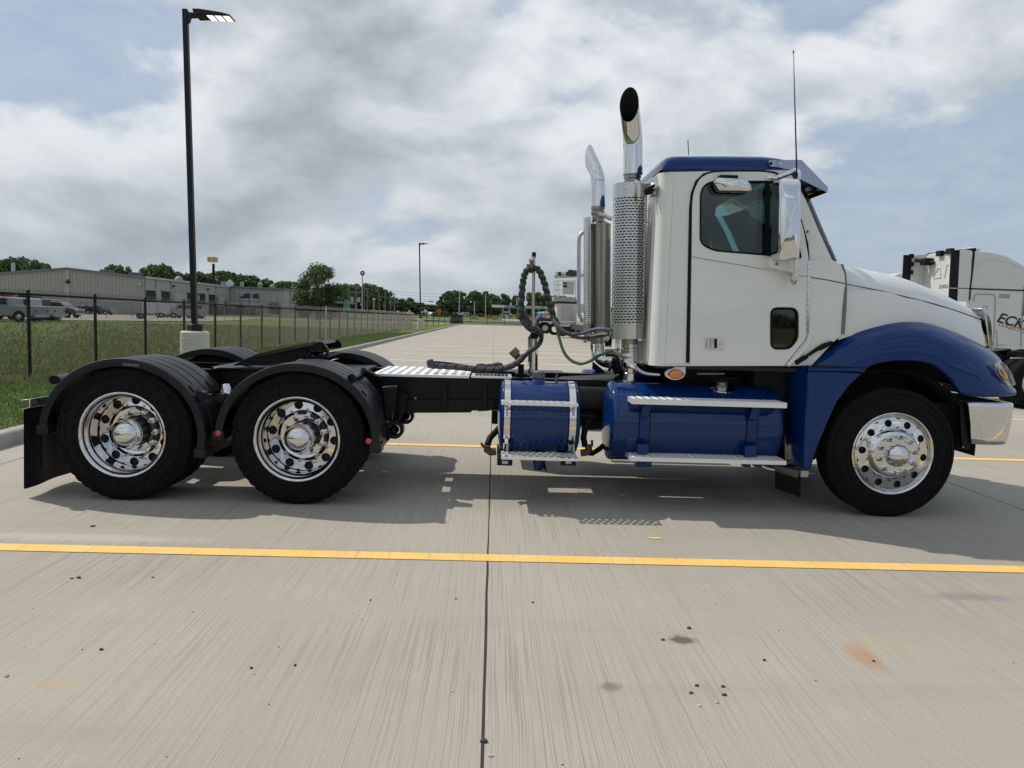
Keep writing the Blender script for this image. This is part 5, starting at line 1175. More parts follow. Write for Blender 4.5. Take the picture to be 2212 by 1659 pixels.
for yy in (YF, mir(YF)-.03):
    MB().prismY(FW([(430, 262), (520, 230), (860, 158), (900, 160), (965, 205), (965, 235), (820, 300), (560, 330), (300, 332), (285, 330)]), yy, yy+.03).build('side_skirt', BFR, fw)
    MB().prismY(FW([(900, 160), (1060, 122), (1090, 130), (1112, 165), (1108, 200), (1080, 205), (960, 215)], YF), yy, yy+.03).build('front_skirt', BFR, fw)
for a, b, r in ((1092, 183, .03), (1098, 228, .032), (965, 260, .03)):
    p = onY('A', a, b, YF-.02); MB().lathe([(r*.5, 0), (r, 0), (r, .05), (r*.5, .05), (r*.5, 0)], p, (0, 1, 0), 18).build('pivot_ring', BFR, fw)
p = onY('A', 985, 207, YF-.03); q = onY('A', 1140, 207, YF-.03); MB().cyl(p, q, .010, 8).build('release_handle', BFR, fw)
MB().prismY(FW([(960, 260), (1060, 232), (1110, 240), (1110, 262), (880, 300), (760, 330), (700, 330)]), YF+.02, mir(YF)-.02).build('pedestal', BFR, fw)
MB().prismY(FW([(105, 380), (125, 345), (540, 350), (545, 385)], 6.66), 6.64, 6.78).build('slide_rail', BFR, fw, bevel=.008)
MB().prismY(FW([(120, 352), (180, 345), (350, 352), (350, 366), (120, 372)], 6.62), 6.60, 6.65).build('slide_rib', BFR, fw, bevel=.008)
MB().bx(-2.45, -1.14, 6.68, mir(6.68), zr1-.005, zr1+.02).build('mount_plate', BFR, fw)

# ---- deck plates with raised tread --------------------------------
def tread(mb, x0, x1, y0, y1, z, pitch=.03, l=.012, w=.0035, h=.0022):
    i = 0; y = y0+pitch/2
    while y < y1:
        x = x0+pitch/2+(pitch/2 if i % 2 else 0); k = 0
        while x < x1-pitch/3:
            a = R(45 if (k+i) % 2 else -45); c, s_ = math.cos(a), math.sin(a)
            v = [(x+c*u-s_*t, y+s_*u+c*t, z+hh) for u, t, hh in ((-l, 0, 0), (0, -w, 0), (l, 0, 0), (0, w, 0), (-l*.5, 0, h), (l*.5, 0, h))]
            mb.add(v, [(0,1,4), (1,5,4), (1,2,5), (2,3,5), (3,4,5), (3,0,4)]); x += pitch; k += 1
        y += pitch/2*1.15; i += 1
p0 = onY('B', 112, 205, 6.62); p1 = onY('B', 1008, 213, 6.62); ztop_ = (p0.z+p1.z)/2; 
dp = part_empty('deck_plate', TRK, (p0.x, 6.62, ztop_))
yb = onZ('B', 200, 117, ztop_).y; yb = min(max(yb, 7.3), 7.6)
# gentle step profile
MB().prismY([(p0.x, ztop_-.025), (p0.x, ztop_), (p1.x, ztop_+.003), (p1.x, ztop_-.022)], 6.615, yb).build('plate', DPL, dp, bevel=.004)
mb = MB(); tread(mb, p0.x+.01, p1.x-.01, 6.63, yb-.01, ztop_+.002, .040, .014, .0045, .003); tag(mb.build('tread', DPL, dp, smooth=False, fixn=False), kind='stuff')
q0 = onY('B', 1025, 218, 6.62); q1 = onY('B', 1400, 222, 6.62); dq = part_empty('deck_plate', TRK, (q0.x, 6.62, q0.z))
MB().bx(q0.x, q1.x, 6.615, 6.93, q0.z-.02, q0.z).build('plate', DPL, dq, bevel=.003)
for i in range(9):
    x = q0.x+.03+(q1.x-q0.x-.06)*i/9
    for j in range(3): MB().bx(x+.004, x+.030, 6.64+j*.095, 6.71+j*.095, q0.z+.0005, q0.z+.004).build('grip_slot', BFR, dq)

# ---- tanks -----------------------------------------------------------
def capsule(mb, x0, x1, y, z, r, e=.05, n=56):
    pr = [(.001, 0)]
    for i in range(1, 9): t = i/8*math.pi/2; pr.append((r*.90*math.sin(t) if i < 8 else r*.93, e*.5*(1-math.cos(t))))
    pr += [(r*.965, e*.62), (r*.99, e*.8), (r, e)]
    L_ = x1-x0; full = pr + [(a, L_-b) for a, b in reversed(pr)]
    return mb.lathe(full, (x0, y, z), (1, 0, 0), n)
def band(x0, x1, y, z, r, m, name='strap', par=None):
    n = 56; MB().lathe([(r+.001, 0), (r+.006, 0), (r+.006, x1-x0), (r+.001, x1-x0)], (x0, y, z), (1, 0, 0), n).build(name, m, par)
    MB().lathe([(r+.0005, -.008), (r+.0035, -.008), (r+.0035, x1-x0+.008), (r+.0005, x1-x0+.008)], (x0, y, z), (1, 0, 0), n).build('strap_liner', BRB, par)
def step(name, par, x0, x1, y0, y1, z, h, grip='holes'):
    e = part_empty(name, par, (x0, y0, z)) if False else None
    m = DPL if grip == 'tread' else DPL
    mb = MB()
    if grip == 'holes':
        mb.bx(x0, x1, y0, y0+.006, z-h, z).bx(x0, x1, y1-.006, y1, z-h, z).bx(x0, x0+.006, y0+.006, y1-.006, z-h, z).bx(x1-.006, x1, y0+.006, y1-.006, z-h, z)
        n = int((x1-x0)/.052); w = (x1-x0)/n
        rows_y = [y0+.006+(y1-y0-.012)*j/3 for j in range(4)]
        for j in range(3):
            for i in range(n):
                off = (w/2 if j % 2 else 0); a = x0+i*w+off
                if a+w > x1: continue
                b0, b1 = rows_y[j], rows_y[j+1]
                mb.bx(a, a+.026, b0, b1, z-.008, z+.004)
            if j: mb.bx(x0+.006, x1-.006, rows_y[j]-.004, rows_y[j]+.004, z-.006, z+.006)
    else:
        mb.prismX([(y0, z-h), (y0, z), (y1, z), (y1, z-.004), (y0+.005, z-.004), (y0+.005, z-h)], x0, x1)
        mb.bx(x0, x0+.005, y0+.005, y1, z-h*.9, z-.004).bx(x1-.005, x1, y0+.005, y1, z-h*.9, z-.004)
        tread(mb, x0+.01, x1-.01, y0+.004, y1-.004, z+.0005, .030, .011, .0035, .0028)
    return mb.build(name, m, par, smooth=False, bevel=0, fixn=False)
# short tank
YT, ZT, RT = 6.275, .688, .297
st = part_empty('hydraulic_tank', TRK, (.4, YT, ZT)); xa = onY('B', 1268, 700, 6.2).x; xb = onY('B', 2040, 700, 6.1).x
capsule(MB(), xa, xb, YT, ZT, RT, .05).build('shell', BLUD, st, ang=60)
for a, b in ((1318, 1380), (1922, 1988)):
    u, v = onY('B', a+10, 640, 5.99).x, onY('B', b+4, 640, 5.99).x; band(u, v, YT, ZT, RT, ALU, 'strap', st)
for (zz_, ya, yb_) in (('t', 430, 487), ('b', 926, 990)):
    a = onY('B', 1303, yb_, 5.87); b = onY('B', 2012, yb_+4, 5.87); t_ = onY('B', 1303, 463 if zz_ == 't' else 965, 5.87)
    step('step', st, a.x, b.x, 5.87, 6.035 if zz_ == 't' else 6.12, t_.z, t_.z-a.z)
for a in (1357, 1970):
    for b0, b1 in ((492, 590), (850, 925)): p = onY('B', a, b0, 5.965); q = onY('B', a, b1, 5.965); MB().cyl(p, q, .008, 8).build('step_bolt', GALV, st)
for a, b in ((1265, 1405), (1850, 1990)):
    p = onY('B', a, 1000, 5.93); q = onY('B', b, 1048, 5.93); MB().bx(p.x, q.x, 5.92, 6.6, q.z, p.z+.02).build('tank_cradle', BFR, st, bevel=.006)
    p = onY('B', a+45, 1005, 5.9); q = onY('B', a+100, 1035, 5.9); MB().bx(p.x, q.x, 5.905, 5.92, q.z, p.z).build('cradle_clip', GALV, st, bevel=.003)
p = onY('B', 1647, 320, 6.27); MB().lathe([(.062, -.03), (.058, .0), (.046, .015), (.046, .03)], (p.x, YT, ZT+RT), (0, 0, 1), 24).build('filler_neck', BLUD, st)
capg = MB(); n = 24
capg.lathe([(.046, .03), (.046, .075), (.038, .085), (.001, .088)], (p.x, YT, ZT+RT), (0, 0, 1), 24)
for k in range(16): a = 2*math.pi*k/16; capg.box((p.x+.047*math.cos(a), YT+.047*math.sin(a), ZT+RT+.052), (.008, .008, .04), Matrix.Rotation(a, 3, 'Z'))
capg.build('filler_cap', GRC, st)
p = onY('B', 1812, 300, YT); MB().lathe([(.012, -.02), (.012, .03), (.009, .035), (.009, .06), (.001, .062)], (p.x, YT, ZT+RT), (0, 0, 1), 10).build('breather', RST, st)
p = onY('B', 1648, 1040, 6.2); MB().lathe([(.001, 0), (.035, .01), (.05, .04), (.055, .10)], (p.x, 6.2, p.z-.05), (0, 0, 1), 18).build('drain_sump', BLUD, st)
tubep('drain_hose', 'B', [(1690, 1000, 6.2), (1712, 1090, 6.15)], .009, BRB, st)
tubep('suction_pipe', 'B', [(1255, 915, 6.3), (1200, 920, 6.3), (1170, 895, 6.3), (1175, 850, 6.3), (1200, 790, 6.35), (1265, 720, 6.45), (1330, 650, 6.5)], .026, BRB, st)
tubep('valve_elbow', 'B', [(1252, 918, 6.28), (1200, 922, 6.28), (1172, 905, 6.28), (1172, 860, 6.28)], .031, RST, st); tubep('valve_lever', 'B', [(1165, 885, 6.26), (1130, 865, 6.24), (1118, 838, 6.24)], .011, RST, st)
tubep('valve_elbow', 'B', [(2035, 930, 6.28), (2090, 925, 6.28), (2110, 895, 6.28), (2100, 860, 6.28)], .031, RST, st); tubep('valve_lever', 'B', [(2115, 885, 6.26), (2140, 860, 6.24), (2138, 812, 6.24)], .011, RST, st)
tubep('return_hose', 'B', [(2075, 870, 6.3), (2060, 790, 6.3), (2075, 700, 6.32), (2120, 630, 6.4), (2230, 600, 6.5)], .026, BRB, st)
tubep('suction_pipe', 'B', [(2080, 930, 6.3), (2140, 935, 6.32), (2200, 900, 6.36), (2260, 850, 6.4)], .022, BRB, st)
MB().cyl((xb+.02, 6.55, .80), (xb+.45, 6.55, .80), .13, 24).build('air_tank', BFR, TRK)
# long fuel tank
YL, ZL, RL = 6.31, .672, .325
lt = part_empty('fuel_tank', TRK, (1.6, YL, ZL)); xa2 = onY('D', 116, 700, 6.25).x; xb2 = onY('D', 1800, 700, 6.0).x
capsule(MB(), xa2, xb2, YL, ZL, RL, .055).build('shell', BLUD, lt, ang=60)
MB().lathe([(RL+.0005, 0), (RL+.003, .003), (RL+.0005, .008)], (xa2+.065, YL, ZL), (1, 0, 0), 56).build('weld_seam', BLUD, lt); MB().lathe([(RL+.0005, 0), (RL+.003, .003), (RL+.0005, .008)], (xb2-.07, YL, ZL), (1, 0, 0), 56).build('weld_seam', BLUD, lt)
for a, b in ((440, 528), (1432, 1520)):
    u, v = onY('D', a, 700, 5.99).x, onY('D', b, 700, 5.99).x; band(u, v, YL, ZL, RL, BLU, 'strap', lt)
    for yy, dz in ((625, 0), (860, 0)):
        p = onY('D', a+5, yy, 5.975); q = onY('D', b-5, yy+70, 5.975); MB().bx(p.x, q.x, 5.968, 5.99, q.z, p.z).build('strap_joint', BLU, lt, bevel=.004)
for a, b, t0, t1 in ((460, 555, 485, 600), (1465, 1560, 505, 620)):
    MB().prismY(XZ('D', [(a+15, t0), (b, t0), (b-30, t1), (a-15, t1)], 5.95), 5.95, 5.99).build('step_bracket', BLU, lt, bevel=.004)
for a, b, t0, t1 in ((413, 525, 850, 940), (1405, 1520, 870, 965)):
    MB().prismY(XZ('D', [(a+10, t0), (b-10, t0), (b, t1), (a, t1)], 5.95), 5.95, 6.0).build('step_bracket', BLU, lt, bevel=.004)
for t0, t1, xl_, xr_, in ((430, 480, 365, 1797), (968, 1006, 352, 1792)):
    a = onY('D', xl_, t1, 5.865); b = onY('D', xr_, t1+27, 5.865); t_ = onY('D', xl_, t0, 5.865); step('step', lt, a.x, b.x, 5.865, 6.05 if t0 < 600 else 6.12, t_.z, t_.z-a.z, 'tread')
for a in (435, 510, 1425, 1530): p = onY('D', a, 1035, 6.0); MB().bx(p.x-.03, p.x+.03, 5.98, 6.05, p.z-.02, p.z+.03).build('step_foot', BLU, lt, bevel=.004)
p = onY('D', 1195, 360, 6.2); ft = Vector((p.x, YL-.10, ZL+math.sqrt(RL**2-.01)))
nrm = Vector((0, -.31, .95)).normalized()
MB().lathe([(.105, -.006), (.105, .004), (.055, .006), (.055, .01)], ft, nrm, 32).build('cap_plate', ALU, lt); MB().lathe([(.052, .006), (.052, .03), (.047, .034), (.047, .058), (.040, .064), (.001, .066)], ft, nrm, 28).build('filler_cap', mat('aluminium_cap', (.35, .37, .40), .25, metal=.9), lt)
# far side tank (seen only in gaps and by its shadow)
ft2 = part_empty('fuel_tank', TRK, (1.6, mir(YL), ZL)); capsule(MB(), .9, xb2, mir(YL), ZL, RL, .05, 32).build('shell', BLUD, ft2, ang=60)
MB().bx(1.0, 2.25, mir(5.87)-.12, mir(5.87), .40, .44).build('step', DPL, ft2); MB().bx(1.0, 2.25, mir(5.87)-.12, mir(5.87), .84, .88).build('step', DPL, ft2)
bb = part_empty('battery_box', TRK, (.35, mir(6.2), .6)); MB().bx(0, .75, mir(6.5), mir(5.95), .42, .95).build('box', BFR, bb, bevel=.02)
# engine, gearbox and dark under-cab mass, with added pieces blocking sun between the rails
MB().prismY([(1.35, .62), (1.35, 1.02), (2.2, 1.1), (2.6, 1.35), (3.6, 1.3), (3.75, .75), (3.3, .60)], YC-.36, YC+.36).build('engine', DRK, TRK, bevel=.03)
MB().prismY([(.55, .62), (.62, .95), (1.30, 1.0), (1.35, .55), (.9, .50)], YC-.22, YC+.26).build('gearbox_sun_blocker', DRK, TRK, bevel=.04)  # unseen block added to break up the sun patches on the slab
MB().lathe([(.001, 0), (.12, .02), (.13, .05), (.13, .75), (.12, .78), (.001, .8)], (-.35, 7.32, .80), (1, 0, 0), 24).build('air_tank', BFR, TRK)  # tank added to stop sun coming through the frame
for k_, (ya_, yb_, za_, zb_) in enumerate(((6.75, 6.82, .93, .90), (6.9, 6.86, .88, .97), (7.05, 7.12, .97, .93), (7.2, 7.1, .9, .95))): MB().tube(spline([(-.9, ya_, za_), (-.2, yb_, zb_), (.5, ya_, zb_-.04), (1.4, yb_, za_+.02)], 5), .016, 8).build('air_line_sun_blocker', BRB, TRK)  # unseen lines added to thin the lit gaps in the truck's shadow
MB().bx(1.28, 2.7, 6.55, 6.63, zr1-.02, 1.12).build('cab_mount', BFR, TRK)
tubep('under_cab_rod', 'C', [(450, 1588, 6.3), (640, 1588, 6.3)], .010, GALV); tubep('under_cab_pipe', 'C', [(640, 1580, 6.5), (900, 1575, 6.5)], .04, BRB)
tubep('under_cab_hose', 'C', [(820, 1545, 6.4), (900, 1600, 6.4), (1000, 1640, 6.4), (1100, 1800, 6.3)], .012, BRB)

# ---- cab -------------------------------------------------------------
YS_ = 6.0; cabp = part_empty('cab', TRK, (1.9, YC, 1.15))
def C_(pts, Y=YS_): return XZ('C', pts, Y)
win = rpoly(C_([(470, 262), (960, 262), (1005, 300), (1095, 560), (1120, 650), (1020, 778), (925, 768), (560, 736), (470, 700)]), [.10, .04, .04, .1, .02, .02, .02, .16, .10], 5)
doorwin = rpoly(C_([(470, 262), (985, 262), (1030, 330), (1110, 560), (1165, 790), (1005, 775), (560, 738), (468, 690)]), [.13, .05, .06, .1, .02, .02, .20, .14], 6)
lowwin = rpoly(C_([(958, 1137), (1138, 1137), (1138, 1345), (1085, 1413), (958, 1413)]), [.05, .06, .04, .04, .05], 4)
# side panel (behind the door) with openings
ap = [(1078, 178), (1128, 250), (1205, 390), (1290, 590), (1385, 800), (1440, 838)]
_s0 = 1.356; sideout = [(_s0, C_([(200, 1535)])[0][1]), (_s0, C_([(200, 189)])[0][1])] + C_([(500, 188)] + ap + [(1462, 900), (1470, 1000), (1462, 1200), (1450, 1310), (1395, 1362), (1235, 1535)])
def side_wall(Y0, Y1):
    mb = MB(); holed_plate(mb, sideout, [doorwin, lowwin], Y0, Y1); return mb.build('side_panel', WPT, cabp, smooth=False, bevel=.003, bseg=1)
side_wall(YS_, YS_+.035); side_wall(mir(YS_)-.035, mir(YS_))
# rounded rear corners and back wall
xc = C_([(196, 800)])[0][0]; XB = onX('C', 145, 900, 1.27).x
xb_ = 1.25; rc = .105; zc0 = C_([(196, 1535)])[0][1]; zc1 = C_([(196, 190)])[0][1]
sx = xb_+rc
for sgn, Y in ((1, YS_), (-1, mir(YS_))):
    rows = []
    for i in range(10):
        a = R(90*i/9); rows.append([(xb_+rc-rc*math.sin(a), Y+sgn*(rc-rc*math.cos(a)), z) for z in (zc0, zc1)])
    rows = [[(_s0-.0005, Y+sgn*.0, z) for z in (zc0, zc1)]] + rows
    MB().grid(rows).build('rear_corner', WPT, cabp)
MB().bx(xb_-.0, xb_+.02, YS_+rc, mir(YS_)-rc, zc0, zc1).build('back_wall', WPT, cabp, smooth=False)
MB().bx(xb_-.012, xb_-.001, YS_+rc+.03, YS_+rc+.055, zc0+.02, zc1-.1).build('wall_seam', WPT, cabp); 
for k in range(16): MB().lathe([(.008, 0), (.006, .004), (.001, .005)], (xb_-.001, YS_+rc+.02, zc0+.06+k*.09), (-1, 0, 0), 8).build('rivet', WPT, cabp)
MB().prismY(XZ('F', [(702, 1165), (780, 1165), (782, 1280), (745, 1345), (706, 1335)], 6.42), 6.42, 6.43).build('mount_bracket', WPT, cabp)

MB().bx(1.30, 2.75, YS_+.04, mir(YS_)-.04, zc0-.02, zc0+.01).build('floor', DRK, cabp)
MB().bx(2.62, 2.66, YS_+.1, mir(YS_)-.1, zc0+.4, 1.98).build('firewall', DRK, cabp)
# cab lower sill with rivets
for k in range(14):
    p = onY('C', 215+k*12.2, 1524, YS_-.001); MB().lathe([(.007, 0), (.005, -.004), (.001, -.005)], p, (0, 1, 0), 8).build('rivet', WPT, cabp)
# roof cap
RB = []
prof_r = [(185, 190), (193, 150), (205, 118), (228, 94), (262, 82), (310, 79), (600, 77), (880, 79), (960, 88), (1010, 97), (1040, 110), (1072, 135), (1082, 180)]
pr = C_(prof_r, 6.15); zlow = C_([(300, 190)], 6.0)[0][1]-.004
rows = []; xfr, xre = pr[-1][0], pr[0][0]
def roof_rows():
    N_ = 17; out = []
    for x, z in pr:
        row_ = []; 
        for j in range(N_+1):
            t = -1+2*j/N_; w = (abs(t))
            ex = 7.0; hw = 1.085; yy = YC+hw*t*1.0
            drop = (z-zlow)*(abs(t)**ex)*1.0
            row_.append((x, yy, z-drop))
        out.append(row_)
    return out
rr_ = []
for x, z in pr:
    row_ = []
    for j in range(0, 33):
        th = math.pi*j/32; c_, s_ = math.cos(th), math.sin(th)
        yy = YC-1.078*math.copysign(abs(c_)**.22, c_); zz_ = zlow+(z-zlow)*abs(s_)**.42
        row_.append((x, yy, zz_))
    rr_.append(row_)
MB().grid(rr_).build('roof', BLU, cabp, ang=60)
p0_, p1_ = C_([(190, 190), (1090, 183)], 6.0)
for k in range(22):
    p = onY('C', 215+k*13, 175, 5.996); MB().lathe([(.006, 0), (.005, -.004), (.001, -.005)], p, (0, 1, 0), 8).build('rivet', BLU, cabp)
# door skin
dout = rpoly(C_([(400, 1532), (413, 670), (415, 420), (425, 330), (470, 235), (540, 200), (650, 193), (900, 193), (1005, 208), (1060, 280), (1180, 560), (1222, 800), (1212, 1310), (1190, 1360), (1050, 1532)], YS_-.012), [.03, .02, .05, .08, .12, .1, .06, .05, .08, .1, .1, .03, .03, .06, .03], 4)
dr = part_empty('door', cabp, (1.6, YS_, 1.2)) if False else None
mb = MB(); holed_plate(mb, dout, [doorwin, lowwin], YS_-.018, YS_-.002); door = mb.build('door', WPT, cabp, smooth=False, bevel=.005, bseg=2)
def seal(pts, Y, r, m=BRB, name='door_seal', closed=False, par=None, sp=4):
    P_ = [Vector((x, Y, z)) for x, z in pts]
    return MB().tube(P_+([P_[0]] if closed else []), r, 6).build(name, m, par or cabp)
seal(C_([(385, 1512), (396, 1000), (402, 700), (408, 440), (418, 345), (450, 260), (500, 212), (560, 196), (700, 190), (900, 190), (985, 200), (1010, 212)], YS_-.01), YS_-.004, .0125)
seal(C_([(1165, 520), (1190, 610), (1212, 690), (1222, 800)], YS_-.01), YS_-.006, .011)
seal(C_([(1222, 800), (1210, 1312)], YS_-.01), YS_-.004, .006); 
hs = C_([(1212, 810), (1234, 808), (1220, 1310), (1200, 1312)], YS_-.01); MB().prismY(hs, YS_-.024, YS_-.010).build('hinge_strip', ALU, cabp, bevel=.003)
for k in range(12):
    p = onY('C', 1223-k*1.1, 830+k*41, YS_-.026); MB().bx(p.x-.009, p.x+.009, YS_-.0255, YS_-.0235, p.z-.0015, p.z+.0015).build('hinge_gap', BRB, cabp)
seal([tuple(q) for q in rpoly(C_([(1215, 1312), (1188, 1365), (1052, 1532)], YS_-.01), .03, 4)], YS_-.004, .005)
MB().prismY(C_([(383, 1512), (396, 1512), (408, 700), (402, 700)], YS_-.006), YS_-.009, YS_-.001).build('door_gap', BRB, cabp)
# glass, window rubber, quarter light divider
TG = glass('tinted_side_glass', (0.42, 0.58, 0.57), .02)
g_in = [((x-2.0)*.999+2.0, z) for x, z in doorwin]
for Y in (YS_+.004, mir(YS_)-.02): MB().prismY(doorwin, Y, Y+.004).build('side_window', TG, cabp, smooth=False)
seal(doorwin, YS_-.014, .009, name='window_rubber', closed=True)
MB().prismY(C_([(926, 262), (952, 262), (950, 772), (925, 768)], YS_-.01), YS_-.014, YS_+.012).build('window_divider', BRB, cabp)
bpl = C_([(926, 262), (952, 262), (950, 772), (925, 768)], YS_-.01)
MB().prismY(lowwin, YS_-.006, YS_-.003).build('lower_window', glass('dark_lower_glass', (.55, .57, .56), .03), cabp, smooth=False); seal(lowwin, YS_-.016, .011, name='window_rubber', closed=True)
MB().prismY([(a, b) for a, b in rpoly(C_([(950, 1130), (1145, 1130), (1145, 1350), (1090, 1420), (950, 1420)]), .05, 3)], YS_+.045, YS_+.05).build('interior_tone_panel', mat('grey_interior_tone', (.16, .165, .16), .8), cabp)  # added grey sheet, stands for the dim interior tone behind the lower window
# windscreen, pillars
ws = C_([(1130, 250), (1205, 390), (1290, 590), (1385, 800)], YS_)
rows = []
for x, z in ws:
    rows.append([(x+bow, YC+1.08*t, z) for t, bow in ((-1, .0), (-.985, .035), (-.95, .065), (-.88, .09), (-.6, .12), (0, .14), (.6, .12), (.88, .09), (.95, .065), (.985, .035), (1, 0))])
MB().grid(rows).build('windscreen', glass('green_tint_glass', (.62, .86, .80), .04), cabp)
seal(C_([(1200, 392), (1290, 600), (1383, 798)], YS_+.01), YS_+.012, .010, name='windscreen_rubber')
# interior: seats, wheel, far pillars, headliner
def seat(y):
    s_ = part_empty('seat', cabp, (1.75, y, 1.5)); MB().prismY(rpoly([(1.48, 1.55), (1.56, 2.28), (1.70, 2.32), (1.78, 1.72), (2.15, 1.70), (2.18, 1.56)], .06, 3), y-.25, y+.25).build('cushion', SEAT, s_, bevel=.05)
    MB().bx(1.60, 2.1, y-.2, y+.2, 1.2, 1.56).build('pedestal', DRK, s_)
seat(6.42); seat(7.74)
p = onY('C', 800, 600, 7.7); MB().lathe([(.21, 0), (.225, .012), (.21, .024), (.198, .012), (.21, 0)], (2.36, 7.68, 1.92), (-.9, 0, .5), 28).build('steering_wheel', BRB, cabp); MB().cyl((2.36, 7.68, 1.92), (2.6, 7.68, 1.75), .03, 8).build('steering_column', BRB, cabp)
MB().prismY([(2.42, 1.3), (2.42, 1.88), (2.58, 1.95), (2.72, 1.93), (2.72, 1.3)], YS_+.06, mir(YS_)-.06).build('dashboard', DRK, cabp, bevel=.03)
MB().bx(1.3, 2.12, YS_+.06, mir(YS_)-.06, 2.66, 2.69).build('headliner', DRK, cabp); MB().bx(1.26, 1.30, YS_+.1, mir(YS_)-.1, 1.2, 2.68).build('back_liner', DRK, cabp)
# sun visor over the windscreen
vs_ = part_empty('sun_visor', TRK, (2.3, YC, 2.7)); VY = 5.99
A0, A1, A2, A3 = C_([(1170, 111), (1355, 300), (1350, 338), (1215, 262)], VY)
MB().prismY([A0, A1, (A1[0]-.004, A1[1]-.008), (A0[0]-.010, A0[1]-.006)], VY, mir(VY)).build('visor_sheet', CHR, vs_, smooth=False)
MB().prismY([A1, A2, (A2[0]-.006, A2[1]), (A1[0]-.006, A1[1])], VY, mir(VY)).build('visor_lip', CHR, vs_, smooth=False)
sv_ = mat('visor_grey_steel', (.34, .37, .45), .22, metal=.9, var=.05)
MB().prismY(C_([(1172, 111), (1355, 300), (1350, 335), (1190, 258), (1172, 250), (1150, 196)], VY), VY-.004, VY+.0).build('visor_end', sv_, vs_, smooth=False)
MB().prismY(rpoly(C_([(940, 112), (1175, 111), (1160, 190), (1080, 178), (985, 158), (948, 158)], VY), [.03, .005, .005, .01, .01, .03], 3), VY-.008, VY-.004).build('visor_arm', sv_, vs_, smooth=False)
for a, b in ((960, 135), (1022, 137)): bolt('C', a, b, VY-.008, .013, BRB if a < 1000 else CHR, vs_)
MB().prismY(C_([(1175, 255), (1350, 338), (1213, 385), (1190, 330)], VY+.02), VY+.3, VY+.31).build('visor_bracket', BFR, vs_)
# hood gap seal and hood
hd = part_empty('hood', TRK, (3.2, YC, 1.6))
sil = [px('C', 1462, 829), px('I', 0, 425), px('I', 250, 480), px('I', 500, 560), px('I', 750, 650), px('I', 970, 740), px('I', 1085, 795), px('I', 1120, 828)]
topz = [(lambda p: (p.x, p.z))(onY('X', a, b, 6.45)) for a, b in sil]
topz[0] = (topz[0][0], topz[0][1])
tx = [a for a, b in topz]; tz = [b for a, b in topz]
X0h, X1h = 2.735, onY('I', 1122, 900, 6.45).x
def hood_pt(x, th):
    u = (x-X0h)/(X1h-X0h); hw = np.interp(u, [0, .25, .5, .75, .92, 1.0], [1.03, .985, .90, .79, .70, .655])
    xt = x; zt_ = np.interp(xt, tx, tz); zb_ = np.interp(u, [0, .2, .45, .7, 1.0], [1.40, 1.50, 1.48, 1.36, 1.18])
    c_, s_ = math.cos(th), math.sin(th); e1 = .34
    y = YC-hw*math.copysign(abs(c_)**e1, c_)*(1+.03*abs(c_)); z = zb_+(zt_-zb_)*abs(s_)**.62
    return (x, y, z)
rows = []
for i in range(26):
    x = X0h+(X1h-X0h)*i/25; rows.append([hood_pt(x, math.pi*j/40) for j in range(41)])
MB().grid(rows).build('hood_shell', WPT, hd, ang=60)
rows = [[(x-.02*0, y, z) for x, y, z in (hood_pt(X1h, math.pi*j/40) for j in range(41))], [(X1h+.05, YC+(y-YC)*.93, 1.15+(z-1.15)*.93) for x, y, z in (hood_pt(X1h, math.pi*j/40) for j in range(41))]]
MB().grid(rows).build('grille_surround', CHR, hd)
MB().prismX([(YC-.55, 1.0), (YC+.55, 1.0), (YC+.55, 1.6), (YC-.55, 1.6)], X1h+.03, X1h+.05).build('grille', CHR, hd)
# crown of the chrome grille seen from the side
gp = XZ('I', [(1118, 828), (1150, 838), (1185, 872), (1212, 925), (1228, 985), (1238, 1080), (1246, 1190), (1248, 1295), (1222, 1285), (1182, 1262), (1172, 1150), (1162, 1010), (1148, 905)], 6.50)
MB().prismY(gp, 6.50, mir(6.50)).build('grille_frame', CHR, hd, bevel=.02, bseg=3)
# gap seal between cowl and hood
gs = [onY('C', a, b, Yv) for a, b, Yv in ((1448, 838, 6.08), (1468, 900, 6.03), (1474, 1000, 6.0), (1468, 1150, 5.99), (1457, 1315, 5.99))]
MB().tube(gs, .016, 8).build('cowl_seal', mat('grey_cowl_seal', (.16, .155, .15), .7), TRK)
# cowl flare forward of the door
cw = XZ('C', [(1232, 812), (1290, 790), (1385, 800), (1445, 838), (1470, 905), (1474, 1000), (1466, 1200), (1452, 1318), (1395, 1366), (1240, 1532), (1056, 1532), (1196, 1362), (1216, 1312)], YS_-.006)
MB().prismY(cw, YS_-.010, YS_+.0).build('cowl_panel', WPT, cabp, smooth=False, bevel=.003)
MB().tube([onY('C', a, b, YS_-.008) for a, b in ((1230, 1330), (1215, 1385), (1150, 1465), (1075, 1530))], .02, 8).build('cowl_rib', WPT, cabp)
bolt('C', 1214, 607, YS_-.002, .010, GRC, cabp)
# body line: pinstripe gap down the cowl and hood
def ystripe(zn, pts, Yf, m=BRB, r=.0035, name='body_line', par=None):
    P_ = [onY(zn, a, b, Yf if not callable(Yf) else Yf(a)) for a, b in pts]; return MB().tube(P_, r, 5).build(name, m, par or TRK)
ystripe('C', [(1235, 922), (1350, 940), (1472, 965)], YS_-.011, par=cabp); 
def hood_side_y(x, z):
    best = None
    for j in range(21):
        q = hood_pt(x, math.pi/2*j/20)
        if best is None or abs(q[2]-z) < abs(best[2]-z): best = q
    return best[1]
P_ = []
for a, b in ((0, 640), (150, 675), (300, 712), (450, 748), (600, 787), (750, 832), (900, 882), (1030, 930), (1150, 977)):
    Yg = 6.2
    for _ in range(4): q = onY('I', a, b, Yg); Yg = hood_side_y(q.x, q.z)-.002
    P_.append(onY('I', a, b, Yg))
MB().tube([onY('C', 1480, 968, 6.05)]+P_, .0035, 5).build('body_line', BRB, hd)
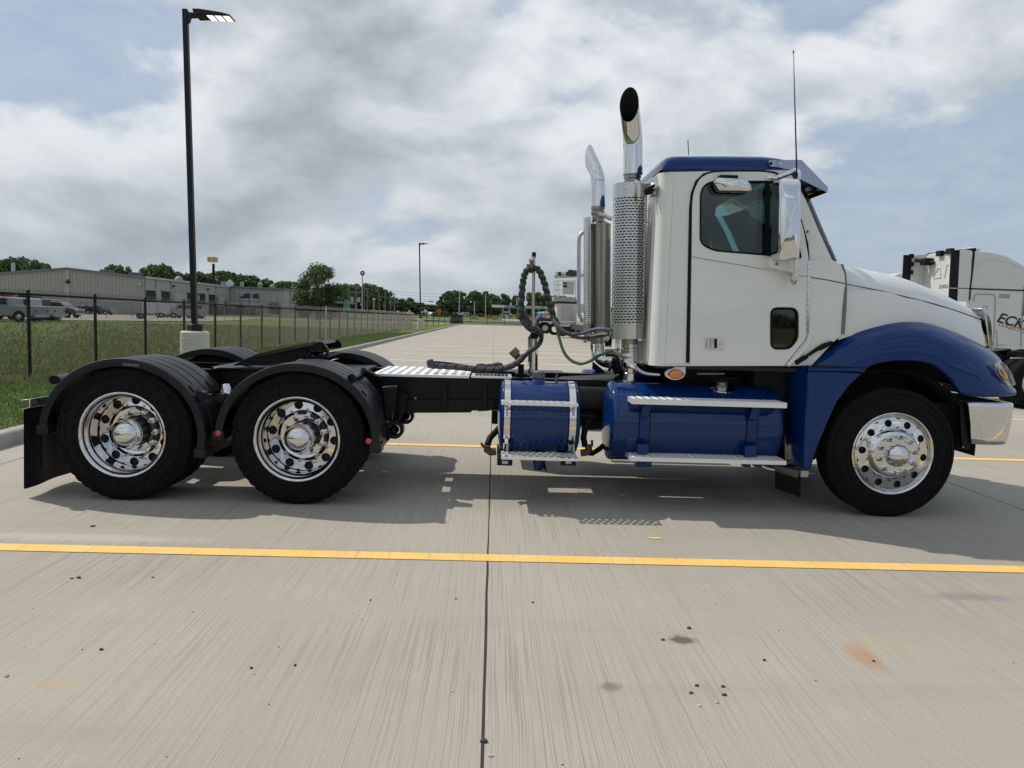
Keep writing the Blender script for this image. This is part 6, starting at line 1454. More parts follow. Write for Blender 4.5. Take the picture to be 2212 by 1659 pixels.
ystripe('C', [(412, 778), (500, 795), (700, 828), (935, 870)], YS_-.019, mat('crease_shadow_grey', (.30, .30, .28), .6), .003, 'door_crease', door)
ystripe('C', [(1150, 910), (1208, 917)], YS_-.019, MATS['crease_shadow_grey'], .003, 'door_crease', door)

# ---- blue front fender -----------------------------------------------
fdn = part_empty('front_fender', TRK, (XS, 5.9, 1.2))
inner = [(460, 765), (475, 745), (490, 730), (525, 716), (560, 708), (600, 701), (640, 697), (700, 696), (750, 698), (800, 704), (850, 715), (890, 735), (930, 770), (970, 810), (1000, 850), (1016, 873), (1030, 895)]
outer = [(147, 722), (180, 690), (225, 645), (270, 603), (320, 550), (345, 522), (390, 502), (450, 480), (540, 462), (640, 455), (740, 460), (830, 478), (930, 512), (1020, 545), (1110, 588), (1190, 634), (1247, 684)]
def fender_front(sgn):
    YY = (lambda y: y) if sgn > 0 else mir
    rows = []
    n = len(inner)
    for i in range(n):
        u = i/(n-1)
        ia, ib = inner[i]; oa, ob = outer[i]
        Yi = np.interp(u, [0, .15, .8, 1], [5.905, 5.895, 5.89, 5.93]); Yo = np.interp(u, [0, .12, .35, .6, .85, 1], [6.0, 6.03, 6.16, 6.30, 6.42, 6.50])
        Pi = onY('W', *inner[i], Yi); Po = onY('W', oa, ob, Yo); row_ = []
        # turned-in lip
        row_.append(Vector((Pi.x, Pi.y+.06, Pi.z+.004))); row_.append(Vector((Pi.x, Pi.y+.012, Pi.z-.001)))
        for j in range(11):
            t = j/10; x = Pi.x+(Po.x-Pi.x)*t; z = Pi.z+(Po.z-Pi.z)*(math.sin(t*math.pi/2)**.9); y = Pi.y+(Po.y-Pi.y)*(1-math.cos(t*math.pi/2))**1.15 - .018*math.sin(t*math.pi)
            row_.append(Vector((x, y, z)))
        row_.append(Vector((Po.x+.02, Po.y+.12, Po.z-.02)))
        rows.append([Vector((p.x, YY(p.y), p.z)) for p in row_])
    return MB().grid(rows)
fender_front(1).build('arch', BLU, fdn, ang=60, sub=1); fdn2 = part_empty('front_fender', TRK, (XS, mir(5.9), 1.2)); fender_front(-1).build('arch', BLU, fdn2, ang=60, sub=1)
# nose: from the arch forward round the headlight to the front
nose = [(1030, 895), (1100, 903), (1200, 906), (1320, 898), (1338, 885), (1334, 845), (1250, 812), (1225, 745), (1236, 688), (1247, 684), (1190, 634), (1100, 700)]
def nose_mesh(sgn):
    YY = (lambda y: y) if sgn > 0 else mir
    bot = [((1030, 895), 5.93), ((1110, 903), 5.935), ((1200, 906), 5.96), ((1270, 904), 6.0), ((1325, 897), 6.08), ((1342, 886), 6.2)]
    m1 = [((1008, 862), 5.895), ((1100, 862), 5.90), ((1190, 866), 5.93), ((1262, 866), 5.98), ((1322, 862), 6.07), ((1338, 858), 6.2)]
    m2 = [((985, 828), 5.90), ((1090, 820), 5.915), ((1180, 812), 5.95), ((1240, 806), 6.0), ((1266, 826), 6.04), ((1300, 842), 6.2)]
    m3 = [((940, 780), 5.92), ((1070, 765), 5.95), ((1160, 752), 6.0), ((1205, 745), 6.05), ((1226, 742), 6.07), ((1232, 735), 6.22)]
    m4 = [((950, 700), 5.97), ((1080, 700), 6.05), ((1150, 697), 6.12), ((1200, 694), 6.18), ((1228, 696), 6.22), ((1238, 700), 6.3)]
    m5 = [((1020, 545), 6.38), ((1080, 575), 6.42), ((1140, 606), 6.45), ((1190, 634), 6.47), ((1225, 662), 6.49), ((1247, 684), 6.5)]
    rows = [[(lambda q: Vector((q.x, YY(q.y), q.z)))(onY('W', a, b, Y)) for (a, b), Y in r_] for r_ in (bot, m1, m2, m3, m4, m5)]
    return MB().grid(rows)
nose_mesh(1).build('nose', BLU, fdn, ang=60, sub=2); nose_mesh(-1).build('nose', BLU, fdn2, ang=60, sub=2)
MB().bx(4.08, 4.16, 6.5, mir(6.5), 1.02, 1.12).build('nose_bridge', BLU, fdn, bevel=.02)
# seam gap above the rear panel, rear lower panel
MB().tube([onY('W', a, b, 5.90) for a, b in ((148, 728), (300, 731), (470, 736))], .006, 6).build('panel_gap', BRB, fdn)
rp_out = [(135, 772), (150, 760), (200, 757), (458, 765), (380, 840), (310, 930), (260, 1040), (210, 1160), (180, 1245), (155, 1325), (112, 1322), (122, 1050)]
MB().prismY(XZ('W', rp_out, 5.895), 5.895, 6.3).build('rear_skirt', BLU, fdn, bevel=.02, bseg=3)
MB().prismY(XZ('W', [(148, 724), (480, 728), (470, 762), (200, 756), (150, 757), (138, 768)], 5.912), 5.912, 6.25).build('upper_skirt', BLU, fdn, bevel=.006)
pr_ = [(lambda q: (q.x, q.y))(onY('W', 118, 1000, 5.92))]
rows = []
for yy_, zz_ in ((735, 0), (1300, 1)):
    a = onY('W', 128 if zz_ == 0 else 108, yy_, 5.91); b = onY('W', 6, yy_-15, 6.32); rows.append([a, (a+b)/2+Vector((-.02, -.02, 0)), b])
MB().grid(rows).build('skirt_return', BLU, fdn)
MB().prismY([(XS-1.0, .5), (XS-1.0, 1.12), (XS-.7, 1.18), (XS-.6, .9), (XS-.75, .5)], 6.32, 6.5).build('inner_liner', DRK, fdn)
# dark wheel housing behind the tyre
wl = MB(); wl.grid([[(XS+.66*math.cos(R(a))*1.05, y, .56+.60*math.sin(R(a))*1.02) for y in (5.96, 6.62)] for a in range(-5, 190, 8)]).build('wheel_housing', DRK, fdn)
MB().bx(XS-.75, XS+.75, 6.62, 6.64, .7, 1.3).build('housing_wall', DRK, fdn)
# skirt mudflap, tread-plate bracket
sf = part_empty('front_mudflap', TRK, (2.3, 6.1, .3)); 
a = onY('D', 1690, 1048, 6.45); b = onY('D', 1895, 1165, 6.0); c_ = onY('D', 1938, 1105, 5.99)
u0 = onY('D', 1690, 1045, 6.45); u1 = onY('D', 1925, 1100, 5.98); l0 = onY('D', 1685, 1255, 6.45); l1 = onY('D', 1915, 1340, 5.98); m0_ = onY('D', 1690, 1098, 6.45); m1_ = onY('D', 1897, 1165, 6.02)
def quad3(name, P, m, par, th=.006):
    P = [Vector(p) for p in P]; n_ = (P[1]-P[0]).cross(P[2]-P[0]).normalized()*th; MB().add(P+[p+n_ for p in P], [(0,1,2,3), (7,6,5,4), (0,4,5,1), (1,5,6,2), (2,6,7,3), (3,7,4,0)]).build(name, m, par, smooth=False)
quad3('flap', [u0, u1, l1, l0], FLP, sf); quad3('flap_plate', [u0-Vector((.008, 0, 0)), u1-Vector((.008, 0, 0)), m1_+Vector((-.008, 0, 0)), m0_-Vector((.008, 0, 0))], mat('dull_tread_plate', (.22, .23, .24), .4, metal=.8, var=.3, vs=40), sf)
MB().box(u1+Vector((.03, 0, -.02)), (.06, .01, .05)).build('flap_clip', GALV, sf)
# hood latch strap
lt_ = part_empty('hood_latch', TRK, (2.5, 5.98, 1.2))
MB().tube([onY('C', a, b, 5.975) for a, b in ((1385, 1372), (1330, 1395), (1290, 1412), (1210, 1465))], .017, 8, rf=lambda i, k: (.014, .022, .016, .012)[i]).build('strap', BRB, lt_)
MB().prismY(XZ('C', [(1125, 1500), (1190, 1462), (1212, 1458), (1216, 1480), (1170, 1508), (1138, 1530)], 5.97), 5.955, 5.985).build('catch', BRB, lt_, bevel=.006)
MB().prismY(XZ('C', [(1280, 1410), (1300, 1398), (1385, 1362), (1396, 1370), (1360, 1398), (1300, 1430)], 5.96), 5.95, 5.97).build('handle', BRB, lt_, bevel=.006)
# headlight
hl = part_empty('headlight', TRK, (4.1, 6.05, 1.1))
cpx = [(463, 690), (488, 665), (520, 690), (555, 740), (590, 810), (608, 862), (628, 900), (600, 905), (562, 895), (520, 850), (485, 785), (466, 730)]
hp = [onY('J', a, b, 6.0+.12*(a-463)/165) for a, b in cpx]; ctr = sum(hp, Vector())/len(hp)
rows = [hp, [ctr+(p-ctr)*.86+Vector((.012, -.018, .0)) for p in hp], [ctr+(p-ctr)*.45+Vector((.022, -.028, .0)) for p in hp], [ctr+(p-ctr)*.02+Vector((.025, -.030, .0)) for p in hp]]
MB().grid(rows, cv=True).build('lens', glass('clear_lamp_lens', (.85, .87, .88), .10, .05), hl, ang=60)
MB().tube(hp+[hp[0], hp[1]], .007, 8).build('bezel', CHR, hl)
MB().grid([[ctr+(p-ctr)*.98+Vector((.01, .05, 0)) for p in hp], [ctr+Vector((0, .08, 0)) for p in hp]], cv=True).build('reflector', mat('lamp_reflector', (.62, .63, .62), .2, metal=.7), hl)
ap_ = [onY('J', a, b, 6.01) for a, b in ((480, 728), (515, 740), (535, 790), (552, 862), (520, 840), (485, 770))]; MB().add(ap_+[p+Vector((0, .03, 0)) for p in ap_], [tuple(range(6)), tuple(range(11, 5, -1))]+[(i, (i+1) % 6, (i+1) % 6+6, i+6) for i in range(6)]).build('turn_lens', AMB, hl)
# bumper
bp_ = part_empty('bumper', TRK, (4.0, YC, .77)); zt0 = onY('J', 400, 1085, 5.89).z; zt1 = onY('J', 400, 1512, 5.89).z
plan = [(3.76, 5.905), (3.83, 5.893), (3.95, 5.885), (4.05, 5.893), (4.13, 5.925), (4.175, 5.985), (4.20, 6.08), (4.225, 6.3), (4.25, 6.6), (4.26, YC)]
plan = plan+[(x, mir(y)) for x, y in reversed(plan[:-1])]
def brow(dz, off): return [(x-off*(1 if 6.0 < y < mir(6.0) else .5), y+(off if y < YC else -off)*(1 if x < 4.2 else .2), dz) for x, y in plan]
lvl = [(zt1-.002, .055), (zt1, .038), (zt1+.010, .026), (zt1+.05, .020), ((zt0+zt1)/2, .004), (zt0-.03, 0), (zt0-.008, .002), (zt0, .012), (zt0, .05)]
rows = [brow(z, o_) for z, o_ in lvl]
# raked rear edge
rk_ = [.085, .082, .075, .062, .03, .0, -.005, -.008, -.008]
rows = [[(x+(rk_[i] if j in (0, len(r_)-1) else rk_[i]*.5 if j in (1, len(r_)-2) else 0), y, z) for j, (x, y, z) in enumerate(r_)] for i, r_ in enumerate(rows)]
MB().grid(rows).build('bumper_shell', CHR, bp_, ang=50)
MB().prismY(XZ('J', [(20, 1080), (125, 1062), (150, 1100), (175, 1270), (205, 1480), (180, 1500), (155, 1562), (85, 1540), (75, 1300), (70, 1100)], 5.97), 5.95, 6.0).build('bumper_bracket', BFR, bp_, bevel=.008)
MB().bx(3.6, 4.1, 6.2, mir(6.2), .62, .9).build('front_crossmember', DRK, bp_)
p = onY('J', 118, 1530, 5.945); MB().lathe([(.001, 0), (.006, 0), (.007, .002)], (p.x, 5.948, p.z), (0, 1, 0), 10).build('bracket_hole', GALV, bp_)
# ---- exhausts ---------------------------------------------------------
def cutpipe(name, par, base, top, bendto, r, cn, co, m=CHR):
    """straight pipe from base to top, then bent; cut by a plane through co with normal cn"""
    d0 = (top-base).normalized(); d1 = (bendto-top).normalized(); path = [base+(top-base)*k/6*.98 for k in range(6)]+[top-d0*r*1.1]
    for i in range(1, 8):
        t = i/8; path.append((top-d0*r*1.1)*(1-t)**2+top*2*t*(1-t)+(top+d1*r*1.1)*t*t)
    path += [top+d1*r*1.1]+[top+d1*r*1.1+(bendto-top-d1*r*1.1)*k/10 for k in range(1, 11)]
    o = MB().tube(path, r, 48, caps=False).build(name, [m, mat('exhaust_soot', (.004, .004, .004), .95)], par, ang=60)
    bm = bmesh.new(); bm.from_mesh(o.data); off = -wloc(par) if par else Vector()
    bmesh.ops.bisect_plane(bm, geom=bm.verts[:]+bm.edges[:]+bm.faces[:], plane_co=co, plane_no=cn, clear_outer=True); bm.to_mesh(o.data); bm.free()
    md = o.modifiers.new('wall', 'SOLIDIFY'); md.thickness = .004; md.offset = -1; md.material_offset = 1; md.material_offset_rim = 0; md.use_rim = False; return o
YE1 = 6.36
ex1 = part_empty('exhaust_stack', TRK, (1.05, YE1, 1.3)); 
b1 = onY('E', 933, 1090, YE1); t1 = onY('E', 933, 660, YE1); rad1 = (onY('E', 1040, 800, YE1)-onY('E', 820, 800, YE1)).x/2
e1p = onY('E', 864, 60, YE1-.19)
cutpipe('stack_pipe', ex1, b1, t1, t1+(e1p-t1)*1.25, rad1, Vector((-.42, -.90, .06)).normalized(), onY('E', 862, 325, YE1-.115))
def vlathe(name, par, m, z, xl, xr, yt, yb, Y, prof=None, n=48):
    a = onY(z, (xl+xr)/2, yb, Y); b = onY(z, (xl+xr)/2, yt, Y); r = (onY(z, xr, (yt+yb)/2, Y)-onY(z, xl, (yt+yb)/2, Y)).x/2
    MB().lathe([(r*q, (b-a).length*h) for q, h in (prof or [(1, 0), (1, 1)])], a, b-a, n).build(name, m, par); return a, b, r
vlathe('clamp', ex1, STD, 'E', 822, 1030, 1080, 1205, YE1, [(.80, 0), (.98, .05), (.98, .28), (.84, .32), (.84, .5), (.95, .55), (.95, .8), (1.0, .84), (1.0, 1.0), (.9, 1.0)])
p = onY('E', 962, 1178, YE1-.12); MB().lathe([(.001, -.03), (.018, -.03), (.018, .03), (.001, .03)], p, (0, 1, 0), 16).build('clamp_bolt', STN, ex1)
MB().tube([onY('E', a, b, YE1-.11) for a, b in ((962, 1160), (1010, 1185), (1075, 1200), (1110, 1200))], .012, 8).build('clamp_strap', STN, ex1)
# muffler body + perforated shield
ma = onY('F', 632, 1150, YE1); mtp = onY('E', 900, 1205, YE1); mr = (onY('E', 1085, 1300, YE1)-onY('E', 697, 1300, YE1)).x/2
ax = (mtp-ma); MB().lathe([(.001, 0), (mr*.55, 0), (mr*.60, .03), (mr*.86, .05), (mr*.86, ax.length-.02), (mr*.6, ax.length), (mr*.55, ax.length+.01)], ma+Vector((0, .02, 0)), ax, 40).build('muffler_body', mat('muffler_slot_shade', (.03, .026, .022), .7, var=.5), ex1)  # body coloured dark to stand for the shade behind the shield slots
def shield(par, ma, ax, mr, ccen, half, slot_rows, slot_cols, arcdeg, m=STN, dens=.62):
    """curved guard made of a real grid with slots left open"""
    L_ = ax.length; d = ax.normalized(); a = Vector((1, 0, 0)); a = (a-d*a.dot(d)).normalized(); b = d.cross(a)
    def P(h, th): return ma+d*h+(a*math.sin(th)-b*math.cos(th)*-1*-1)*mr
    def P(h, th): return ma+d*h+a*(math.sin(th)*mr)+Vector((0, -1, 0))*(math.cos(th)*mr)
    th0, th1 = R(ccen-half), R(ccen+half); mb = MB()
    z0, z1 = L_*.095, L_*.905
    def patch(h0, h1, t0, t1, n=1): mb.grid([[P(h, t0+(t1-t0)*k/n) for k in range(n+1)] for h in (h0, h1)])
    patch(0, z0, th0, th1, 40); patch(z1, L_, th0, th1, 40)
    s0, s1 = R(ccen-arcdeg), R(ccen+arcdeg); 
    patch(z0, z1, th0, s0, 6); patch(z0, z1, s1, th1, 6)
    rh = (z1-z0)/slot_rows
    for i in range(slot_rows):
        h0 = z0+i*rh; patch(h0, h0+rh*.55, s0, s1, 24)
        cw_ = (s1-s0)/slot_cols; off = cw_*.5 if i % 2 else 0
        for k in range(-1, slot_cols+1):
            t0 = s0+k*cw_+off; t1 = t0+cw_*.26
            if t1 < s0 or t0 > s1: continue
            patch(h0+rh*.55, h0+rh, max(t0, s0), min(t1, s1), 1)
    o = mb.build('heat_shield', m, par, fixn=True, ang=60); md = o.modifiers.new('thick', 'SOLIDIFY'); md.thickness = .002; md.use_rim = False; return o
shield(ex1, ma, ax, mr*1.0, -8, 98, 46, 11, 74)
for th, hh in ((-25, .955), (50, .955), (-38, .045), (60, .048)):
    d = ax.normalized(); q = ma+d*(ax.length*hh)+Vector((math.sin(R(th))*mr, -math.cos(R(th))*mr, 0)); MB().lathe([(.009, 0), (.007, -.004), (.001, -.005)], q, (-math.sin(R(th)), math.cos(R(th)), 0), 8).build('rivet', STN, ex1)
# lower elbow, clamp and flexible section
vlathe('outlet_neck', ex1, STD, 'F', 578, 712, 1150, 1215, YE1); vlathe('outlet_clamp', ex1, CHR, 'F', 575, 715, 1195, 1290, YE1, [(1, 0), (1, .35), (1.06, .38), (1.06, .62), (1, .66), (1, 1)])
MB().tube(spline([onY('F', 645, 1275, YE1), onY('F', 645, 1330, YE1), onY('F', 665, 1385, YE1+.02), onY('F', 730, 1430, YE1+.06), onY('F', 850, 1445, YE1+.12)], 6), .079, 32).build('elbow', CHR, ex1)
pth = [onY('F', 830+i*4, 1443, YE1+.12) for i in range(38)]; MB().tube(pth, .06, 20, rf=lambda i, k: .066 if i % 2 else .058).build('flex_pipe', mat('dark_flex_steel', (.12, .12, .12), .4, metal=.9), ex1)
vlathe('support_sleeve', ex1, CHR, 'F', 597, 690, 1395, 1500, YE1-.03, [(.85, 0), (1, .05), (1, .6), (.9, .65), (.9, 1)]); vlathe('support_clamp', ex1, GALV, 'F', 592, 680, 1490, 1530, YE1-.03)
# far stack
YE2 = 7.82; ex2 = part_empty('exhaust_stack', TRK, (1.0, YE2, 1.3))
b2 = onY('E', 532, 1465, YE2); t2 = onY('E', 530, 1100, YE2); rad2 = (onY('E', 610, 1300, YE2)-onY('E', 450, 1300, YE2)).x/2; e2p = onY('E', 346, 700, YE2+.24)
cutpipe('stack_pipe', ex2, b2, t2, t2+(e2p-t2)*1.2, rad2, Vector((-.70, .71, -.02)).normalized(), onY('E', 440, 925, YE2+.135))
vlathe('clamp', ex2, STD, 'E', 450, 610, 1460, 1560, YE2, [(.85, 0), (1, .1), (1, .4), (.88, .45), (.88, .6), (1.0, .65), (1.0, 1)]); vlathe('inlet_neck', ex2, STD, 'E', 462, 608, 1550, 1640, YE2)
p = onY('E', 548, 1545, YE2-.1); MB().lathe([(.001, -.03), (.02, -.03), (.02, .03), (.001, .03)], p, (0, 1, 0), 16).build('clamp_bolt', STN, ex2)
MB().tube([onY('E', a, b, YE2-.1) for a, b in ((548, 1545), (610, 1560), (660, 1590), (690, 1600))], .022, 8).build('support_arm', STN, ex2)
vlathe('muffler_body', ex2, STD, 'F', 313, 488, 178, 1140, YE2, [(.6, -.0), (.7, .012), (1, .02), (1.02, .022), (1.02, .04), (1, .042), (1, .955), (1.02, .957), (1.02, .975), (.7, .992), (.6, 1)])
mA = onY('F', 385, 1120, YE2); mT = onY('F', 385, 150, YE2); shield(ex2, mA, mT-mA, .150, -98, 60, 46, 9, 48)
MB().tube(spline([onY('F', 262, 268, YE2-.12), onY('F', 235, 290, YE2-.12), onY('F', 224, 345, YE2-.12), onY('F', 222, 600, YE2-.12), onY('F', 222, 880, YE2-.12), onY('F', 232, 960, YE2-.12), onY('F', 262, 1012, YE2-.12)], 6), .019, 12).build('grab_rail', GALV, TRK)
vlathe('outlet_neck', ex2, STD, 'F', 322, 430, 1140, 1210, YE2); MB().tube(spline([onY('F', 378, 1190, YE2), onY('F', 382, 1260, YE2), onY('F', 410, 1310, YE2-.03), onY('F', 470, 1335, YE2-.1), onY('F', 560, 1335, YE2-.25)], 6), .075, 28).build('elbow', CHR, ex2)
pth = [onY('F', 480+i*3, 1335, YE2-.12-.004*i) for i in range(14)]; MB().tube(pth, .08, 20, rf=lambda i, k: .082 if i % 2 else .074).build('flex_pipe', ALU, ex2)
MB().prismY(XZ('F', [(270, 1040), (300, 1035), (302, 1110), (285, 1185), (262, 1183)], YE2), YE2, YE2+.01).build('bracket', GALV, ex2); MB().prismY(XZ('F', [(340, 1340), (440, 1420), (370, 1425), (335, 1400)], YE2-.1), YE2-.1, YE2-.06).build('foot_bracket', BFR, ex2)
# cab-side stack mount
cm = part_empty('stack_mount', TRK, (1.25, 6.2, 2.6))
MB().prismY(XZ('E', [(1100, 1170), (1160, 1120), (1225, 1100), (1222, 1380), (1115, 1440), (1110, 1400), (1165, 1350)], 6.1), 6.10, 6.11).build('mount_plate', WPT, cm, bevel=.003)
for a, b, r_, m_ in ((1178, 1220, .03, STN), (1112, 1270, .032, BRB), (1178, 1305, .024, STD), (1165, 1225, .02, BRB)): p = onY('E', a, b, 6.06); MB().lathe([(.001, -.02), (r_*.6, -.02), (r_, -.005), (r_, .04), (.001, .04)], p, (0, 1, 0), 20).build('mount_bush', m_, cm)
MB().tube([onY('E', a, b, 6.1) for a, b in ((1060, 1200), (1120, 1190), (1175, 1205))], .016, 8).build('mount_arm', STN, cm)
# ---- mirrors -----------------------------------------------------------
mrr = part_empty('wing_mirror', TRK, (2.27, 5.78, 2.3)); YM = 5.76
mo = rpoly(XZ('C', [(1018, 240), (1060, 232), (1168, 240), (1170, 500), (1158, 800), (1120, 785), (1040, 808), (1010, 785), (1012, 500)], YM), [.02, .02, .03, .05, .01, .02, .03, .03, .05], 4)
mb = MB(); cx_ = sum(a for a, b in mo)/len(mo); cz_ = sum(b for a, b in mo)/len(mo)
rows = []
for k_, dy in ((.999, .14), (1.0, .03), (.985, .008), (.95, -.006), (.80, -.018), (.4, -.026), (.02, -.028)): rows.append([(cx_+(a-cx_)*k_, YM+dy, cz_+(b-cz_)*(1-(1-k_)*.35 if k_ > .8 else k_)) for a, b in mo])
mb.grid(rows, cv=True).build('mirror_shell', CHR, mrr, ang=50)
MB().prismY([(cx_+(a-cx_)*.97, cz_+(b-cz_)*.985) for a, b in mo], YM+.125, YM+.13).build('mirror_glass', CHR, mrr, smooth=False)
MB().tube(spline([onY('C', 940, 232, 5.98), onY('C', 1000, 232, 5.93), onY('C', 1080, 200, 5.86), onY('C', 1130, 178, 5.82), onY('C', 1155, 200, 5.80), onY('C', 1155, 245, 5.80)], 5), .015, 10).build('upper_arm', CHR, mrr); MB().tube([onY('C', a, b, y) for a, b, y in ((1005, 235, 5.97), (1080, 212, 5.90), (1120, 190, 5.86))], .013, 8).build('arm_brace', BRB, mrr)
MB().bx(*[onY('C', 928, 230, 5.98).x, onY('C', 985, 230, 5.98).x], 5.965, 5.985, onY('C', 928, 255, 5.98).z, onY('C', 928, 215, 5.98).z).build('arm_base', WPT, mrr, bevel=.008)
MB().prismY(rpoly(XZ('C', [(935, 785), (1120, 800), (1120, 900), (1050, 880), (935, 855)], 5.95), .02, 3), 5.90, 5.985).build('bracket_box', WPT, mrr, bevel=.012, bseg=3)
bolt('C', 1001, 830, 5.898, .011, GRC, mrr)
MB().tube(spline([onY('C', 1132, 800, 5.82), onY('C', 1136, 880, 5.83), onY('C', 1130, 940, 5.86), onY('C', 1118, 962, 5.89), onY('C', 1104, 940, 5.92), onY('C', 1098, 890, 5.95)], 5), .017, 10).build('lower_hook', CHR, mrr)
cvx = part_empty('look_down_mirror', TRK, (1.9, 5.93, 2.6))
co_ = rpoly(XZ('C', [(580, 240), (600, 233), (790, 243), (826, 285), (832, 325), (815, 333), (600, 326), (567, 268)], 5.90), .02, 3); cx2 = sum(a for a, b in co_)/len(co_); cz2 = sum(b for a, b in co_)/len(co_)
rows = [[(cx2+(a-cx2)*k_, 5.90+dy, cz2+(b-cz2)*k_) for a, b in co_] for k_, dy in ((.95, .075), (1, .04), (1, .0), (.96, -.012), (.75, -.022), (.3, -.026), (.02, -.026))]; MB().grid(rows, cv=True).build('mirror_shell', CHR, cvx, ang=50)
p = onY('C', 597, 240, 5.97); q = onY('C', 725, 222, 5.97); MB().bx(p.x, q.x, 5.93, 5.985, p.z-.01, q.z).build('mirror_base', BRB, cvx, bevel=.006)
mrr2 = part_empty('wing_mirror', TRK, (2.27, mir(5.78), 2.3)); MB().bx(2.2, 2.34, mir(5.76)-.12, mir(5.76), 2.02, 2.70).build('mirror_shell', CHR, mrr2, bevel=.03)
MB().cyl((2.2, mir(5.76)-.05, 2.68), (2.3, mir(6.0), 2.70), .012, 8).build('upper_arm', CHR, mrr2)
# antennas
a = onY('X', 1721.5, 385, 5.80); b = onY('X', 1714, 112, 5.80); MB().tube([a, a+(b-a)*.5, b], .005, 6, rf=lambda i, k: (.0065, .005, .0022)[i]).build('antenna', BRB, TRK); MB().cyl(b-Vector((0, 0, .01)), b+Vector((0, 0, .01)), .005, 6).build('antenna_tip', BRB, TRK)
a = onY('E', 1576, 868, 7.1); b = onY('E', 1566, 692, 7.1); MB().tube([a, b], .004, 6).build('antenna', BRB, TRK)
# door handle
dh = part_empty('door_handle', TRK, (1.75, 5.98, 1.3)); YH = YS_-.02
MB().prismY(rpoly(XZ('C', [(500, 1330), (635, 1328), (635, 1424), (500, 1424)], YH), .014, 3), YH-.004, YH+.004).build('escutcheon', mat('satin_aluminium', (.62, .63, .64), .28, metal=.6), dh, bevel=.003)
MB().prismY(rpoly(XZ('C', [(513, 1345), (588, 1345), (588, 1412), (513, 1412)], YH), .008, 3), YH-.0045, YH-.0042).build('recess', BRB, dh); MB().prismY(rpoly(XZ('C', [(540, 1347), (566, 1345), (566, 1413), (540, 1410)], YH), .005, 3), YH-.016, YH-.006).build('paddle', ALU, dh, bevel=.003); MB().prismY(XZ('C', [(515, 1347), (540, 1347), (540, 1410), (515, 1410)], YH), YH-.008, YH-.005).build('lever_plate', STN, dh)
p = onY('C', 607, 1380, YH-.004); MB().lathe([(.001, -.004), (.010, -.004), (.012, 0)], p, (0, 1, 0), 18).build('lock', STN, dh)
# marker light under the cab corner
ml = part_empty('marker_light', TRK, (1.5, 6.0, 1.1)); c0 = onY('R', 1553, 695, 6.02)
rx_ = (onY('R', 1775, 695, 6.02)-onY('R', 1330, 695, 6.02)).x/2; rz_ = (onY('R', 1553, 560, 6.02)-onY('R', 1553, 828, 6.02)).z/2
def elp(k, dy): return [(c0.x+rx_*k*math.cos(2*math.pi*i/36), c0.y+dy, c0.z+rz_*k*math.sin(2*math.pi*i/36)) for i in range(36)]
MB().grid([elp(1, .05), elp(1, .006), elp(.97, 0), elp(.9, -.004), elp(.72, -.004)], cv=True).build('housing', WPT, ml); MB().grid([elp(.73, .0), elp(.70, -.016), elp(.6, -.024), elp(.3, -.028), elp(.01, -.029)], cv=True).build('lens', AMB, ml)
MB().tube([Vector(p) for p in elp(.735, -.005)]+[Vector(elp(.735, -.005)[0])], .004, 6).build('lens_ring', mat('dark_amber', (.25, .06, .02), .4), ml); MB().prismY(XZ('R', [(1530, 525), (1778, 525), (1780, 690), (1600, 600), (1480, 570)], 6.04), 6.03, 6.05).build('bracket', WPT, ml)
for a in (1385, 1740): bolt('R', a, 692, 6.015, .005, BRB, ml)

# ---- pogo stick, hoses -------------------------------------------------
YP = 7.0; pg = part_empty('hose_tender', TRK, (.36, YP, zr1))
def gl(name, m, pts, Y, r, par, n=10, sp=6, rf=None, mf=None):
    P_ = [onY('G', q[0], q[1], q[2] if len(q) > 2 else Y) for q in pts]; P_ = spline(P_, sp) if sp > 1 else P_
    return MB().tube(P_, r, n, rf=rf, mf=mf).build(name, m, par)
a = onY('G', 1378, 1395, YP); b = onY('G', 1380, 1025, YP); rr0 = (onY('G', 1432, 1200, YP)-onY('G', 1327, 1200, YP)).x/2
MB().lathe([(rr0, 0), (rr0, (b-a).length)], a, b-a, 32).build('spring_tube', CHR, pg); MB().lathe([(rr0*1.02, 0), (rr0*1.0, .012), (rr0*.35, .055), (rr0*.2, .06)], b, b-a, 24).build('rubber_boot', BRB, pg); MB().bx(a.x-rr0*1.1, a.x+rr0*1.1, YP-.05, YP+.05, a.z-.012, a.z+.006).build('base_flange', STD, pg)
gl('pole', mat('dull_aluminium_pole', (.45, .46, .46), .35, metal=.8, var=.15), [(1380, 1000), (1384, 600), (1389, 170)], YP, .014, pg, 12, 1); gl('grip', BRB, [(1389, 180), (1390, 128)], YP, .019, pg, 12, 1)
gl('chain_ring', GALV, [(1392, 172), (1362, 185), (1350, 205), (1356, 230), (1368, 240)], YP-.02, .004, pg); gl('chain_ring', GALV, [(1350, 190), (1342, 210), (1350, 240), (1364, 250)], YP-.02, .004, pg); p = onY('G', 1362, 275, YP-.02); MB().box(p, (.03, .03, .12)).build('hose_clip', mat('brown_clip', (.16, .09, .06), .6), pg, bevel=.006); gl('blue_strap', mat('blue_strap', (.05, .09, .2), .7), [(1330, 250), (1322, 280), (1310, 305)], YP-.02, .012, pg)
GRN = mat('green_hose', (.045, .15, .035), .5, var=.15); WRP = mat('black_spiral_wrap', (.006, .006, .008), .5); DGR = mat('dark_green_hose', (.035, .075, .035), .6); GRY = mat('grey_dirty_wrap', (.055, .055, .06), .7, var=.4, vs=30); CBL = mat('blue_grey_hose', (.075, .09, .14), .45); CBR = mat('brown_grey_hose', (.10, .075, .07), .55)
def spiral(i, k, per=7, n=10): return ((i+int(k*per/n)) % per)
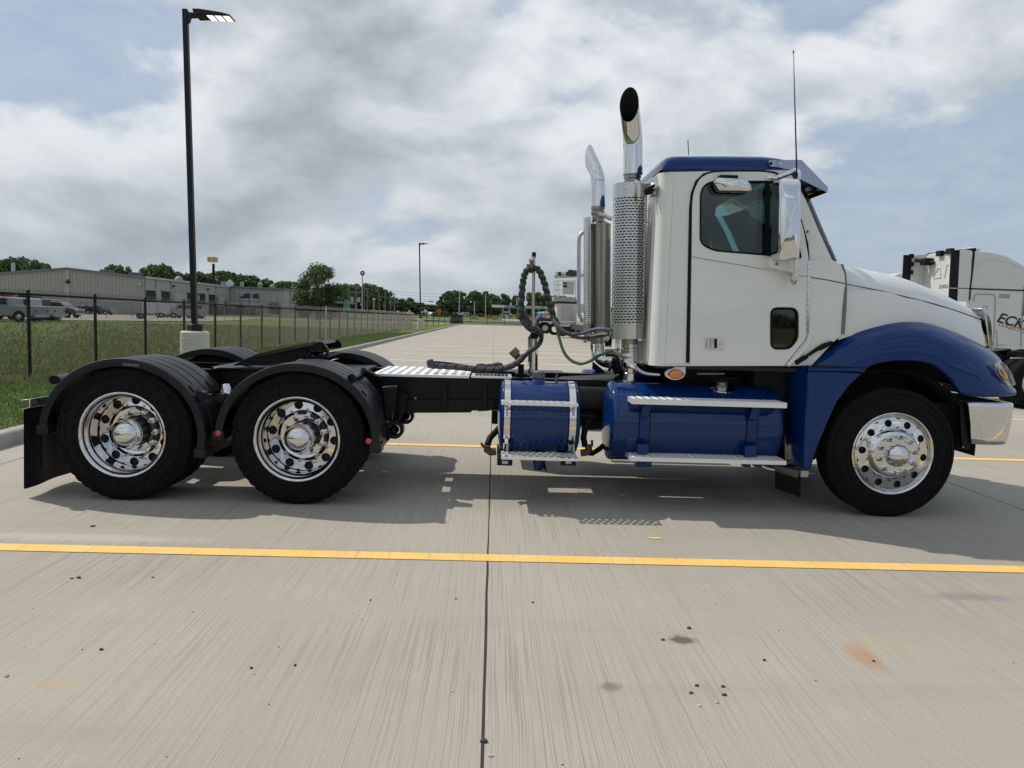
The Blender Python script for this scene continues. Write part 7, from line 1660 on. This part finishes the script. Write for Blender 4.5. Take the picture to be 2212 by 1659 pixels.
def wrap(name, mats, pts, Y, r, par, per=10, n=10, sp=12, frac=.5, amp=.18):
    return gl(name, mats, pts, Y, r, par, n, sp, rf=lambda i, k: r*(1+amp if spiral(i, k, per, n) < per*frac else 1-.05), mf=lambda i, k: 1 if spiral(i, k, per, n) < per*frac else 0)
wrap('wrapped_hose', [DGR, WRP], [(1262, 780), (1256, 700), (1262, 600), (1268, 500), (1278, 420), (1292, 360), (1318, 315), (1362, 295), (1410, 295), (1450, 330), (1480, 400), (1505, 470), (1525, 560), (1548, 650), (1570, 730), (1600, 820), (1640, 885)], YP-.03, .027, pg, 12, 10, 14, .55)
gl('green_under', GRN, [(1395, 292), (1440, 322), (1478, 385), (1502, 460), (1522, 545), (1545, 640), (1566, 722), (1590, 790)], YP+.015, .013, pg)
gl('taped_bundle', [GRY, WRP], [(1250, 770), (1275, 800), (1320, 865), (1380, 920), (1440, 960), (1462, 990)], YP+.02, .052, pg, 9, 5, rf=lambda i, k: .042*(1+.16*math.sin(i*1.9+k*2.4)+.1*math.sin(k*1.1+i*.3)), mf=lambda i, k: 1 if (i*3+k) % 7 == 0 else 0)
gl('frayed_end', GRY, [(1238, 790), (1258, 800), (1300, 790)], YP, .03, pg, 7, 3, rf=lambda i, k: .028*(1+.3*math.sin(i*2+k*1.7))); gl('loose_cable', BRB, [(1198, 698), (1220, 680), (1240, 662)], YP, .007, pg)
gl('return_hose', [GRY, WRP], [(1462, 975), (1465, 1020), (1448, 1070), (1410, 1110), (1330, 1165), (1270, 1225), (1190, 1280), (1100, 1320), (1000, 1345)], YP-.05, .030, pg, 9, 6, rf=lambda i, k: .022*(1.12 if i % 3 == 0 else .94), mf=lambda i, k: 1 if i < 12 else 0)
wrap('deck_hose', [WRP, GRY], [(1290, 1195), (1240, 1255), (1170, 1300), (1080, 1330), (960, 1345), (830, 1340), (700, 1330), (560, 1318), (430, 1310), (340, 1305), (308, 1290)], 6.80, .0245, pg, 9, 10, 12, .72, .10)
gl('deck_hose_back', WRP, [(308, 1285), (360, 1272), (470, 1280), (600, 1300), (760, 1322), (880, 1318), (1000, 1310)], 6.92, .016, pg, 8, 5); p = onY('G', 320, 1290, 6.8); MB().lathe([(.001, -.03), (.034, -.028), (.036, .0), (.03, .04), (.015, .045)], p, (-.3, 0, 1), 14).build('coupling', GRY, pg)
for a_, b_ in ((845, 1312), (1010, 1300), (925, 1315)): p = onY('G', a_, b_, 6.9); MB().lathe([(.001, -.05), (.022, -.045), (.03, 0), (.022, .045), (.001, .05)], p, (1, .3, 0), 12).build('gladhand', RST if a_ == 1010 else GRY, pg)
gl('plug_stub', GRY, [(1250, 1260), (1215, 1205), (1190, 1170)], 6.95, .032, pg, 12, 1); gl('electric_plug', mat('tan_plug', (.20, .13, .07), .6), [(1210, 1190), (1165, 1140)], 6.95, .043, pg, 12, 1); gl('plug_socket', BRB, [(1255, 1400), (1255, 1290)], 6.95, .028, pg, 10, 1); p = onY('G', 1255, 1390, 6.95); MB().bx(p.x-.055, p.x+.055, 6.88, 7.0, p.z-.02, p.z+.01).build('socket_base', BFR, pg)
gl('blue_hose', CBL, [(1590, 820, 6.95), (1640, 890, 6.9), (1700, 945, 6.85), (1790, 975, 6.8), (1900, 965, 6.7), (1990, 935, 6.6), (2080, 922, 6.45), (2180, 935, 6.4)], YP, .016, pg, 10, 8)
gl('brown_hose', CBR, [(1600, 860, 6.98), (1670, 930, 6.93), (1760, 985, 6.88), (1870, 1015, 6.8), (1970, 1005, 6.7), (2075, 985, 6.6), (2160, 980, 6.5)], YP, .015, pg, 10, 8)
gl('green_hose', GRN, [(1610, 850, 6.95), (1632, 930, 6.92), (1655, 1030, 6.9), (1700, 1160, 6.85), (1770, 1245, 6.8), (1870, 1283, 6.75), (1970, 1255, 6.7), (2060, 1200, 6.65), (2150, 1165, 6.6), (2200, 1140, 6.6)], YP, .014, pg, 10, 8)
gl('gladhand_pair', mat('red_gladhand', (.16, .06, .04), .6), [(1650, 965), (1690, 978), (1730, 962)], 6.95, .02, pg, 8, 2); p = onY('G', 1672, 945, 6.94); MB().lathe([(.001, -.02), (.028, -.01), (.028, .01), (.001, .02)], p, (0, 1, .3), 12).build('gladhand', GALV, pg)
# clutter at the back of the cab: valves and hoses
cl = part_empty('rear_cab_fittings', TRK, (1.0, 6.7, 1.1))
for pts, r_, m_ in (([(500, 1240), (480, 1255), (560, 1235)], .012, STD), ([(440, 1270), (500, 1265), (560, 1290)], .035, STD), ([(520, 1310), (510, 1380), (540, 1440)], .022, BRB), ([(550, 1290), (560, 1370), (590, 1400)], .03, GALV), ([(470, 1420), (500, 1370), (540, 1345)], .014, BRB), ([(560, 1420), (590, 1460), (620, 1440)], .018, BRB), ([(510, 1500), (540, 1475), (600, 1470)], .02, BRB), ([(545, 1350), (580, 1340), (600, 1370)], .026, STD), ([(660, 1500), (690, 1520), (700, 1540)], .012, GALV)):
    P_ = spline([onY('F', a, b, 6.72) for a, b in pts], 4); MB().tube(P_, r_, 10).build('fitting', m_, cl)
for a_, b_ in ((560, 1385), (545, 1330), (575, 1420)): p = onY('F', a_, b_, 6.7); MB().box(p, (.07, .08, .05), Matrix.Rotation(.3, 3, 'Y')).build('valve_body', BFR, cl, bevel=.008)
# raised sidewall lettering on the near tyres
SWL = mat('raised_tyre_rubber', (.016, .016, .017), .6, spec=.25)
LM = None
for (cx0, cy0, rr) in ((XS, 5.915, .450), (XD1, YO, .452), (XD2, YO, .452)):
    for base in (0.4, 2.6, 4.6):
        mb = MB(); rg = random.Random(int(base*10))
        for k in range(8):
            a = base+k*.062; s_, c_ = math.sin(a), math.cos(a)
            if k == 4: continue
            P0 = Vector((cx0+rr*s_, cy0-.0035, ZW+rr*c_)); rt = Vector((c_, 0, -s_)); up = Vector((s_, 0, c_))
            def bar(u0, u1, v0, v1): 
                q = [P0+rt*u0+up*v0, P0+rt*u1+up*v0, P0+rt*u1+up*v1, P0+rt*u0+up*v1]; mb.add(q+[p+Vector((0, .004, 0)) for p in q], [(0,1,2,3), (7,6,5,4), (0,4,5,1), (1,5,6,2), (2,6,7,3), (3,7,4,0)])
            bar(-.010, -.006, -.010, .010)
            for v in rg.sample((-.010, -.002, .006), 2): bar(-.006, .008, v, v+.004)
            if rg.random() < .6: bar(.006, .010, -.010, .010)
        o = mb.build('sidewall_marks', SWL, TRK, smooth=False); tag(o, kind='stuff')
# ================================================================== SECOND TRACTOR AND SMALL DEBRIS
Y2 = 22.0; K2 = Y2/15; WP2 = mat('fleet_white_paint', (0.60, 0.615, 0.615), .4, coat=.5, var=.03, vs=1, dust=.05); BK2 = mat('rubber_extender', (.006, .007, .009), .6, spec=.25)
T2 = thing('sleeper_truck', (17, Y2+1.2, 0), 'white sleeper tractor with black side extenders and dark lettering behind the blue fender', 'truck')
def I2(pts, Y=Y2): return XZ('I', pts, Y)
body = I2([(1015, 205), (1060, 202), (1180, 207), (1290, 228), (1400, 262), (1490, 310), (1572, 362)])
xR = body[-1][0]; ext = [(xR+.9, body[-1][1]-.55), (xR+1.75, 2.25), (xR+3.3, 1.95), (xR+3.75, 1.6), (xR+3.85, .75), (xR+3.5, .7), (xR+3.3, 1.15), (xR+2.6, 1.25), (xR+1.9, 1.1), (xR+1.7, .8), (xR+.2, .8)]
zbt = I2([(1250, 1262)])[0][1]; x0b = body[0][0]; xs_ = I2([(980, 740)])[0][0]; XBW = I2([(1000, 300)])[0][0]-.02
YB2 = Y2+2.42
MB().prismY(body+ext+[(xs_-.05, zbt)], Y2, YB2).build('sleeper_body', WP2, T2, bevel=.07, bseg=3, ang=40)
MB().prismY([(xR+.05, 2.0), (xR+.05, 2.85), (xR+.75, 2.85), (xR+1.35, 2.15), (xR+1.35, 2.0)], Y2-.006, Y2+.02).build('door_window', GLS, T2, smooth=False); MB().add([(xR+.95, Y2+.15, body[-1][1]-.55), (xR+.95, YB2-.15, body[-1][1]-.55), (xR+1.77, YB2-.15, 2.3), (xR+1.77, Y2+.15, 2.3)], [(0,1,2,3)]).build('windscreen', GLS, T2, smooth=False)
for yy, s_ in ((Y2-.02, 1), (Y2+2.42, -1)):
    e = part_empty('wheel', T2, (xR+2.6, yy, .516)); tyre_mb((xR+2.6, yy, .516), s_).build('tyre', TYRE, e, fixn=False); MB().lathe([(.33, 0), (.3, .01), (.2, .02), (.18, -.04), (.001, -.06)], (xR+2.6, yy, .516), (0, s_, 0), 32).build('rim', ALU, e)
def I3(a, b): return onX('I', a, b, XBW)
zt_ = I3(640, 232).z
mb = MB(); mb.prismX(rpoly([(Y2+.04, zbt), (Y2+.04, zt_+.05), (YB2-.04, zt_+.02), (YB2-.04, zbt)], [0, .12, .25, 0], 5), XBW, XBW+.3); mb.build('back_wall', WP2, T2, smooth=False, bevel=.03)
P_ = [I3(a, b)+Vector((-.010, 0, 0)) for a, b in ((640, 390), (662, 395), (668, 495), (590, 502), (583, 488))]; MB().tube(P_+[P_[0]], .020, 6).build('pressed_shape', WP2, T2)
P_ = [I3(a, b)+Vector((-.010, 0, 0)) for a, b in ((748, 358), (732, 362), (708, 500))]; MB().tube(P_, .020, 6).build('pressed_shape', WP2, T2)
LB = mat('black_vinyl_letters', (.010, .010, .012), .5); LR = mat('red_vinyl_letters', (.26, .03, .03), .5)
p = I3(695, 597); text_mesh('2202', .155, LB, 'fleet_number', T2, (XBW-.006, p.y, p.z), (math.pi/2, 0, -math.pi/2), extrude=.001, sx=1.5)
MB().prismY(I2([(868, 205), (930, 190), (1012, 205), (1000, 300), (990, 480), (975, 760), (840, 760)]), Y2-.02, Y2+.05).build('side_fairing', WP2, T2, smooth=False, bevel=.01)
MB().prismY(I2([(780, 205), (868, 202), (845, 680), (838, 760), (750, 760), (762, 500)]), Y2-.025, Y2+.03).build('side_extender', BK2, T2, smooth=False, bevel=.008)
MB().prismY(I2([(756, 609), (845, 612), (845, 619), (755, 617)]), Y2-.03, Y2-.026).build('extender_trim', WP2, T2)
YF2 = Y2+2.36
MB().prismY(XZ('I', [(562, 242), (535, 232), (470, 245), (350, 256), (330, 520), (320, 640), (480, 640), (500, 480)], YF2), YF2, YF2+.05).build('side_fairing', WP2, T2, smooth=False, bevel=.01)
MB().prismY(XZ('I', [(256, 250), (352, 252), (330, 520), (325, 640), (240, 640), (244, 480)], YF2-.01), YF2-.02, YF2-.002).build('side_extender', BK2, T2, smooth=False, bevel=.006)
a = onY('I', 385, 305, YF2-.1); b = onX('I', 588, 335, XBW-.04); MB().tube([a, b], .06, 8).build('support_strut', BK2, T2); c_ = onY('I', 515, 325, (a.y+b.y)/2); MB().box(c_, (.3, .3, .22)).build('strut_block', BK2, T2, bevel=.03)
a = onY('I', 940, 182, Y2+.02); b = onY('I', 522, 232, YF2); w_ = Vector((.30, 0, .03))
MB().add([a, b, b+w_, a+w_, a-Vector((0, 0, .10)), b-Vector((0, 0, .06)), b+w_-Vector((0, 0, .06)), a+w_-Vector((0, 0, .10))], [(0,1,2,3), (7,6,5,4), (0,4,5,1), (3,2,6,7), (0,3,7,4), (1,5,6,2)]).build('roof_trim', BK2, T2, smooth=False)
for a_, b_ in ((345, 262), (345, 352), (338, 440)): p = onY('I', a_, b_, YF2-.04); MB().box(p, (.13, .06, .13)).build('extender_clip', BK2, T2)
for a_, b_ in ((655, 235), (765, 210)): p = onX('I', a_, b_, XBW-.05); MB().box(p, (.12, .25, .16)).build('roof_clip', BK2, T2)
def tl(name, pts, Y, r, m, par): MB().tube([onY('I', a, b, Y) for a, b in pts], r, 6).build(name, m, par)
tl('panel_seam', [(1005, 200), (1026, 225), (1010, 400), (985, 600), (975, 745)], Y2-.012, .030, BK2, T2); tl('panel_seam', [(845, 614), (980, 618), (1250, 628), (1600, 640)], Y2-.006, .020, BK2, T2)
SH = mat('panel_groove_grey', (.33, .33, .33), .6)
tl('locker_outline', ((1025, 760), (1030, 700), (1050, 680), (1235, 682), (1258, 700), (1255, 860), (1240, 1260)), Y2-.003, .018, SH, T2)
tl('locker_handle', ((1125, 830), (1128, 808), (1165, 806), (1168, 850)), Y2-.003, .014, SH, T2)
MB().tube(spline([onY('I', a, b, Y2-.0) for a, b in ((1060, 400), (1085, 350), (1150, 310), (1260, 300), (1400, 330), (1560, 400))], 4), .018, 6).build('roof_contour', WP2, T2)
tl('lower_outline', ((1255, 1070), (1275, 1085), (1282, 1260)), Y2-.003, .014, SH, T2); tl('door_gap', ((1568, 650), (1556, 900), (1535, 1250)), Y2-.003, .018, SH, T2)
p = onY('I', 1358, 702, Y2-.006); text_mesh('2202', .155, LB, 'fleet_number', T2, p, (math.pi/2, R(1.5), 0), extrude=.001, sx=1.12)
p = onY('I', 1462, 985, Y2-.006); text_mesh('ECKL', .40, LB, 'company_name', T2, p, (math.pi/2, R(14), 0), bold=True, shear=.25, extrude=.001, sx=1.10)
p = onY('I', 1452, 1050, Y2-.006); text_mesh('LOGISTICS', .165, LR, 'company_line', T2, p, (math.pi/2, R(14), 0), shear=.25, extrude=.001, sx=1.15)
p = onY('I', 1320, 1235, Y2-.006); text_mesh('US DOT', .06, mat('grey_small_print', (.25, .25, .25), .6), 'small_print', T2, p, (math.pi/2, R(1.5), 0), extrude=.001, sx=1.6)
MB().bx(12.5, 21, Y2+.7, Y2+.8, .85, 1.12).build('frame_rail', BFR, T2); MB().bx(12.5, 21, Y2+1.65, Y2+1.75, .85, 1.12).build('frame_rail', BFR, T2)
MB().bx(13.6, 20, Y2+.3, Y2+2.1, .35, 1.1).build('underbody', DRK, T2)
for xx in (14.1, 15.45):
    for yy, s_ in ((Y2-.05, 1), (Y2+2.45, -1)):
        e = part_empty('wheel', T2, (xx, yy, .516)); tyre_mb((xx, yy, .516), s_).build('tyre', TYRE, e, fixn=False)
        MB().lathe([(.33, 0), (.3, .03), (.28, .15), (.12, .16), (.1, .05), (.001, .04)], (xx, yy, .516), (0, s_, 0), 40).build('rim', ALU, e)
# nearer dark chassis with tyres, cut by the right picture edge
Y3 = 14.72; T4 = thing('truck_chassis', (12, Y3+1.2, 0), 'black truck chassis with large tyres cut by the right picture edge', 'truck')
for k, xx in enumerate((onZ('X', 2235, 885).x, onZ('X', 2235, 885).x+1.35)):
    for yy, s_ in ((Y3, 1), (Y3+.32, 1), (Y3+2.45, -1)):
        e = part_empty('wheel', T4, (xx, yy, .516)); tyre_mb((xx, yy, .516), s_).build('tyre', TYRE, e, fixn=False)
        if yy == Y3: MB().lathe([(.33, 0), (.3, .03), (.28, .15), (.12, .16), (.1, .05), (.001, .04)], (xx, yy, .516), (0, 1, 0), 40).build('rim', ALU, e)
p = onY('J', 470, 640, Y3+.6); q = onY('J', 600, 640, Y3+.6)
MB().bx(p.x, 14, Y3+.70, Y3+.80, .86, 1.12).build('frame_rail', BFR, T4); MB().bx(p.x, 14, Y3+1.65, Y3+1.75, .86, 1.12).build('frame_rail', BFR, T4); MB().bx(p.x, p.x+.12, Y3+.8, Y3+1.65, .88, 1.1).build('end_crossmember', BFR, T4)
MB().prismY(XZ('J', [(440, 560), (520, 545), (600, 530), (608, 548), (560, 580), (600, 600), (520, 610)], Y3+.7), Y3+.7, Y3+1.7).build('coupling_ramp', BFR, T4, bevel=.02)
MB().prismY(XZ('J', [(604, 622), (800, 626), (800, 636), (604, 632)], Y3+.3), Y3+.3, Y3+.34).build('light_bar', WP2, T4)
# another white roof far behind, just showing over the hood
p = onY('I', 150, 468, 34); q = onY('I', 245, 450, 34); t3 = thing('white_truck', (p.x+2, 34, 0), 'white rounded roof of another truck just showing over the hood line', 'truck')
MB().prismY([(p.x-.3, p.z-.35), (p.x, p.z-.02), (p.x+.35, q.z+.02), (p.x+.9, q.z+.06), (p.x+4, q.z-.3), (p.x+4, 1.0), (p.x-.3, 1.0)], 34, 36.4).build('roof_shell', WP2, t3, bevel=.05)
for xx in (p.x+.6, p.x+3.2):
    e = part_empty('wheel', t3, (xx, 34.1, .5)); MB().lathe([(.3, 0), (.48, 0), (.5, .03), (.5, .25), (.3, .27)], (xx, 34.1, .5), (0, 1, 0), 24).build('tyre', TYRE, e)
MB().bx(p.x-.2, p.x+3.9, 34.3, 36.1, .5, 1.0).build('chassis', BFR, t3)

# pebbles and leaf scraps on the slabs
PEB = [mat('pebble_dark', (.06, .055, .05), .9, var=.3, vs=40), mat('pebble_pale', (.50, .47, .42), .9, var=.2, vs=40), mat('pebble_rust', (.25, .12, .06), .9, var=.3, vs=40)]
def pebbles():
    rg = random.Random(3); mb = MB(); pts = [(565/2.458*.864, (1080+583/2.458)*.864, 1.6), (14, 1462, 1.6), (1151, 1302, 1.0), (800, 1297, 1.0), (1488, 1358, 1.5), (1432, 1383, 1.2), (1505, 1482, 1.3), (1562, 1484, 1.3), (1493, 1498, 1.2), (1565, 1502, 1.3), (1548, 1519, 1.2), (1511, 1526, 1.3), (1651, 1427, 1.2), (1887, 1429, 1.2), (1045, 1603, 1.8), (1059, 1634, 1.2), (219, 1404, 1.3), (330, 1248, 1.1), (155, 1250, 1.2), (170, 1249, 1.5), (204, 1137, 1.2), (977, 1494, 1.0), (543, 1444, 1.2), (637, 1438, 1.2), (1016, 1309, .8), (985, 1294, .8), (1520, 1276, .9), (880, 1220, 1)]
    for i in range(75):
        y = 2.4+rg.random()**1.3*6; x = rg.uniform(-.68, .70)*y*1.05; mbp = (x, y, rg.uniform(.25, .6)); pts.append(mbp + (0,))
    for q in pts:
        if len(q) == 3: p = onZ('X', q[0], q[1], 0); s = q[2]
        else: p = Vector((q[0], q[1], 0)); s = q[2]
        r = .0062*s; a = rg.random()*6; ex = rg.uniform(.8, 1.6); n = 7; m = 1 if rg.random() < .35 else (2 if rg.random() < .08 else 0)
        base = [(p.x+r*ex*math.cos(a+2*math.pi*k/n)*rg.uniform(.8, 1.1), p.y+r*math.sin(a+2*math.pi*k/n)*rg.uniform(.8, 1.1), .0005) for k in range(n)]; midr = [(x_*.85+p.x*.15, y_*.85+p.y*.15, r*.8) for x_, y_, _ in base]
        mb.add(base+midr+[(p.x, p.y, r*1.25)], [(k, (k+1) % n, n+(k+1) % n, n+k) for k in range(n)]+[(n+k, n+(k+1) % n, 2*n) for k in range(n)], m)
    o = mb.build('loose_gravel', PEB, smooth=False, fixn=False); tag(o, kind='stuff')
pebbles()
